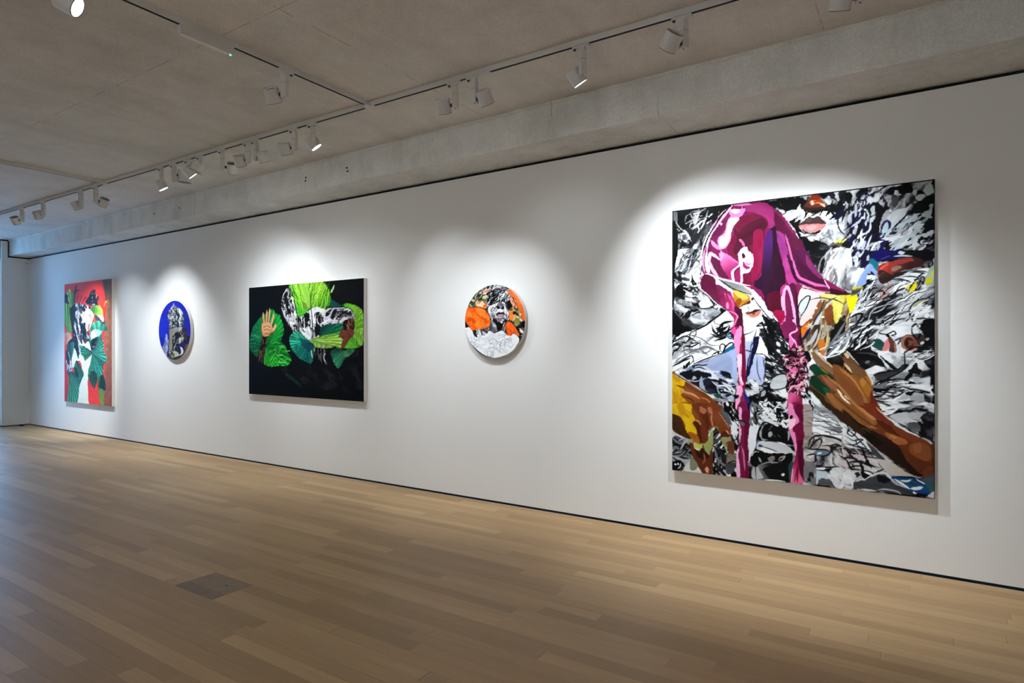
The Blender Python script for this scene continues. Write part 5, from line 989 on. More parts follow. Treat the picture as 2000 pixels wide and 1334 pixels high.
def paint_green(W, H, ss=2):
    c = Canvas(-7.75, -5.50, .947, 2.412, W, H, (470, 530, 4.765), ss)
    c.fill([(40, 100), (1240, 20), (1240, 1300), (40, 1250)], (13, 13, 15), smooth=False, var=5, rough=0)
    c.marble([(480, 840), (800, 880), (1100, 690), (1150, 720), (1150, 1100), (900, 1120), (600, 1060), (520, 940)], [(0, (12, 12, 14)), (.5, (14, 14, 16)), (.75, (24, 24, 26)), (1, (38, 38, 40))], 40, 2, .03, 1.5, seed=3)
    c.fill([(860, 150), (1060, 110), (1100, 260), (960, 270)], (24, 24, 27), var=10, f=.05, al=.6)
    GL, GM, GD = (150, 206, 60), (70, 180, 40), (24, 96, 70)
    # left leaf and raised hand
    c.fan([(85, 640), (110, 540), (150, 470), (200, 420), (250, 380), (300, 355), (330, 390), (370, 410), (378, 450), (398, 500), (405, 560), (385, 620), (380, 660), (420, 700), (440, 760), (470, 800), (465, 850), (430, 880), (370, 880), (300, 890), (240, 880), (215, 850), (225, 760), (240, 660), (215, 600), (200, 620), (190, 700), (155, 790), (110, 760), (88, 720)], (215, 690), [(20, 120, 80), (30, 160, 90), (20, 150, 60), (20, 140, 50), (60, 200, 60), (30, 150, 50)], 46, 5, dark=.4)
    c.grad([(88, 640), (150, 470), (205, 420), (195, 600), (160, 790), (100, 740)], (120, 600), (20, 110, 96), (190, 620), (30, 150, 70), al=.45)
    c.fill([(270, 680), (380, 660), (420, 740), (330, 830), (240, 860), (240, 740)], (30, 150, 40), var=20, ang=-20, an=5, f=.05, al=.35)
    c.specks([(260, 700), (400, 690), (460, 820), (300, 880)], 26, 80, 5, [(90, 220, 80), (150, 230, 130), (14, 80, 40)], -25, 30, 7)
    c.specks([(100, 560), (190, 520), (170, 740), (100, 720)], 22, 70, 4, [(80, 190, 140), (14, 70, 50)], 5, 20, 8)
    c.fill([(300, 380), (360, 430), (390, 540), (340, 640), (270, 680), (300, 600), (330, 500)], (36, 190, 70), var=20, ang=50, al=.5)
    # forearm
    c.fill([(205, 590), (250, 600), (235, 690), (215, 790), (210, 850), (165, 830), (155, 800), (185, 700), (195, 640)], (74, 46, 36), var=24, ang=100, col2=(26, 18, 16), th=.55)
    c.specks([(200, 620), (240, 620), (210, 820), (170, 810)], 20, 50, 6, [(20, 14, 12), (140, 110, 90)], 100, 30, 4)
    # hand
    SK = (226, 170, 124)
    c.fill([(197, 500), (212, 478), (250, 474), (285, 486), (298, 530), (296, 560), (270, 585), (248, 606), (212, 606), (202, 560)], SK, var=14, ang=60)
    for q in ([(222, 500), (214, 440), (210, 384)], [(238, 500), (243, 425), (246, 362)], [(258, 500), (267, 420), (273, 345)], [(283, 510), (299, 450), (312, 392)]): c.stroke(q, 21, (190, 130, 88), True); c.stroke(q, 13, (236, 192, 150), True)
    c.stroke([(285, 560), (315, 530), (328, 492)], 26, (214, 156, 112), True); c.stroke([(295, 550), (318, 525), (326, 496)], 12, (240, 196, 156), True)
    c.fill([(200, 500), (260, 480), (290, 520), (250, 560), (205, 570)], (238, 188, 144), var=8, al=.7)
    for q in ([(210, 520), (250, 510), (290, 525)], [(215, 550), (250, 540), (285, 560)], [(205, 600), (240, 580), (290, 585)], [(205, 470), (215, 490)], [(240, 475), (262, 475)]): c.stroke(q, 4, (160, 100, 66))
    c.stroke([(195, 510), (192, 560), (205, 610)], 6, (120, 76, 50)); c.stroke([(250, 605), (290, 585), (325, 550)], 6, (130, 84, 56))
    # centre figure: grey ink
    c.marble([(390, 240), (410, 190), (450, 150), (500, 180), (500, 280), (520, 400), (545, 430), (620, 380), (700, 330), (780, 340), (900, 335), (1010, 350), (1055, 400), (1055, 470), (960, 490), (780, 510), (750, 600), (640, 640), (560, 580), (500, 550), (440, 480), (400, 400), (380, 310)], [(0, (14, 14, 16)), (.3, (24, 24, 26)), (.42, (96, 92, 96)), (.56, (190, 188, 192)), (1, (240, 240, 242))], 55, 1.8, .024, 1.4, seed=22)
    c.marble([(390, 250), (450, 150), (500, 190), (500, 380), (440, 430), (385, 330)], [(0, (12, 12, 12)), (.5, (20, 20, 22)), (.62, (90, 88, 92)), (.75, (210, 210, 214)), (1, (240, 240, 240))], 60, 2, .05, 1.6, seed=6)
    c.specks([(384, 240), (440, 160), (500, 300), (540, 560), (430, 480)], 44, 42, 8, [(236, 236, 238), (170, 170, 176), (16, 16, 18)], 55, 40, 9, bend=.8)
    c.fill([(640, 360), (700, 330), (770, 340), (780, 380), (740, 400), (690, 390), (640, 440), (610, 400)], (226, 226, 230), var=10); c.fill([(790, 360), (920, 338), (980, 350), (930, 400), (870, 430), (800, 450), (780, 500)], (198, 198, 204), var=24, ang=-20); c.fill([(790, 470), (950, 430), (1000, 450), (900, 490), (790, 505)], (210, 206, 210), var=18)
    c.fill([(690, 400), (740, 380), (750, 430), (720, 500), (690, 560), (700, 480)], (20, 20, 22), rough=4); c.fill([(590, 410), (640, 390), (635, 470), (600, 540), (570, 500)], (24, 24, 26), rough=4); c.fill([(860, 370), (900, 350), (880, 430), (840, 440)], (30, 28, 30), rough=4); c.fill([(940, 370), (1000, 360), (1050, 400), (1030, 440), (960, 410)], (34, 30, 32), rough=4, col2=(220, 220, 224), th=.62); c.fill([(720, 500), (760, 480), (750, 580), (690, 610), (680, 560)], (26, 24, 30), rough=4); c.fill([(800, 380), (850, 350), (830, 400), (790, 430)], (16, 16, 18), rough=4)
    c.fill([(540, 560), (620, 570), (660, 600), (640, 640), (580, 600)], (224, 224, 228), var=12); c.fill([(610, 520), (660, 540), (660, 600), (620, 580)], (200, 200, 206), var=12)
    c.specks([(560, 420), (760, 400), (740, 600), (580, 560)], 40, 60, 7, [(236, 236, 240), (18, 18, 20), (18, 18, 20)], 60, 40, 14); c.specks([(780, 350), (1050, 360), (1040, 470), (780, 490)], 36, 60, 7, [(236, 236, 240), (18, 18, 20), (120, 116, 120)], -20, 35, 15)
    # top leaf
    c.fan([(455, 128), (560, 115), (700, 98), (760, 95), (800, 130), (830, 190), (842, 260), (838, 320), (780, 345), (700, 330), (640, 350), (600, 395), (545, 425), (525, 400), (520, 330), (500, 250), (480, 180)], (660, 380), [(60, 170, 30), (90, 190, 40), (150, 210, 70), (130, 200, 50), (160, 210, 60), (120, 190, 40), (60, 150, 30)], 40, 12, dark=.34)
    c.fill([(560, 118), (640, 108), (650, 240), (640, 330), (600, 300)], (170, 216, 100), var=16, ang=85, an=6, f=.05, al=.5); c.fill([(520, 320), (620, 330), (600, 390), (545, 420)], (100, 200, 60), var=16, al=.6)
    c.fill([(560, 280), (610, 300), (620, 350), (580, 340)], (120, 110, 50), al=.5); c.stroke([(645, 108), (655, 300), (668, 470), (670, 640)], 7, (22, 60, 40)); c.stroke([(650, 240), (660, 330)], 10, (30, 120, 60))
    c.specks([(480, 140), (560, 130), (560, 300), (520, 340)], 18, 120, 5, [(30, 120, 20), (170, 220, 90)], 70, 10, 16); c.specks([(660, 110), (780, 110), (830, 280), (700, 310)], 30, 120, 5, [(30, 120, 20), (180, 226, 90), (200, 236, 120)], -62, 14, 17)
    c.fill([(840, 190), (870, 128), (872, 150), (850, 200)], (190, 220, 150)); c.fill([(845, 260), (880, 280), (940, 320), (900, 330), (840, 330)], (24, 80, 70), var=14)
    # right leaves
    c.fan([(940, 320), (990, 300), (1050, 310), (1110, 340), (1140, 380), (1145, 470), (1145, 560), (1140, 680), (1060, 715), (990, 720), (940, 700), (1000, 640), (1050, 580), (1065, 480), (1055, 400), (1030, 350)], (1000, 520), [(70, 180, 40), (150, 210, 70), (130, 200, 50), (150, 200, 80), (90, 180, 50), (120, 200, 60)], 44, 24, dark=.4)
    c.fan([(770, 505), (960, 490), (975, 560), (920, 575), (750, 600)], (740, 600), [(20, 100, 70), (14, 70, 70), (20, 90, 80), (30, 130, 70)], 10, 25)
    c.fan([(630, 650), (760, 600), (920, 580), (990, 620), (960, 690), (930, 730), (880, 700), (820, 715), (760, 710), (700, 705), (660, 690)], (640, 640), [(140, 190, 70), (170, 210, 110), (120, 200, 50), (80, 160, 50)], 22, 26, dark=.35)
    c.fan([(455, 620), (480, 580), (540, 555), (590, 600), (640, 645), (690, 700), (680, 790), (660, 855), (600, 840), (540, 800), (480, 730), (460, 670)], (650, 650), [(30, 150, 90), (20, 110, 110), (30, 140, 120), (60, 180, 140)], 26, 27, dark=.5)
    c.fill([(560, 640), (640, 650), (680, 700), (640, 740), (580, 700)], (10, 60, 90), al=.6)
    for q in ([(690, 715), (700, 790)], [(720, 715), (735, 800)], [(750, 720), (760, 800)], [(780, 725), (800, 790)]): c.stroke(q, 9, (150, 146, 150))
    c.specks([(680, 700), (820, 720), (810, 820), (680, 820)], 18, 70, 7, [(16, 16, 18), (220, 220, 222), (110, 108, 112)], 78, 14, 28)
    c.fan([(840, 740), (900, 715), (990, 750), (960, 840), (915, 905), (880, 870), (850, 800)], (1000, 720), [(30, 110, 80), (70, 150, 110), (20, 80, 60)], 12, 29, dark=.5); c.fan([(980, 730), (1060, 715), (1050, 760), (990, 800), (960, 790)], (960, 700), [(40, 120, 80), (120, 170, 120)], 8, 30, dark=.5)
    # lower right hand
    c.marble([(960, 470), (1050, 440), (1060, 540), (1020, 600), (970, 560)], [(0, (20, 14, 14)), (.45, (60, 36, 30)), (.7, (130, 80, 66)), (1, (180, 130, 116))], 80, 2, .05, 1.4, seed=31)
    c.fill([(940, 560), (1000, 545), (1055, 560), (1050, 600), (1010, 640), (985, 690), (940, 725), (935, 710), (965, 660), (950, 630), (930, 600)], (112, 58, 44), var=20, ang=60)
    for q in ([(990, 560), (950, 555), (918, 552)], [(985, 590), (945, 590), (915, 610)], [(990, 620), (960, 650), (940, 720)]): c.stroke(q, 17, (124, 68, 52))
    for q in ([(1000, 560), (1040, 580)], [(960, 560), (1000, 600)], [(990, 610), (965, 650)]): c.stroke(q, 7, (170, 110, 90))
    c.stroke([(1078, 620), (1095, 690), (1130, 690)], 6, (14, 20, 14))
    # small fern below
    c.stroke([(410, 945), (470, 980), (560, 1055)], 5, (20, 80, 50))
    for i in range(9):
        x, y = 415 + i * 16, 948 + i * 12; c.stroke([(x, y), (x + 18, y + 34)], 8, (40, 130, 80) if i % 2 else (90, 160, 110))
    c.fill([(380, 900), (430, 890), (440, 930), (400, 940)], (60, 44, 30), al=.4)
    c.fill([(1145, 700), (1155, 1200), (1140, 1210), (1138, 690)], (14, 14, 16), var=3)
    return c


def paint_red(W, H, ss=2):
    c = Canvas(-13.52, -11.665, .566, 2.777, W, H, (110, 530, 4.762), ss)
    R = (236, 62, 48)
    c.fill([(60, 100), (560, 50), (560, 1300), (60, 1250)], R, smooth=False, var=10, rough=0, f=.01)
    c.grad([(430, 85), (520, 75), (520, 1280), (400, 1260), (440, 1100), (460, 800), (450, 500), (470, 300)], (460, 100), (138, 96, 66), (480, 1200), (160, 92, 66), var=18)
    c.fill([(440, 90), (480, 85), (480, 200), (460, 300), (450, 200)], (112, 86, 60), var=18, ang=90, al=.8); c.stroke([(480, 810), (510, 812)], 4, (90, 50, 36))
    c.fill([(70, 700), (110, 900), (105, 1000), (115, 1220), (70, 1210)], (196, 40, 56), var=10)
    c.stroke([(448, 330), (455, 290), (485, 275)], 16, (240, 170, 60)); c.stroke([(455, 320), (470, 290), (500, 300)], 8, (226, 110, 60))
    WHT = (226, 232, 222)
    # white centre path
    c.fill([(150, 720), (200, 680), (280, 640), (330, 760), (335, 860), (310, 960), (305, 1100), (310, 1235), (195, 1225), (215, 1050), (240, 900), (210, 830), (150, 900)], WHT, var=8)
    c.grad([(300, 1000), (380, 1050), (410, 1245), (310, 1235), (298, 1120)], (310, 1040), (216, 50, 42), (380, 1200), (240, 64, 44), var=8)
    # light leaves, left
    c.fan([(78, 300), (100, 290), (130, 340), (150, 420), (150, 520), (160, 560), (120, 570), (95, 540), (78, 480)], (100, 620), [(110, 190, 70), (150, 200, 100), (110, 170, 80)], 9, 3, dark=.3)
    c.fan([(100, 200), (125, 165), (150, 200), (165, 260), (165, 330), (135, 340), (110, 270)], (150, 350), [(230, 210, 120), (120, 190, 90), (70, 150, 90)], 6, 4, dark=.25)
    c.fill([(78, 580), (130, 575), (140, 640), (110, 670), (80, 660)], (206, 170, 150), var=20, rough=3); c.fill([(78, 600), (110, 610), (90, 680), (76, 670)], (226, 110, 100), al=.7)
    c.fill([(76, 215), (110, 220), (105, 270), (120, 300), (78, 290)], (24, 20, 24), rough=4)
    # head: ink
    c.marble([(165, 310), (230, 300), (300, 320), (340, 360), (340, 440), (320, 520), (300, 560), (320, 650), (300, 690), (240, 670), (210, 810), (190, 760), (165, 680), (150, 560), (160, 440)], [(0, (14, 14, 18)), (.46, (22, 22, 26)), (.56, (110, 106, 112)), (.68, (200, 196, 200)), (1, (238, 236, 238))], 68, 2.4, .02, 1.5, seed=9)
    c.specks([(170, 330), (330, 330), (310, 560), (290, 680), (180, 680)], 90, 60, 9, [(230, 230, 234), (20, 20, 24), (20, 20, 24), (140, 136, 142)], 70, 30, 10)
    c.fill([(130, 350), (180, 320), (170, 450), (160, 560), (140, 500)], (26, 26, 28), rough=5); c.fill([(150, 620), (190, 600), (210, 740), (200, 800), (175, 720), (105, 680)], (24, 24, 28), rough=4)
    c.marble([(280, 350), (340, 370), (350, 430), (320, 500), (290, 560), (275, 480), (250, 470)], [(0, (150, 130, 120)), (.3, (226, 204, 186)), (1, (244, 228, 214))], 70, 3, .02, 1, seed=11)
    # hair twigs
    for q in ([(180, 310), (170, 250), (190, 130)], [(170, 230), (175, 180), (215, 180)], [(190, 200), (180, 150), (195, 130)]): c.stroke(q, 22, (28, 22, 26))
    for q in ([(195, 290), (200, 240), (210, 225)], [(215, 300), (230, 250), (245, 225)], [(240, 300), (260, 260), (285, 235)], [(230, 310), (200, 290)], [(280, 300), (320, 260), (330, 200), (360, 170)], [(310, 280), (350, 240), (390, 240)], [(300, 250), (330, 230), (370, 215)], [(320, 290), (370, 280), (395, 260)], [(300, 310), (350, 310), (385, 320)]): c.stroke(q, 14, (28, 22, 26))
    c.fill([(270, 280), (300, 240), (320, 190), (350, 170), (370, 180), (360, 210), (390, 230), (398, 260), (380, 280), (390, 310), (340, 320), (300, 310)], (28, 24, 28), rough=7, col2=(120, 116, 120), th=.7, f=.03); c.specks([(290, 270), (360, 200), (390, 300), (310, 310)], 18, 50, 8, [(200, 196, 200), (90, 80, 86)], -40, 40, 12)
    # right: green over ear, pink shoulder
    c.grad([(320, 350), (380, 310), (420, 340), (435, 410), (400, 420), (350, 390)], (340, 370), (60, 130, 60), (425, 340), (190, 210, 80), var=14)
    c.fill([(350, 410), (400, 410), (440, 430), (460, 500), (430, 490), (380, 460)], (80, 66, 72), var=16); c.fill([(380, 405), (435, 415), (440, 470), (410, 440)], (238, 222, 216), var=8); c.stroke([(395, 320), (425, 350), (438, 410)], 12, (214, 200, 80)); c.stroke([(440, 470), (480, 530)], 10, (36, 30, 34))
    # dark green collar leaf
    c.fan([(320, 530), (340, 480), (390, 460), (440, 490), (485, 540), (430, 560), (420, 640), (330, 760), (310, 640)], (400, 640), [(40, 100, 80), (60, 140, 110), (70, 150, 120), (40, 110, 90)], 8, 14, dark=.3)
    c.fill([(320, 590), (345, 545), (390, 540), (425, 560), (400, 600), (350, 620), (330, 640)], (236, 238, 238), var=10); c.specks([(330, 560), (420, 550), (390, 630), (330, 640)], 8, 60, 8, [(160, 160, 162), (60, 60, 62)], 70, 30, 15)
    c.fill([(330, 640), (390, 610), (390, 660), (350, 720), (325, 760), (325, 690)], (20, 22, 24), rough=4, col2=(150, 150, 152), th=.62); c.fill([(270, 690), (300, 650), (325, 740), (300, 720)], WHT)
    c.fan([(345, 740), (400, 650), (440, 640), (445, 720), (465, 790), (470, 830), (440, 880), (435, 980), (400, 1000), (350, 960), (300, 940), (320, 850), (330, 790)], (335, 765), [(60, 140, 120), (80, 170, 150), (40, 120, 100), (60, 150, 130), (50, 130, 100)], 18, 16, dark=.45)
    c.fan([(210, 690), (240, 690), (300, 720), (335, 760), (320, 790), (270, 830), (255, 800), (230, 770), (225, 720)], (335, 765), [(110, 190, 130), (40, 120, 90), (50, 140, 110), (20, 80, 70)], 9, 17, dark=.5)
    c.stroke([(325, 730), (345, 740), (338, 770)], 22, (70, 96, 120)); c.fill([(370, 540), (440, 500), (420, 600), (370, 700), (380, 600)], (60, 130, 110), al=.5)
    c.fan([(295, 960), (320, 930), (370, 940), (385, 990), (370, 1060), (350, 1090), (310, 1020)], (340, 920), [(40, 90, 60), (30, 70, 50), (70, 130, 80)], 10, 18, dark=.5); c.fan([(385, 1000), (440, 970), (465, 1100), (440, 1115), (440, 1250), (415, 1240), (395, 1100)], (420, 960), [(30, 70, 60), (20, 60, 60), (80, 140, 60)], 8, 19, dark=.5); c.grad([(395, 1110), (440, 1110), (442, 1248), (415, 1245)], (400, 1120), (90, 140, 60), (440, 1240), (130, 160, 60)); c.specks([(440, 500), (490, 540), (480, 820), (440, 1080)], 14, 60, 7, [(40, 110, 90), (80, 150, 120)], 20, 50, 20)
    # left lower leaves
    c.fan([(100, 690), (160, 660), (165, 720), (150, 790), (130, 840), (115, 760)], (140, 850), [(50, 110, 100), (30, 80, 80), (60, 130, 110)], 6, 21)
    c.marble([(90, 740), (110, 740), (140, 860), (150, 920), (110, 960), (95, 860)], [(0, (20, 20, 22)), (.5, (60, 64, 66)), (.7, (180, 190, 196)), (1, (230, 232, 236))], 80, 3, .03, 1.4, seed=22)
    c.fan([(118, 950), (150, 935), (200, 960), (255, 950), (215, 1080), (195, 1220), (105, 1210), (115, 1080)], (135, 940), [(40, 110, 90), (50, 130, 110), (70, 150, 110), (40, 110, 80)], 16, 23, dark=.45)
    c.fan([(165, 910), (185, 830), (210, 850), (235, 900), (258, 960), (230, 1000), (190, 970)], (185, 830), [(30, 70, 60), (50, 120, 90), (90, 170, 110)], 10, 24, dark=.5); c.fill([(165, 900), (190, 900), (210, 980), (180, 970)], (16, 36, 40), al=.8)
    return c


def paint_oc(W, H, ss=2):
    c = Canvas(-3.999, -3.251, 1.482, 2.23, W, H, (890, 540, 7.4125), ss)
    OR = (246, 110, 30)
    c.fill([(60, 60), (1100, 60), (1100, 1250), (60, 1250)], (60, 58, 62), smooth=False, rough=0)
    c.marble([(160, 130), (700, 100), (820, 300), (820, 460), (460, 500), (180, 460)], [(0, (18, 18, 20)), (.4, (44, 42, 46)), (.55, (120, 118, 124)), (.75, (200, 200, 206)), (1, (240, 240, 242))], -45, 2, .02, 1.5, seed=4)
    c.marble([(180, 300), (330, 220), (480, 300), (470, 420), (400, 470), (180, 460)], [(0, (50, 52, 44)), (.35, (100, 104, 84)), (.55, (176, 176, 130)), (.75, (222, 214, 176)), (1, (90, 90, 70))], 10, 2, .018, 1.4, seed=5)
    c.fill([(340, 240), (430, 190), (510, 170), (500, 210), (400, 240)], (236, 206, 186), var=14); c.fill([(400, 220), (470, 190), (440, 230)], (226, 130, 90)); c.fill([(380, 290), (460, 270), (440, 320), (390, 320)], (222, 218, 170), var=10); c.fill([(290, 370), (370, 340), (420, 400), (400, 450), (320, 440)], (236, 206, 160), var=20); c.fill([(390, 400), (440, 380), (450, 440), (410, 450)], (240, 120, 50), var=14)
    c.specks([(200, 260), (500, 180), (560, 330), (420, 420)], 46, 90, 10, [(22, 22, 24), (22, 22, 24), (226, 220, 200), (120, 124, 100)], -40, 30, 6)
    # hair
    c.marble([(470, 280), (560, 180), (680, 150), (780, 210), (810, 320), (800, 440), (760, 440), (720, 360), (620, 380), (540, 440), (480, 460), (450, 380)], [(0, (14, 14, 16)), (.42, (24, 24, 28)), (.54, (110, 108, 116)), (.68, (200, 198, 206)), (1, (244, 244, 246))], -50, 1.8, .026, 1.6, seed=7)
    c.specks([(470, 290), (620, 170), (780, 220), (780, 330), (560, 420)], 110, 90, 10, [(18, 18, 20), (18, 18, 20), (18, 18, 20), (226, 226, 230), (130, 128, 136)], -45, 30, 8); c.specks([(520, 130), (700, 120), (780, 190), (560, 200)], 30, 80, 12, [(30, 28, 34), (60, 58, 64), (150, 150, 156)], 10, 30, 44)
    # face
    c.fill([(480, 440), (560, 400), (620, 380), (700, 370), (740, 440), (770, 500), (760, 580), (700, 650), (620, 660), (550, 620), (500, 600), (470, 500)], (232, 233, 238), var=10)
    c.fill([(610, 400), (650, 370), (690, 400), (705, 440), (650, 440), (590, 445)], (120, 116, 122), rough=5, var=30, f=.03); c.fill([(590, 440), (620, 425), (645, 450), (630, 470), (600, 466)], (22, 20, 24), rough=4); c.fill([(660, 450), (690, 428), (708, 445), (690, 474), (664, 470)], (22, 20, 24), rough=4); c.stroke([(600, 425), (650, 455), (700, 430)], 12, (40, 38, 42)); c.stroke([(630, 380), (600, 420), (570, 470)], 10, (70, 68, 74)); c.stroke([(690, 390), (730, 430), (750, 500)], 12, (90, 88, 94));
    c.specks([(480, 440), (580, 420), (580, 640), (510, 620)], 16, 110, 8, [(60, 58, 64), (140, 138, 144), (24, 22, 26)], -50, 30, 41); c.specks([(700, 440), (770, 470), (740, 640), (690, 640)], 14, 90, 9, [(60, 58, 64), (150, 148, 154), (24, 22, 26)], 60, 30, 42); c.fill([(750, 360), (800, 340), (815, 420), (790, 470), (760, 440)], (18, 18, 20), rough=4)
    c.fill([(580, 550), (630, 512), (650, 522), (685, 512), (710, 545), (680, 580), (620, 585)], (64, 50, 56), var=14); c.fill([(605, 562), (650, 548), (695, 552), (670, 578), (630, 582)], (200, 160, 168), var=10); c.stroke([(585, 552), (645, 545), (705, 545)], 8, (20, 18, 20)); c.specks([(560, 590), (720, 590), (690, 650), (590, 650)], 16, 80, 9, [(30, 28, 32), (110, 108, 114)], 10, 30, 43)
    c.marble([(520, 600), (600, 640), (700, 640), (760, 570), (770, 620), (700, 700), (660, 760), (580, 800), (540, 700)], [(0, (14, 14, 16)), (.45, (22, 22, 24)), (.6, (120, 118, 122)), (1, (230, 230, 234))], 30, 2, .02, 1.5, seed=9)
    c.fill([(540, 610), (620, 660), (700, 690), (660, 760), (580, 800), (560, 720)], (24, 22, 26), rough=5); c.fill([(600, 610), (680, 600), (660, 650), (610, 650)], (120, 116, 122), al=.7, rough=3); c.specks([(500, 470), (570, 440), (560, 600), (510, 590)], 8, 80, 6, [(60, 60, 64)], 60, 30, 10)
    c.marble([(480, 640), (560, 660), (600, 800), (480, 800), (470, 740)], [(0, (60, 58, 62)), (.5, (140, 138, 142)), (1, (210, 210, 214))], 60, 2, .02, 1, seed=11)
    # right: orange, fingers, foliage
    c.fill([(750, 190), (810, 200), (900, 270), (970, 370), (1010, 500), (1015, 620), (980, 660), (940, 560), (900, 440), (830, 320)], (244, 116, 44), var=16, ang=60, f=.03); c.fill([(800, 200), (880, 260), (960, 380), (930, 400), (860, 310)], (250, 140, 70), var=10)
    c.fill([(790, 300), (850, 330), (900, 440), (930, 470), (900, 470), (840, 420), (800, 380)], (226, 190, 170), var=20, ang=55, col2=(60, 48, 46), th=.6); c.specks([(790, 290), (880, 330), (930, 460), (830, 430)], 16, 120, 10, [(250, 230, 214), (40, 34, 34), (240, 120, 50)], 62, 14, 12)
    c.marble([(790, 460), (930, 470), (960, 600), (960, 760), (880, 720), (820, 640), (780, 600)], [(0, (30, 30, 26)), (.35, (96, 96, 60)), (.55, (150, 148, 104)), (.75, (230, 150, 70)), (1, (230, 220, 200))], 50, 2, .024, 1.4, seed=13)
    c.fill([(790, 500), (840, 500), (840, 600), (800, 640), (775, 600)], (240, 140, 50), var=18); c.fill([(830, 510), (860, 505), (865, 545), (840, 550)], (24, 20, 20)); c.marble([(880, 730), (1000, 640), (1005, 760), (960, 860), (910, 900)], [(0, (14, 12, 14)), (.5, (30, 24, 26)), (.65, (120, 100, 96)), (1, (240, 230, 226))], 40, 2, .03, 1.4, seed=14)
    c.fill([(870, 600), (930, 620), (900, 720), (850, 660)], (140, 146, 80), var=20)
    c.fill([(730, 680), (770, 650), (830, 690), (870, 740), (920, 840), (910, 870), (850, 820), (770, 870), (740, 800), (715, 740)], OR, var=12, ang=50, f=.04); c.specks([(740, 690), (820, 700), (900, 830), (770, 850)], 18, 100, 7, [(226, 76, 20), (250, 150, 70), (200, 60, 20)], 62, 20, 15)
    c.stroke([(715, 660), (690, 720), (680, 790)], 16, (230, 230, 234)); c.stroke([(700, 680), (720, 740), (745, 830)], 9, (26, 22, 24)); c.specks([(580, 780), (700, 740), (740, 860), (640, 880)], 14, 80, 7, [(200, 60, 40), (240, 240, 242), (60, 50, 54)], -60, 30, 16)
    # big orange, left
    c.fill([(120, 560), (160, 470), (230, 440), (330, 445), (420, 480), (480, 560), (505, 650), (480, 720), (420, 760), (320, 765), (240, 780), (190, 720), (150, 660)], OR, var=10, ang=10)
    c.marble([(150, 560), (240, 450), (420, 490), (490, 640), (430, 750), (240, 770)], [(0, (214, 74, 10)), (.35, (240, 100, 24)), (.6, (250, 128, 40)), (1, (255, 160, 70))], 20, 2, .02, 1.6, seed=17, al=.7)
    c.specks([(380, 600), (490, 620), (470, 740), (380, 760)], 22, 110, 7, [(196, 60, 14), (255, 160, 60)], 82, 12, 18); c.scrib([(200, 480), (400, 500), (380, 720), (220, 730)], 10, 130, 6, [(220, 84, 14), (255, 150, 60)], .5, 19)
    c.stroke([(180, 455), (300, 440), (420, 470), (500, 580), (515, 680)], 10, (40, 28, 26)); c.stroke([(250, 785), (360, 770), (470, 740), (510, 690)], 9, (60, 40, 36)); c.fill([(130, 660), (160, 680), (190, 730), (140, 730)], (24, 22, 24))
    c.marble([(230, 790), (480, 760), (470, 830), (380, 880), (280, 870)], [(0, (24, 22, 26)), (.45, (70, 68, 72)), (.7, (150, 150, 154)), (1, (220, 220, 224))], 60, 2, .024, 1.3, seed=20)
    # white foam
    c.fill([(120, 760), (160, 740), (200, 740), (240, 790), (260, 840), (320, 840), (350, 780), (380, 860), (450, 830), (490, 790), (560, 820), (640, 790), (700, 800), (740, 850), (800, 860), (850, 830), (920, 900), (900, 980), (800, 1100), (620, 1175), (480, 1165), (340, 1090), (220, 970), (150, 860)], (240, 243, 246), var=6, rough=4)
    c.specks([(150, 780), (250, 850), (480, 830), (840, 870), (880, 960), (600, 1150), (400, 1120), (220, 960)], 60, 110, 5, [(150, 154, 160), (190, 194, 200), (80, 82, 88), (214, 218, 224)], -15, 60, 21, bend=.9); c.scrib([(200, 880), (800, 880), (760, 1060), (400, 1080)], 22, 160, 5, [(176, 180, 188), (120, 124, 130), (206, 210, 216)], .5, 22)
    c.fill([(330, 840), (350, 780), (375, 860), (350, 900)], (224, 226, 230)); c.fill([(255, 830), (300, 840), (310, 880), (270, 860)], (40, 38, 42), rough=3)
    c.fill([(470, 860), (560, 830), (640, 880), (600, 930), (500, 920)], (226, 230, 235), var=6); c.stroke([(470, 940), (540, 900), (600, 950), (580, 1000)], 5, (120, 124, 130)); c.stroke([(640, 1020), (700, 990), (780, 1010)], 5, (140, 144, 150)); c.stroke([(470, 1050), (540, 1020), (600, 1060)], 6, (110, 114, 120))
    return c


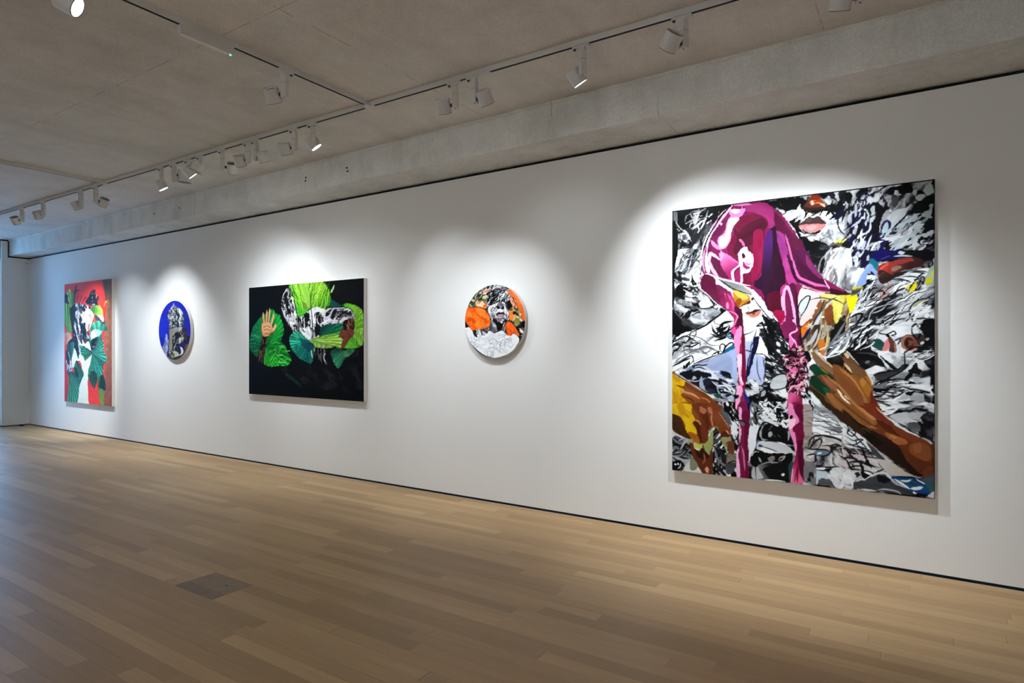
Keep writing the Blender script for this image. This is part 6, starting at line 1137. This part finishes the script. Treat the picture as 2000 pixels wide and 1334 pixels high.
def paint_bc(W, H, ss=2):
    c = Canvas(-10.124, -9.206, 1.394, 2.312, W, H, (280, 560, 7.85), ss)
    BL = (34, 38, 184)
    c.fill([(150, 150), (800, 150), (800, 1250), (150, 1250)], BL, smooth=False, rough=0, var=10, ang=80, an=4, f=.01)
    c.fill([(240, 500), (330, 480), (340, 720), (260, 760)], (30, 56, 214), var=14, ang=85, al=.6); c.fill([(590, 330), (720, 420), (710, 700), (640, 760), (640, 560)], (40, 42, 150), var=14, al=.7)
    c.fill([(600, 780), (720, 760), (690, 900), (620, 1000), (560, 960)], (36, 24, 92), var=12, rough=3)
    c.marble([(375, 400), (410, 380), (430, 310), (490, 290), (540, 320), (600, 380), (610, 430), (625, 520), (610, 600), (570, 640), (470, 640), (400, 620), (400, 520)], [(0, (18, 20, 22)), (.35, (50, 56, 58)), (.5, (130, 140, 142)), (.68, (206, 214, 216)), (1, (240, 244, 246))], 70, 2, .018, 1.5, seed=3)
    c.specks([(380, 400), (480, 300), (600, 390), (620, 540), (560, 620), (410, 610)], 150, 80, 13, [(226, 232, 236), (24, 26, 28), (24, 26, 28), (120, 128, 132), (70, 76, 80)], 72, 35, 4, bend=.6)
    c.specks([(420, 300), (490, 270), (540, 300), (480, 330)], 14, 60, 9, [(200, 210, 230), (60, 66, 120)], -10, 40, 5)
    c.marble([(400, 640), (560, 620), (640, 640), (660, 760), (640, 880), (560, 880), (480, 980), (440, 960), (420, 800)], [(0, (20, 18, 16)), (.4, (44, 40, 34)), (.55, (96, 90, 80)), (.75, (150, 146, 136)), (1, (200, 198, 190))], 60, 2, .016, 1.4, seed=6)
    c.fill([(405, 680), (450, 640), (490, 660), (460, 760), (440, 900), (430, 1000), (395, 1000), (400, 840)], (150, 146, 112), var=18, ang=85, f=.03); c.fill([(470, 630), (540, 640), (560, 680), (480, 700)], (150, 150, 150), var=16)
    c.fill([(450, 760), (520, 690), (580, 680), (590, 740), (520, 820), (480, 900), (450, 960)], (34, 30, 26), rough=4); c.fill([(590, 640), (650, 640), (670, 800), (610, 760)], (60, 52, 48), rough=4)
    c.specks([(480, 680), (620, 680), (620, 820), (480, 900)], 24, 80, 14, [(226, 226, 226), (24, 22, 20), (150, 146, 140)], -55, 30, 7)
    for q, w in (([(560, 660), (575, 740)], 26), ([(540, 810), (590, 790), (600, 820)], 22), ([(490, 870), (530, 800)], 16), ([(505, 900), (512, 950)], 18)): c.stroke(q, w, (214, 216, 216))
    c.fill([(540, 900), (600, 850), (640, 880), (680, 880), (640, 960), (590, 920)], (42, 26, 100), var=10)
    c.fill([(560, 930), (600, 940), (615, 1000), (590, 1060), (540, 1100), (530, 1060), (580, 1020)], (226, 226, 232), var=8); c.fill([(500, 960), (550, 920), (580, 980), (560, 1040), (520, 1060)], (44, 40, 40), rough=3)
    c.marble([(370, 1040), (430, 990), (520, 1000), (560, 1080), (540, 1140), (430, 1120)], [(0, (22, 20, 18)), (.4, (70, 66, 50)), (.6, (140, 138, 108)), (1, (210, 208, 190))], 40, 2, .02, 1.4, seed=8)
    c.fill([(640, 900), (690, 880), (680, 940), (600, 1060), (580, 1060), (630, 980)], (110, 84, 60), var=16); c.fill([(430, 1110), (620, 1040), (560, 1130), (480, 1150)], (60, 56, 56), var=10)
    # hand, lower left
    c.fill([(290, 930), (320, 880), (330, 800), (345, 730), (365, 735), (375, 800), (390, 830), (390, 900), (370, 1000), (355, 1060), (310, 990)], (170, 182, 226), var=18, ang=80, col2=(90, 96, 160), th=.62); c.stroke([(350, 740), (352, 800), (345, 860)], 18, (206, 214, 240)); c.stroke([(372, 830), (360, 920), (350, 1000)], 18, (206, 214, 236)); c.stroke([(395, 820), (390, 920), (370, 1040)], 9, (24, 22, 40))
    c.specks([(300, 900), (380, 860), (370, 1000), (310, 980)], 14, 60, 10, [(230, 234, 244), (70, 74, 130), (110, 110, 120)], 75, 20, 9); c.fill([(290, 930), (330, 940), (340, 1020), (300, 980)], (130, 134, 140), var=14, al=.7)
    return c
# ================================================================ the room
def yb(x): return -.535 - .0135 * x          # front face of the beam


# floor: dark subfloor, oak boards laid one by one along the wall
floor = box('floor', ROOM_X0, ROOM_X1, ROOM_Y0, 0, -.16, -.016, M_SUB); tag(floor, kind='structure')
PW = .0965
HX0, HX1, HR0, HR1 = -4.178, -3.748, 28, 31          # hatch: three rows
rg = random.Random(11)
planks = []                                          # (x0, x1, row)
LEN = [1.2, 1.5, 1.8, 2.0, 2.2]
forced = {22: [(-3.27, -1.07)], 11: [(-1.754, .146)], 1: [(-2.48, -.98)], 5: [(-1.754, .446)], 10: [(-2.6, -.394)], 27: [(-3.2, -2.372)], 28: [(-3.748, -2.25)]}
for r in range(int(-ROOM_Y0 / PW) + 1):
    cuts = []
    segs = [(ROOM_X0, ROOM_X1)]
    if HR0 <= r < HR1: segs = [(ROOM_X0, HX0), (HX1, ROOM_X1)]
    for a, b in segs:
        fx = [f for f in forced.get(r, []) if f[0] >= a and f[1] <= b]
        if fx:
            f = fx[0]; x = f[0]
            while x > a + .25: l = rg.choice(LEN); planks.append((max(a, x - l), x, r)); x -= l
            planks.append((f[0], f[1], r)); x = f[1]
            while x < b - .25: l = rg.choice(LEN); planks.append((x, min(b, x + l), r)); x += l
        else:
            x = a - rg.uniform(0, 1.1)
            while x < b - .05:
                l = rg.choice(LEN); p0, p1 = max(a, x), min(b, x + l)
                if p1 - p0 > .04: planks.append((p0, p1, r))
                x += l
def cam_px(x, y, z):
    dx, dy = x, y + CAM_D; zc = dy * SA - dx * CA; xc = dx * SA + dy * CA
    return (1000 + FPX * xc / zc, HZY - FPX * (z - CAM_H) / zc, zc) if zc > .3 else (1e9, 1e9, zc)
def shows(p):
    x0, x1, r = p; y = -(r + .5) * PW; best = 0
    for t in np.linspace(0, 1, 9):
        u, v, zc = cam_px(x0 + (x1 - x0) * t, y, 0)
        if zc > .3 and -20 < u < 2020 and v < 1350: best = max(best, 1 / zc ** 1)
    return best
planks.sort(key=lambda p: -shows(p))
near, rest = planks[:292], planks[292:]
cache = {}
for i, (x0, x1, r) in enumerate(near):
    l = round(x1 - x0, 2)
    if l not in cache: cache[l] = box_me('plank', -l / 2 + .0006, l / 2 - .0006, -PW / 2 + .0005, PW / 2 - .0005, -.016, 0)
    o = link('plank', cache[l], floor, M_OAK); o.location = ((x0 + x1) / 2, -(r + .5) * PW, 0)
bm = bmesh.new()
for x0, x1, r in rest:
    add_box(bm, x0 + .0006, x1 - .0006, -(r + 1) * PW + .0005, -r * PW - .0005, -.016, 0)
pf = link('plank_field', bm_mesh('plank_field', bm), floor, M_OAK2); pf['kind'] = 'stuff'

# floor hatch with a finger hole
hatch = tag(empty('floor_hatch', ((HX0 + HX1) / 2, -(HR0 + HR1) / 2 * PW, 0)), 'dark brown wooden hatch let into the floor boards, with a small finger hole', 'floor hatch')
M_HATCH = plain('hatch_oak', (.235, .165, .10), .55, bscale=14, var=.12)
M_HATCH2 = plain('hatch_oak_dark', (.185, .132, .078), .55, bscale=10, var=.12)  # darker brown for the hatch board nearest the camera
hw, hd = (HX1 - HX0) / 2 - .002, (HR1 - HR0) * PW / 2 - .002
for k in range(3):
    y0 = -hd + k * 2 * hd / 3
    link('plank', box_me('plank', -hw, hw, y0 + .0004, y0 + 2 * hd / 3 - .0004, -.016, -.0006), hatch, M_HATCH2 if k == 0 else M_HATCH)
link('finger_hole', lathe_me('finger_hole', [(0, 0), (.011, 0), (.011, .0006), (0, .0006)], 16), hatch, M_DARK).location = (.075, .045, -.0007)

# picture wall on the right: white lining with a shadow gap above and below
wall = box('wall_right', ROOM_X0, ROOM_X1, 0, .05, .02, 3.39, M_WALL); tag(wall, kind='structure')
tag(box('baseboard_right', ROOM_X0 - .5, ROOM_X1, .03, .30, -.16, .03, M_GAP), 'black recessed shadow gap along the foot of the picture wall', kind='structure')
tag(box('trim_1', ROOM_X0 - .5, ROOM_X1, .03, .30, 3.38, 3.46, M_GAP), 'black shadow gap between picture wall and concrete beam', kind='structure')
box('backing', ROOM_X0 - .5, ROOM_X1, .05, .3, .03, 3.38, M_WALL, wall)

# ceiling slab and the dropped beam along the picture wall
ceil = box('ceiling', ROOM_X0 - .6, ROOM_X1 + .2, ROOM_Y0 - .2, .3, CEIL, CEIL + .3, M_CEIL); tag(ceil, kind='structure')
bx0, bx1 = ROOM_X0 - .04, ROOM_X1
bm = bmesh.new()
nx = 220; rows = []
rb = np.random.default_rng(5)
for i in range(nx + 1):
    x = bx0 + (bx1 - bx0) * i / nx; w = rb.normal(0, .0018, 6); y = yb(x)
    rows.append([bm.verts.new(p) for p in ((x, .3, 3.42), (x, y + .012, 3.42 + w[0]), (x, y + w[1] * .8, 3.428 + w[0]), (x, y + w[1] * .3, 3.55), (x, y, 3.712 + w[2]), (x, y - .010 - abs(w[3]) * 2.0, 3.722 + w[2]), (x, y - .012 - abs(w[4]) * 2.5, 3.742), (x, .3, 3.742))])
for a, b in zip(rows, rows[1:]):
    for k in range(8): bm.faces.new((a[k], a[(k + 1) % 8], b[(k + 1) % 8], b[k]))
bm.faces.new(rows[0]); bm.faces.new(rows[-1][::-1]); bmesh.ops.recalc_face_normals(bm, faces=bm.faces[:])
beam = link('beam', bm_mesh('beam', bm), ceil, M_BEAM); beam['label'] = 'grey concrete beam running along the top of the picture wall'
hole_me = lathe_me('tie_hole', [(0, 0), (.011, 0), (.012, .004), (0, .004)], 14)
for x, z in ((-6.04, 3.585), (-6.048, 3.55), (-5.332, 3.586), (-5.319, 3.547), (-9.56, 3.582), (-8.858, 3.582)):
    h = link('tie_hole', hole_me, beam, M_GAP); h.location = (x, yb(x) + .002, z); h.rotation_euler = (math.pi / 2, 0, 0)

# end wall with the notch around the beam, tall window at its left
g = .028
ye = yb(ROOM_X0)
endw = link('wall_far', prism_me('wall_far', [(OPEN_Y0, 0), (0, 0), (0, 3.39), (ye - g, 3.39), (ye - g, CEIL - g), (OPEN_Y0, CEIL - g)], 'x', ROOM_X0 - .03, ROOM_X0), None, M_WALL); tag(endw, kind='structure')
endw.location.z = .02; endw.scale.z = (3.39 - .02) / 3.39 * 1.0
def strip(name, y0, y1, z0, z1, label): return tag(box(name, ROOM_X0 - .1, ROOM_X0 - .028, y0, y1, z0, z1, M_GAP), label, kind='structure')
strip('baseboard_far', OPEN_Y0, .03, -.1, .03, 'black shadow gap along the foot of the end wall')
strip('trim_2', OPEN_Y0, .03, 3.36, CEIL + .05, 'black shadow gap between end wall and concrete')
box('core', ROOM_X0 - REVEAL - .1, ROOM_X0 - .1, OPEN_Y0, .3, -.1, CEIL, M_WALL, endw)
tag(box('wall_far_left', ROOM_X0 - REVEAL - .1, ROOM_X0, ROOM_Y0, OPEN_Y1, 0, CEIL, M_WALL), kind='structure')
win = tag(empty('window_1', (ROOM_X0 - REVEAL, (OPEN_Y0 + OPEN_Y1) / 2, 0)), kind='structure')
hw2 = abs(OPEN_Y1 - OPEN_Y0) / 2
M_FRAME = plain('window_frame', (.07, .07, .075), .4)
M_GLASS, nt, b = new_mat('clear_glass')
for n_ in list(nt.nodes):
    if n_.type != 'OUTPUT_MATERIAL': nt.nodes.remove(n_)
tr = N(nt, 'ShaderNodeBsdfTransparent'); gl = N(nt, 'ShaderNodeBsdfGlossy', Roughness=.02); fr = N(nt, 'ShaderNodeFresnel', IOR=1.45); mx = N(nt, 'ShaderNodeMixShader')
L(nt, fr.outputs[0], mx.inputs[0]); L(nt, tr.outputs[0], mx.inputs[1]); L(nt, gl.outputs[0], mx.inputs[2]); L(nt, mx.outputs[0], [n_ for n_ in nt.nodes if n_.type == 'OUTPUT_MATERIAL'][0].inputs[0])
for y0, y1, z0, z1 in ((-hw2, -hw2 + .05, 0, CEIL), (hw2 - .05, hw2, 0, CEIL), (-hw2 + .05, hw2 - .05, 0, .06), (-hw2 + .05, hw2 - .05, CEIL - .06, CEIL)):
    link('window_frame', box_me('window_frame', -.04, .02, y0, y1, z0, z1), win, M_FRAME)
link('pane', box_me('pane', -.014, -.006, -hw2 + .05, hw2 - .05, .06, CEIL - .06), win, M_GLASS)
tag(box('floor_2', ROOM_X0 - REVEAL - .1, ROOM_X0, OPEN_Y1, OPEN_Y0, -.16, 0, plain('sill_oak', (.42, .3, .2), .5)), kind='structure')
# the other walls close the room behind the camera
tag(box('wall_left', ROOM_X0 - .5, ROOM_X1, ROOM_Y0 - .2, ROOM_Y0, -.1, CEIL, M_WALL), kind='structure')
tag(box('wall_near', ROOM_X1, ROOM_X1 + .2, ROOM_Y0 - .2, .3, -.1, CEIL + .1, M_WALL), kind='structure')
# small sensor box high in the corner
sens = tag(empty('wall_sensor', (ROOM_X0, -.046, 3.297)), 'small white sensor box high in the corner of the end wall under the beam', 'sensor')
link('casing', box_me('casing', 0, .022, -.028, .028, -.045, .045, .004), sens, M_WALL)
link('lens', lathe_me('lens', [(0, .028), (.008, .027), (.013, .022), (.013, .018), (0, .018)], 16), sens, plain('sensor_lens', (.3, .3, .3), .3)).rotation_euler = (0, math.pi / 2, 0)

# ================================================================ lighting tracks
TZ = 3.70                                     # underside of the tracks
def track_me(name, l0, l1):
    """hollow rail with a slot along its underside, lying along x"""
    w, h, t, s = .019, CEIL - TZ, .004, .0125
    return prism_me(name, [(-w, 0), (-s, 0), (-s, .002), (-w + t, .002), (-w + t, h - t), (w - t, h - t), (w - t, .002), (s, .002), (s, 0), (w, 0), (w, h), (-w, h)], 'x', l0, l1)
def ty(x): return -1.335 - (-.96 - x) * .0084
t_ang = .0084
mt = tag(empty('lighting_track', (-4.04, ty(-4.04), TZ), t_ang), 'long white lighting track on the ceiling parallel to the picture wall', 'lighting track')
link('rail', track_me('rail', -9.9, 6.6), mt, M_WHITE)
link('conductor', box_me('conductor', -9.88, 6.58, -.0148, .0148, .0026, .03), mt, M_GAP)
def connector(parent, x, out=True):
    bm = bmesh.new(); add_box(bm, x - .055, x + .055, -.0205, .0205, -.001, CEIL - TZ - .001, .001)
    if out: add_box(bm, x - .0205, x + .0205, -.06, -.019, -.0012, CEIL - TZ - .001, .001)
    return link('connector', bm_mesh('connector', bm), parent, M_WHITE)
connector(mt, 0); connector(mt, -4.775); connector(mt, 4.77)
link('slot_cover', box_me('slot_cover', 1.17, 1.29, -.017, .017, -.0025, .004), mt, M_WHITE)
def cross(x, label):
    y1 = ty(x) - .062
    t = tag(empty('lighting_track', (x, y1, TZ), -math.pi / 2), label, 'lighting track')
    ln = y1 - (-7.6)
    link('rail', track_me('rail', 0, ln), t, M_WHITE); link('conductor', box_me('conductor', .01, ln - .01, -.0148, .0148, .0026, .03), t, M_GAP)
    return t
cross(-4.04, 'white crossing track that carries the long box with a green light')
cross(-8.815, 'white crossing track at far left, bare of lamps in view')
cross(.73, 'white crossing track outside the right edge of the view')
# long box with a green indicator, clipped under the near crossing track
eb = tag(empty('emergency_light', (-4.04, -2.85, TZ)), 'long white box with a green indicator light under the crossing track', 'emergency light')
link('casing', box_me('casing', -.021, .021, -.19, .19, -.058, -.0005, .003), eb, M_WHITE)
link('diffuser', box_me('diffuser', -.015, .015, -.18, .15, -.0615, -.058, .001), eb, plain('opal_diffuser', (.8, .8, .78), .3))
led = link('indicator_light', lathe_me('indicator_light', [(0, -.005), (.005, -.004), (.007, 0), (0, 0)], 14), eb, M_LED); led.location = (0, .172, -.058); led['label'] = 'glowing green indicator light'

# ================================================================ spotlights
R, HL = .0575, .108
adapter_me = None
bm = bmesh.new(); add_box(bm, -.075, .055, -.0165, .0165, -.016, -.0015, .002); add_box(bm, -.018, .018, -.014, .014, -.034, -.016, .001); adapter_me = bm_mesh('track_adapter', bm)
knob_me = lathe_me('locking_knob', [(0, -.026), (.009, -.026), (.0105, -.022), (.0105, -.016), (0, -.016)], 16)
bm = bmesh.new(); add_box(bm, -.0215, .0215, -.0215, .0215, -.2095, -.034, .0015); driver_me = bm_mesh('driver_box', bm)
seam_me = box_me('seam', -.0219, .0219, -.0219, .0219, -.0995, -.0980)
cap_me = lathe_me('end_cap', [(0, -.2125), (.004, -.2125), (.004, -.2108), (.0055, -.2108), (.0055, -.2095), (0, -.2095)], 12)
arm_me = lathe_me('pivot', [(0, 0), (.014, 0), (.014, .02), (0, .02)], 16)
head_me = lathe_me('head', [(R - .004, HL / 2 - .012), (R - .004, HL / 2 - .002), (R - .002, HL / 2), (R, HL / 2 - .002), (R, -HL / 2 + .002), (R - .002, -HL / 2), (R - .005, -HL / 2), (R - .006, -HL / 2 + .003), (R - .009, -HL / 2 + .014)], 40)
back_me = lathe_me('heat_sink', [(0, HL / 2 - .014), (R - .003, HL / 2 - .014), (R - .003, HL / 2 - .02), (0, HL / 2 - .02)], 32)
rim_me = lathe_me('rim', [(R - .0052, -HL / 2 - .0015), (R - .0005, -HL / 2 - .0015), (R - .0005, -HL / 2 + .0015), (R - .0052, -HL / 2 + .0015), (R - .0052, -HL / 2 - .0015)], 40)
lens_me = lathe_me('lens', [(0, -HL / 2 + .0035), (R - .0065, -HL / 2 + .0035), (R - .0065, -HL / 2 + .008), (0, -HL / 2 + .008)], 36)
lens_off_me = lens_me.copy()
for m_, me_ in ((M_WHITE, adapter_me), (M_DARK, knob_me), (M_WHITE, driver_me), (M_DARK, seam_me), (M_DARK, cap_me), (M_DARK, arm_me), (M_WHITE2, head_me), (M_INSIDE, back_me), (M_DARK, rim_me), (M_LENS, lens_me), (M_LENS_OFF, lens_off_me)):
    me_.materials.append(m_)


def spotlight(pos, rz, label, aim, side, power, size=46, sc=1.0, group='track spotlights', drop=.182):
    """aim: direction the lamp points; side: +1/-1 which side of the box the head sits on"""
    t = tag(empty('track_spotlight', pos, rz), label, 'spotlight', group)
    link('track_adapter', adapter_me, t); k = link('locking_knob', knob_me, t); k.location = (-.062, 0, 0)
    A = Vector(aim).normalized()
    h = Vector((A.x, A.y, 0)); h.normalize()
    p = Vector((-h.y, h.x, 0)) * side                            # from the box to the head
    d = link('driver_box', driver_me, t); d.rotation_euler = (0, 0, math.atan2(p.y, p.x) - rz)
    link('seam', seam_me, d); link('end_cap', cap_me, d)
    Ri = Matrix.Rotation(-rz, 3, 'Z')
    def put(o, loc, zaxis):
        z = Ri @ Vector(zaxis).normalized(); x = z.orthogonal().normalized(); y = z.cross(x)
        o.matrix_basis = Matrix.Translation(Ri @ Vector(loc)) @ Matrix((x, y, z)).transposed().to_4x4()
    pv = link('pivot', arm_me, t); put(pv, p * .020 + Vector((0, 0, -drop)), p)
    hc = p * (.040 + R * sc) + Vector((0, 0, -drop))
    hd = link('head', head_me, t); put(hd, hc, -A)
    if sc != 1.0: hd.matrix_basis = hd.matrix_basis @ Matrix.Scale(sc, 4)
    link('heat_sink', back_me, hd); link('rim', rim_me, hd)
    ln = link('lens', lens_me if power else lens_off_me, hd)
    if power:
        ln['label'] = 'lit white lens'
        ld = bpy.data.lights.new('spot_beam', 'SPOT'); ld.energy = LAMP_W * power; ld.color = LAMP_COL
        ld.spot_size = math.radians(size); ld.spot_blend = 1.0; ld.shadow_soft_size = .018
        lo = bpy.data.objects.new('spot_beam', ld); COL.objects.link(lo); lo.parent = t
        put(lo, hc + A * (HL / 2 * sc + .012), -A)
    return t


def on_main(x, label, tgt, side, power, size=46, **kw):
    pos = Vector((x, ty(x), TZ)); aim = (tgt if kw.pop('direct', False) else Vector(tgt) - (pos + Vector((0, 0, -.19))))
    return spotlight(pos, t_ang, label, aim, side, power, size, **kw)


S = 'white spotlight '
MS, WS = 60, 105
on_main(-11.40, S + 'hanging furthest away, first on the track from the end wall', (-12.5, 0, 1.35), 1, 2.5, 56)
on_main(-10.65, S + 'second from the end wall, dark hollow rear of its head showing', (-11.2, 0, .6), 1, .55, 84)
on_main(-9.48, S + 'above the blue round painting, head hidden at left behind its box', (-9.66, 0, 1.0), 1, 1.15, 80)
on_main(-9.06, S + 'just left of the far track junction, head tilted down to the right', (-.55, -.08, -.8), -1, 0, direct=True)
on_main(-7.45, S + 'first right of the far junction, white oval lens glowing under its box', (-6.8, 0, .9), 1, .3, 88)
on_main(-7.18, S + 'with the widest head, pointing straight down, black rim below', (-.12, .02, -1), -1, 0, direct=True, sc=1.28, drop=.12)
on_main(-6.885, S + 'with a small glowing patch under its narrow head', (.56, 1.32, -1.6), -1, .2, 74, direct=True, drop=.16)
on_main(-6.635, S + 'with a slanting black rim, right beside the small glowing one', (-.35, -.25, -1), 1, 0, direct=True, drop=.14)
on_main(-6.23, S + 'midway along the row, head low on its right with dark rear', (-8.0, 0, .8), -1, .55, 92)
on_main(-5.78, S + 'left one of the close middle pair, head on its left', (-6.4, 0, .9), 1, .25, 84)
on_main(-5.65, S + 'right one of the close middle pair, head on its right', (-5.8, 0, .9), -1, .1, WS)
on_main(-5.05, S + 'with head on its left, left neighbour of the black-ringed glowing lens', (-5.6, 0, 1.2), 1, .1, 70)
on_main(-4.78, S + 'with a bright oval lens ringed in black, head before its box', (-3.7, 0, 1.2), 1, .4, 66, drop=.15)
on_main(-3.09, S + 'right of the near junction, head on its left with a small glint', (-3.6, 0, 1.2), 1, .6, 66)
on_main(-2.90, S + 'right of the near junction, head on its right with round dark rear', (-2.9, 0, 1.7), -1, .06, 90)
on_main(-1.97, S + 'alone on the track, bright lens a thin slanting oval', (-.95, 0, 1.15), 1, 1.2, 84)
on_main(-1.26, S + 'unlit, near the top edge, head tilted down on its left', (-3.5, 0, 1.0), 1, 0)
on_main(-.28, S + 'cut off by the top edge of the picture, above the big painting', (-.85, 0, 1.2), 1, 1.0, 80)


def on_cross(x, y, label, aim, side, power, size=50, **kw):
    return spotlight(Vector((x, y, TZ)), -math.pi / 2, label, aim, side, power, size, **kw)


on_cross(-4.04, -2.235, S + 'on the crossing track, head on its left with round dark rear', (-.35, .8, -1.15), 1, .2, 90)
on_cross(-4.04, -3.63, S + 'glaring at the top left corner, cut off by the edge', (.6, .62, -.45), -1, .12, 80)
GRP2 = 'added fill spotlights'
for k, (x, y) in enumerate(((-4.04, -5.2), (-4.04, -6.4), (-8.815, -5.2), (-8.815, -6.4), (.73, -5.2), (.73, -6.4))):  # unseen lamps added behind the camera to bounce fill off the left wall
    on_cross(x, y, S + 'added unseen as fill, aimed at the left wall', (.3, -1, -.12), 1, FILL, 120, group=GRP2)

# ================================================================ the paintings
def srgb_lin(a):
    a = a / 255.0
    return np.where(a <= .04045, a / 12.92, ((a + .055) / 1.055) ** 2.4)


def paint_mat(name, gain):
    m, nt, b = new_mat(name)
    at = N(nt, 'ShaderNodeAttribute'); at.attribute_name = 'pigment'
    tc = N(nt, 'ShaderNodeTexCoord'); n = N(nt, 'ShaderNodeTexNoise', Scale=140.0, Detail=4.0); L(nt, tc.outputs['Object'], n.inputs['Vector'])
    g = math_n(nt, 'MULTIPLY', math_n(nt, 'ADD', .94, math_n(nt, 'MULTIPLY', n.outputs[0], .12)), gain)
    mx = N(nt, 'ShaderNodeVectorMath', operation='SCALE'); L(nt, at.outputs['Color'], mx.inputs[0]); L(nt, g, mx.inputs['Scale'])
    L(nt, mx.outputs[0], b.inputs['Base Color']); b.inputs['Roughness'].default_value = .6; b.inputs['Specular IOR Level'].default_value = .07
    bp = N(nt, 'ShaderNodeBump', Strength=.15, Distance=.001); L(nt, n.outputs[0], bp.inputs['Height']); L(nt, bp.outputs[0], b.inputs['Normal'])
    return m


def grid_surface(name, img, pts_x, pts_z, parent, mat, disc=None):
    """front of a canvas: one vertex per dab of paint, colour stored on the vertex"""
    H, W, _ = img.shape
    nx, nz = len(pts_x), len(pts_z)
    if disc is None:
        X, Z = np.meshgrid(pts_x, pts_z)
    else:
        r = disc; a, b_ = np.meshgrid(np.linspace(-1, 1, nx), np.linspace(1, -1, nz))
        X = a * np.sqrt(1 - b_ * b_ / 2) * r; Z = b_ * np.sqrt(1 - a * a / 2) * r
    u = (X - X.min()) / (X.max() - X.min()); v = (Z.max() - Z) / (Z.max() - Z.min())
    ui = np.clip((u * W).astype(int), 0, W - 1); vi = np.clip((v * H).astype(int), 0, H - 1)
    colr = srgb_lin(img[vi, ui]) ** 1.14          # artists' colours sit a little deeper than they read under the lamps
    co = np.stack([X, np.zeros_like(X), Z], -1).reshape(-1, 3)
    idx = np.arange(nx * nz).reshape(nz, nx)
    q = np.stack([idx[1:, :-1], idx[1:, 1:], idx[:-1, 1:], idx[:-1, :-1]], -1).reshape(-1, 4)
    me = bpy.data.meshes.new(name); me.vertices.add(len(co)); me.vertices.foreach_set('co', co.ravel().astype(np.float32))
    me.loops.add(q.size); me.loops.foreach_set('vertex_index', q.ravel().astype(np.int32))
    me.polygons.add(len(q)); me.polygons.foreach_set('loop_start', (np.arange(len(q)) * 4).astype(np.int32))
    me.update(calc_edges=True)
    at = me.attributes.new('pigment', 'FLOAT_COLOR', 'POINT')
    at.data.foreach_set('color', np.concatenate([colr.reshape(-1, 3), np.ones((len(co), 1))], 1).ravel().astype(np.float32))
    return link(name, me, parent, mat)


TH = .048
def flat_painting(cv, label, gain):
    x0, x1, z0, z1 = cv.b; cx, cz = (x0 + x1) / 2, (z0 + z1) / 2; hw, hh = (x1 - x0) / 2, (z1 - z0) / 2
    t = tag(empty('painting', (cx, -.003, cz)), label, 'painting')
    link('stretched_canvas', box_me('stretched_canvas', -hw, hw, -TH + .0006, 0, -hh, hh, .003), t, M_CANVAS)['label'] = 'bare pale canvas edge of the stretcher'
    s = grid_surface('painted_surface', cv.done(), np.linspace(-hw + .002, hw - .002, cv.W + 1), np.linspace(hh - .002, -hh + .002, cv.H + 1), t, paint_mat('pigment', gain)); s.location.y = -TH
    return t


def round_painting(cv, label, gain):
    x0, x1, z0, z1 = cv.b; cx, cz, r = (x0 + x1) / 2, (z0 + z1) / 2, (x1 - x0) / 2
    t = tag(empty('round_painting', (cx, -.003, cz)), label, 'painting')
    e = link('stretched_canvas', lathe_me('stretched_canvas', [(0, 0), (r, 0), (r, TH - .004), (r - .003, TH - .0006), (0, TH - .0006)], 96), t, M_CANVAS); e.rotation_euler = (math.pi / 2, 0, 0); e['label'] = 'bare pale canvas edge of the round stretcher'
    s = grid_surface('painted_surface', cv.done(), np.zeros(cv.W + 1), np.zeros(cv.H + 1), t, paint_mat('pigment', gain), r - .002); s.location.y = -TH
    return t


flat_painting(paint_big(520, 620), 'biggest painting, nearest on the wall, with a shiny magenta hood and brown hands', GAIN * .86)
round_painting(paint_oc(230, 230), 'round painting with orange shapes, a black and white face and white foam below', GAIN)
flat_painting(paint_green(330, 216), 'wide black painting with bright green palm leaves and a raised hand', GAIN * .88)
round_painting(paint_bc(220, 220), 'round painting with a grey bearded figure on a deep blue ground', GAIN * .82)
flat_painting(paint_red(170, 250), 'red upright painting with green leaves, hung nearest the end wall', GAIN)
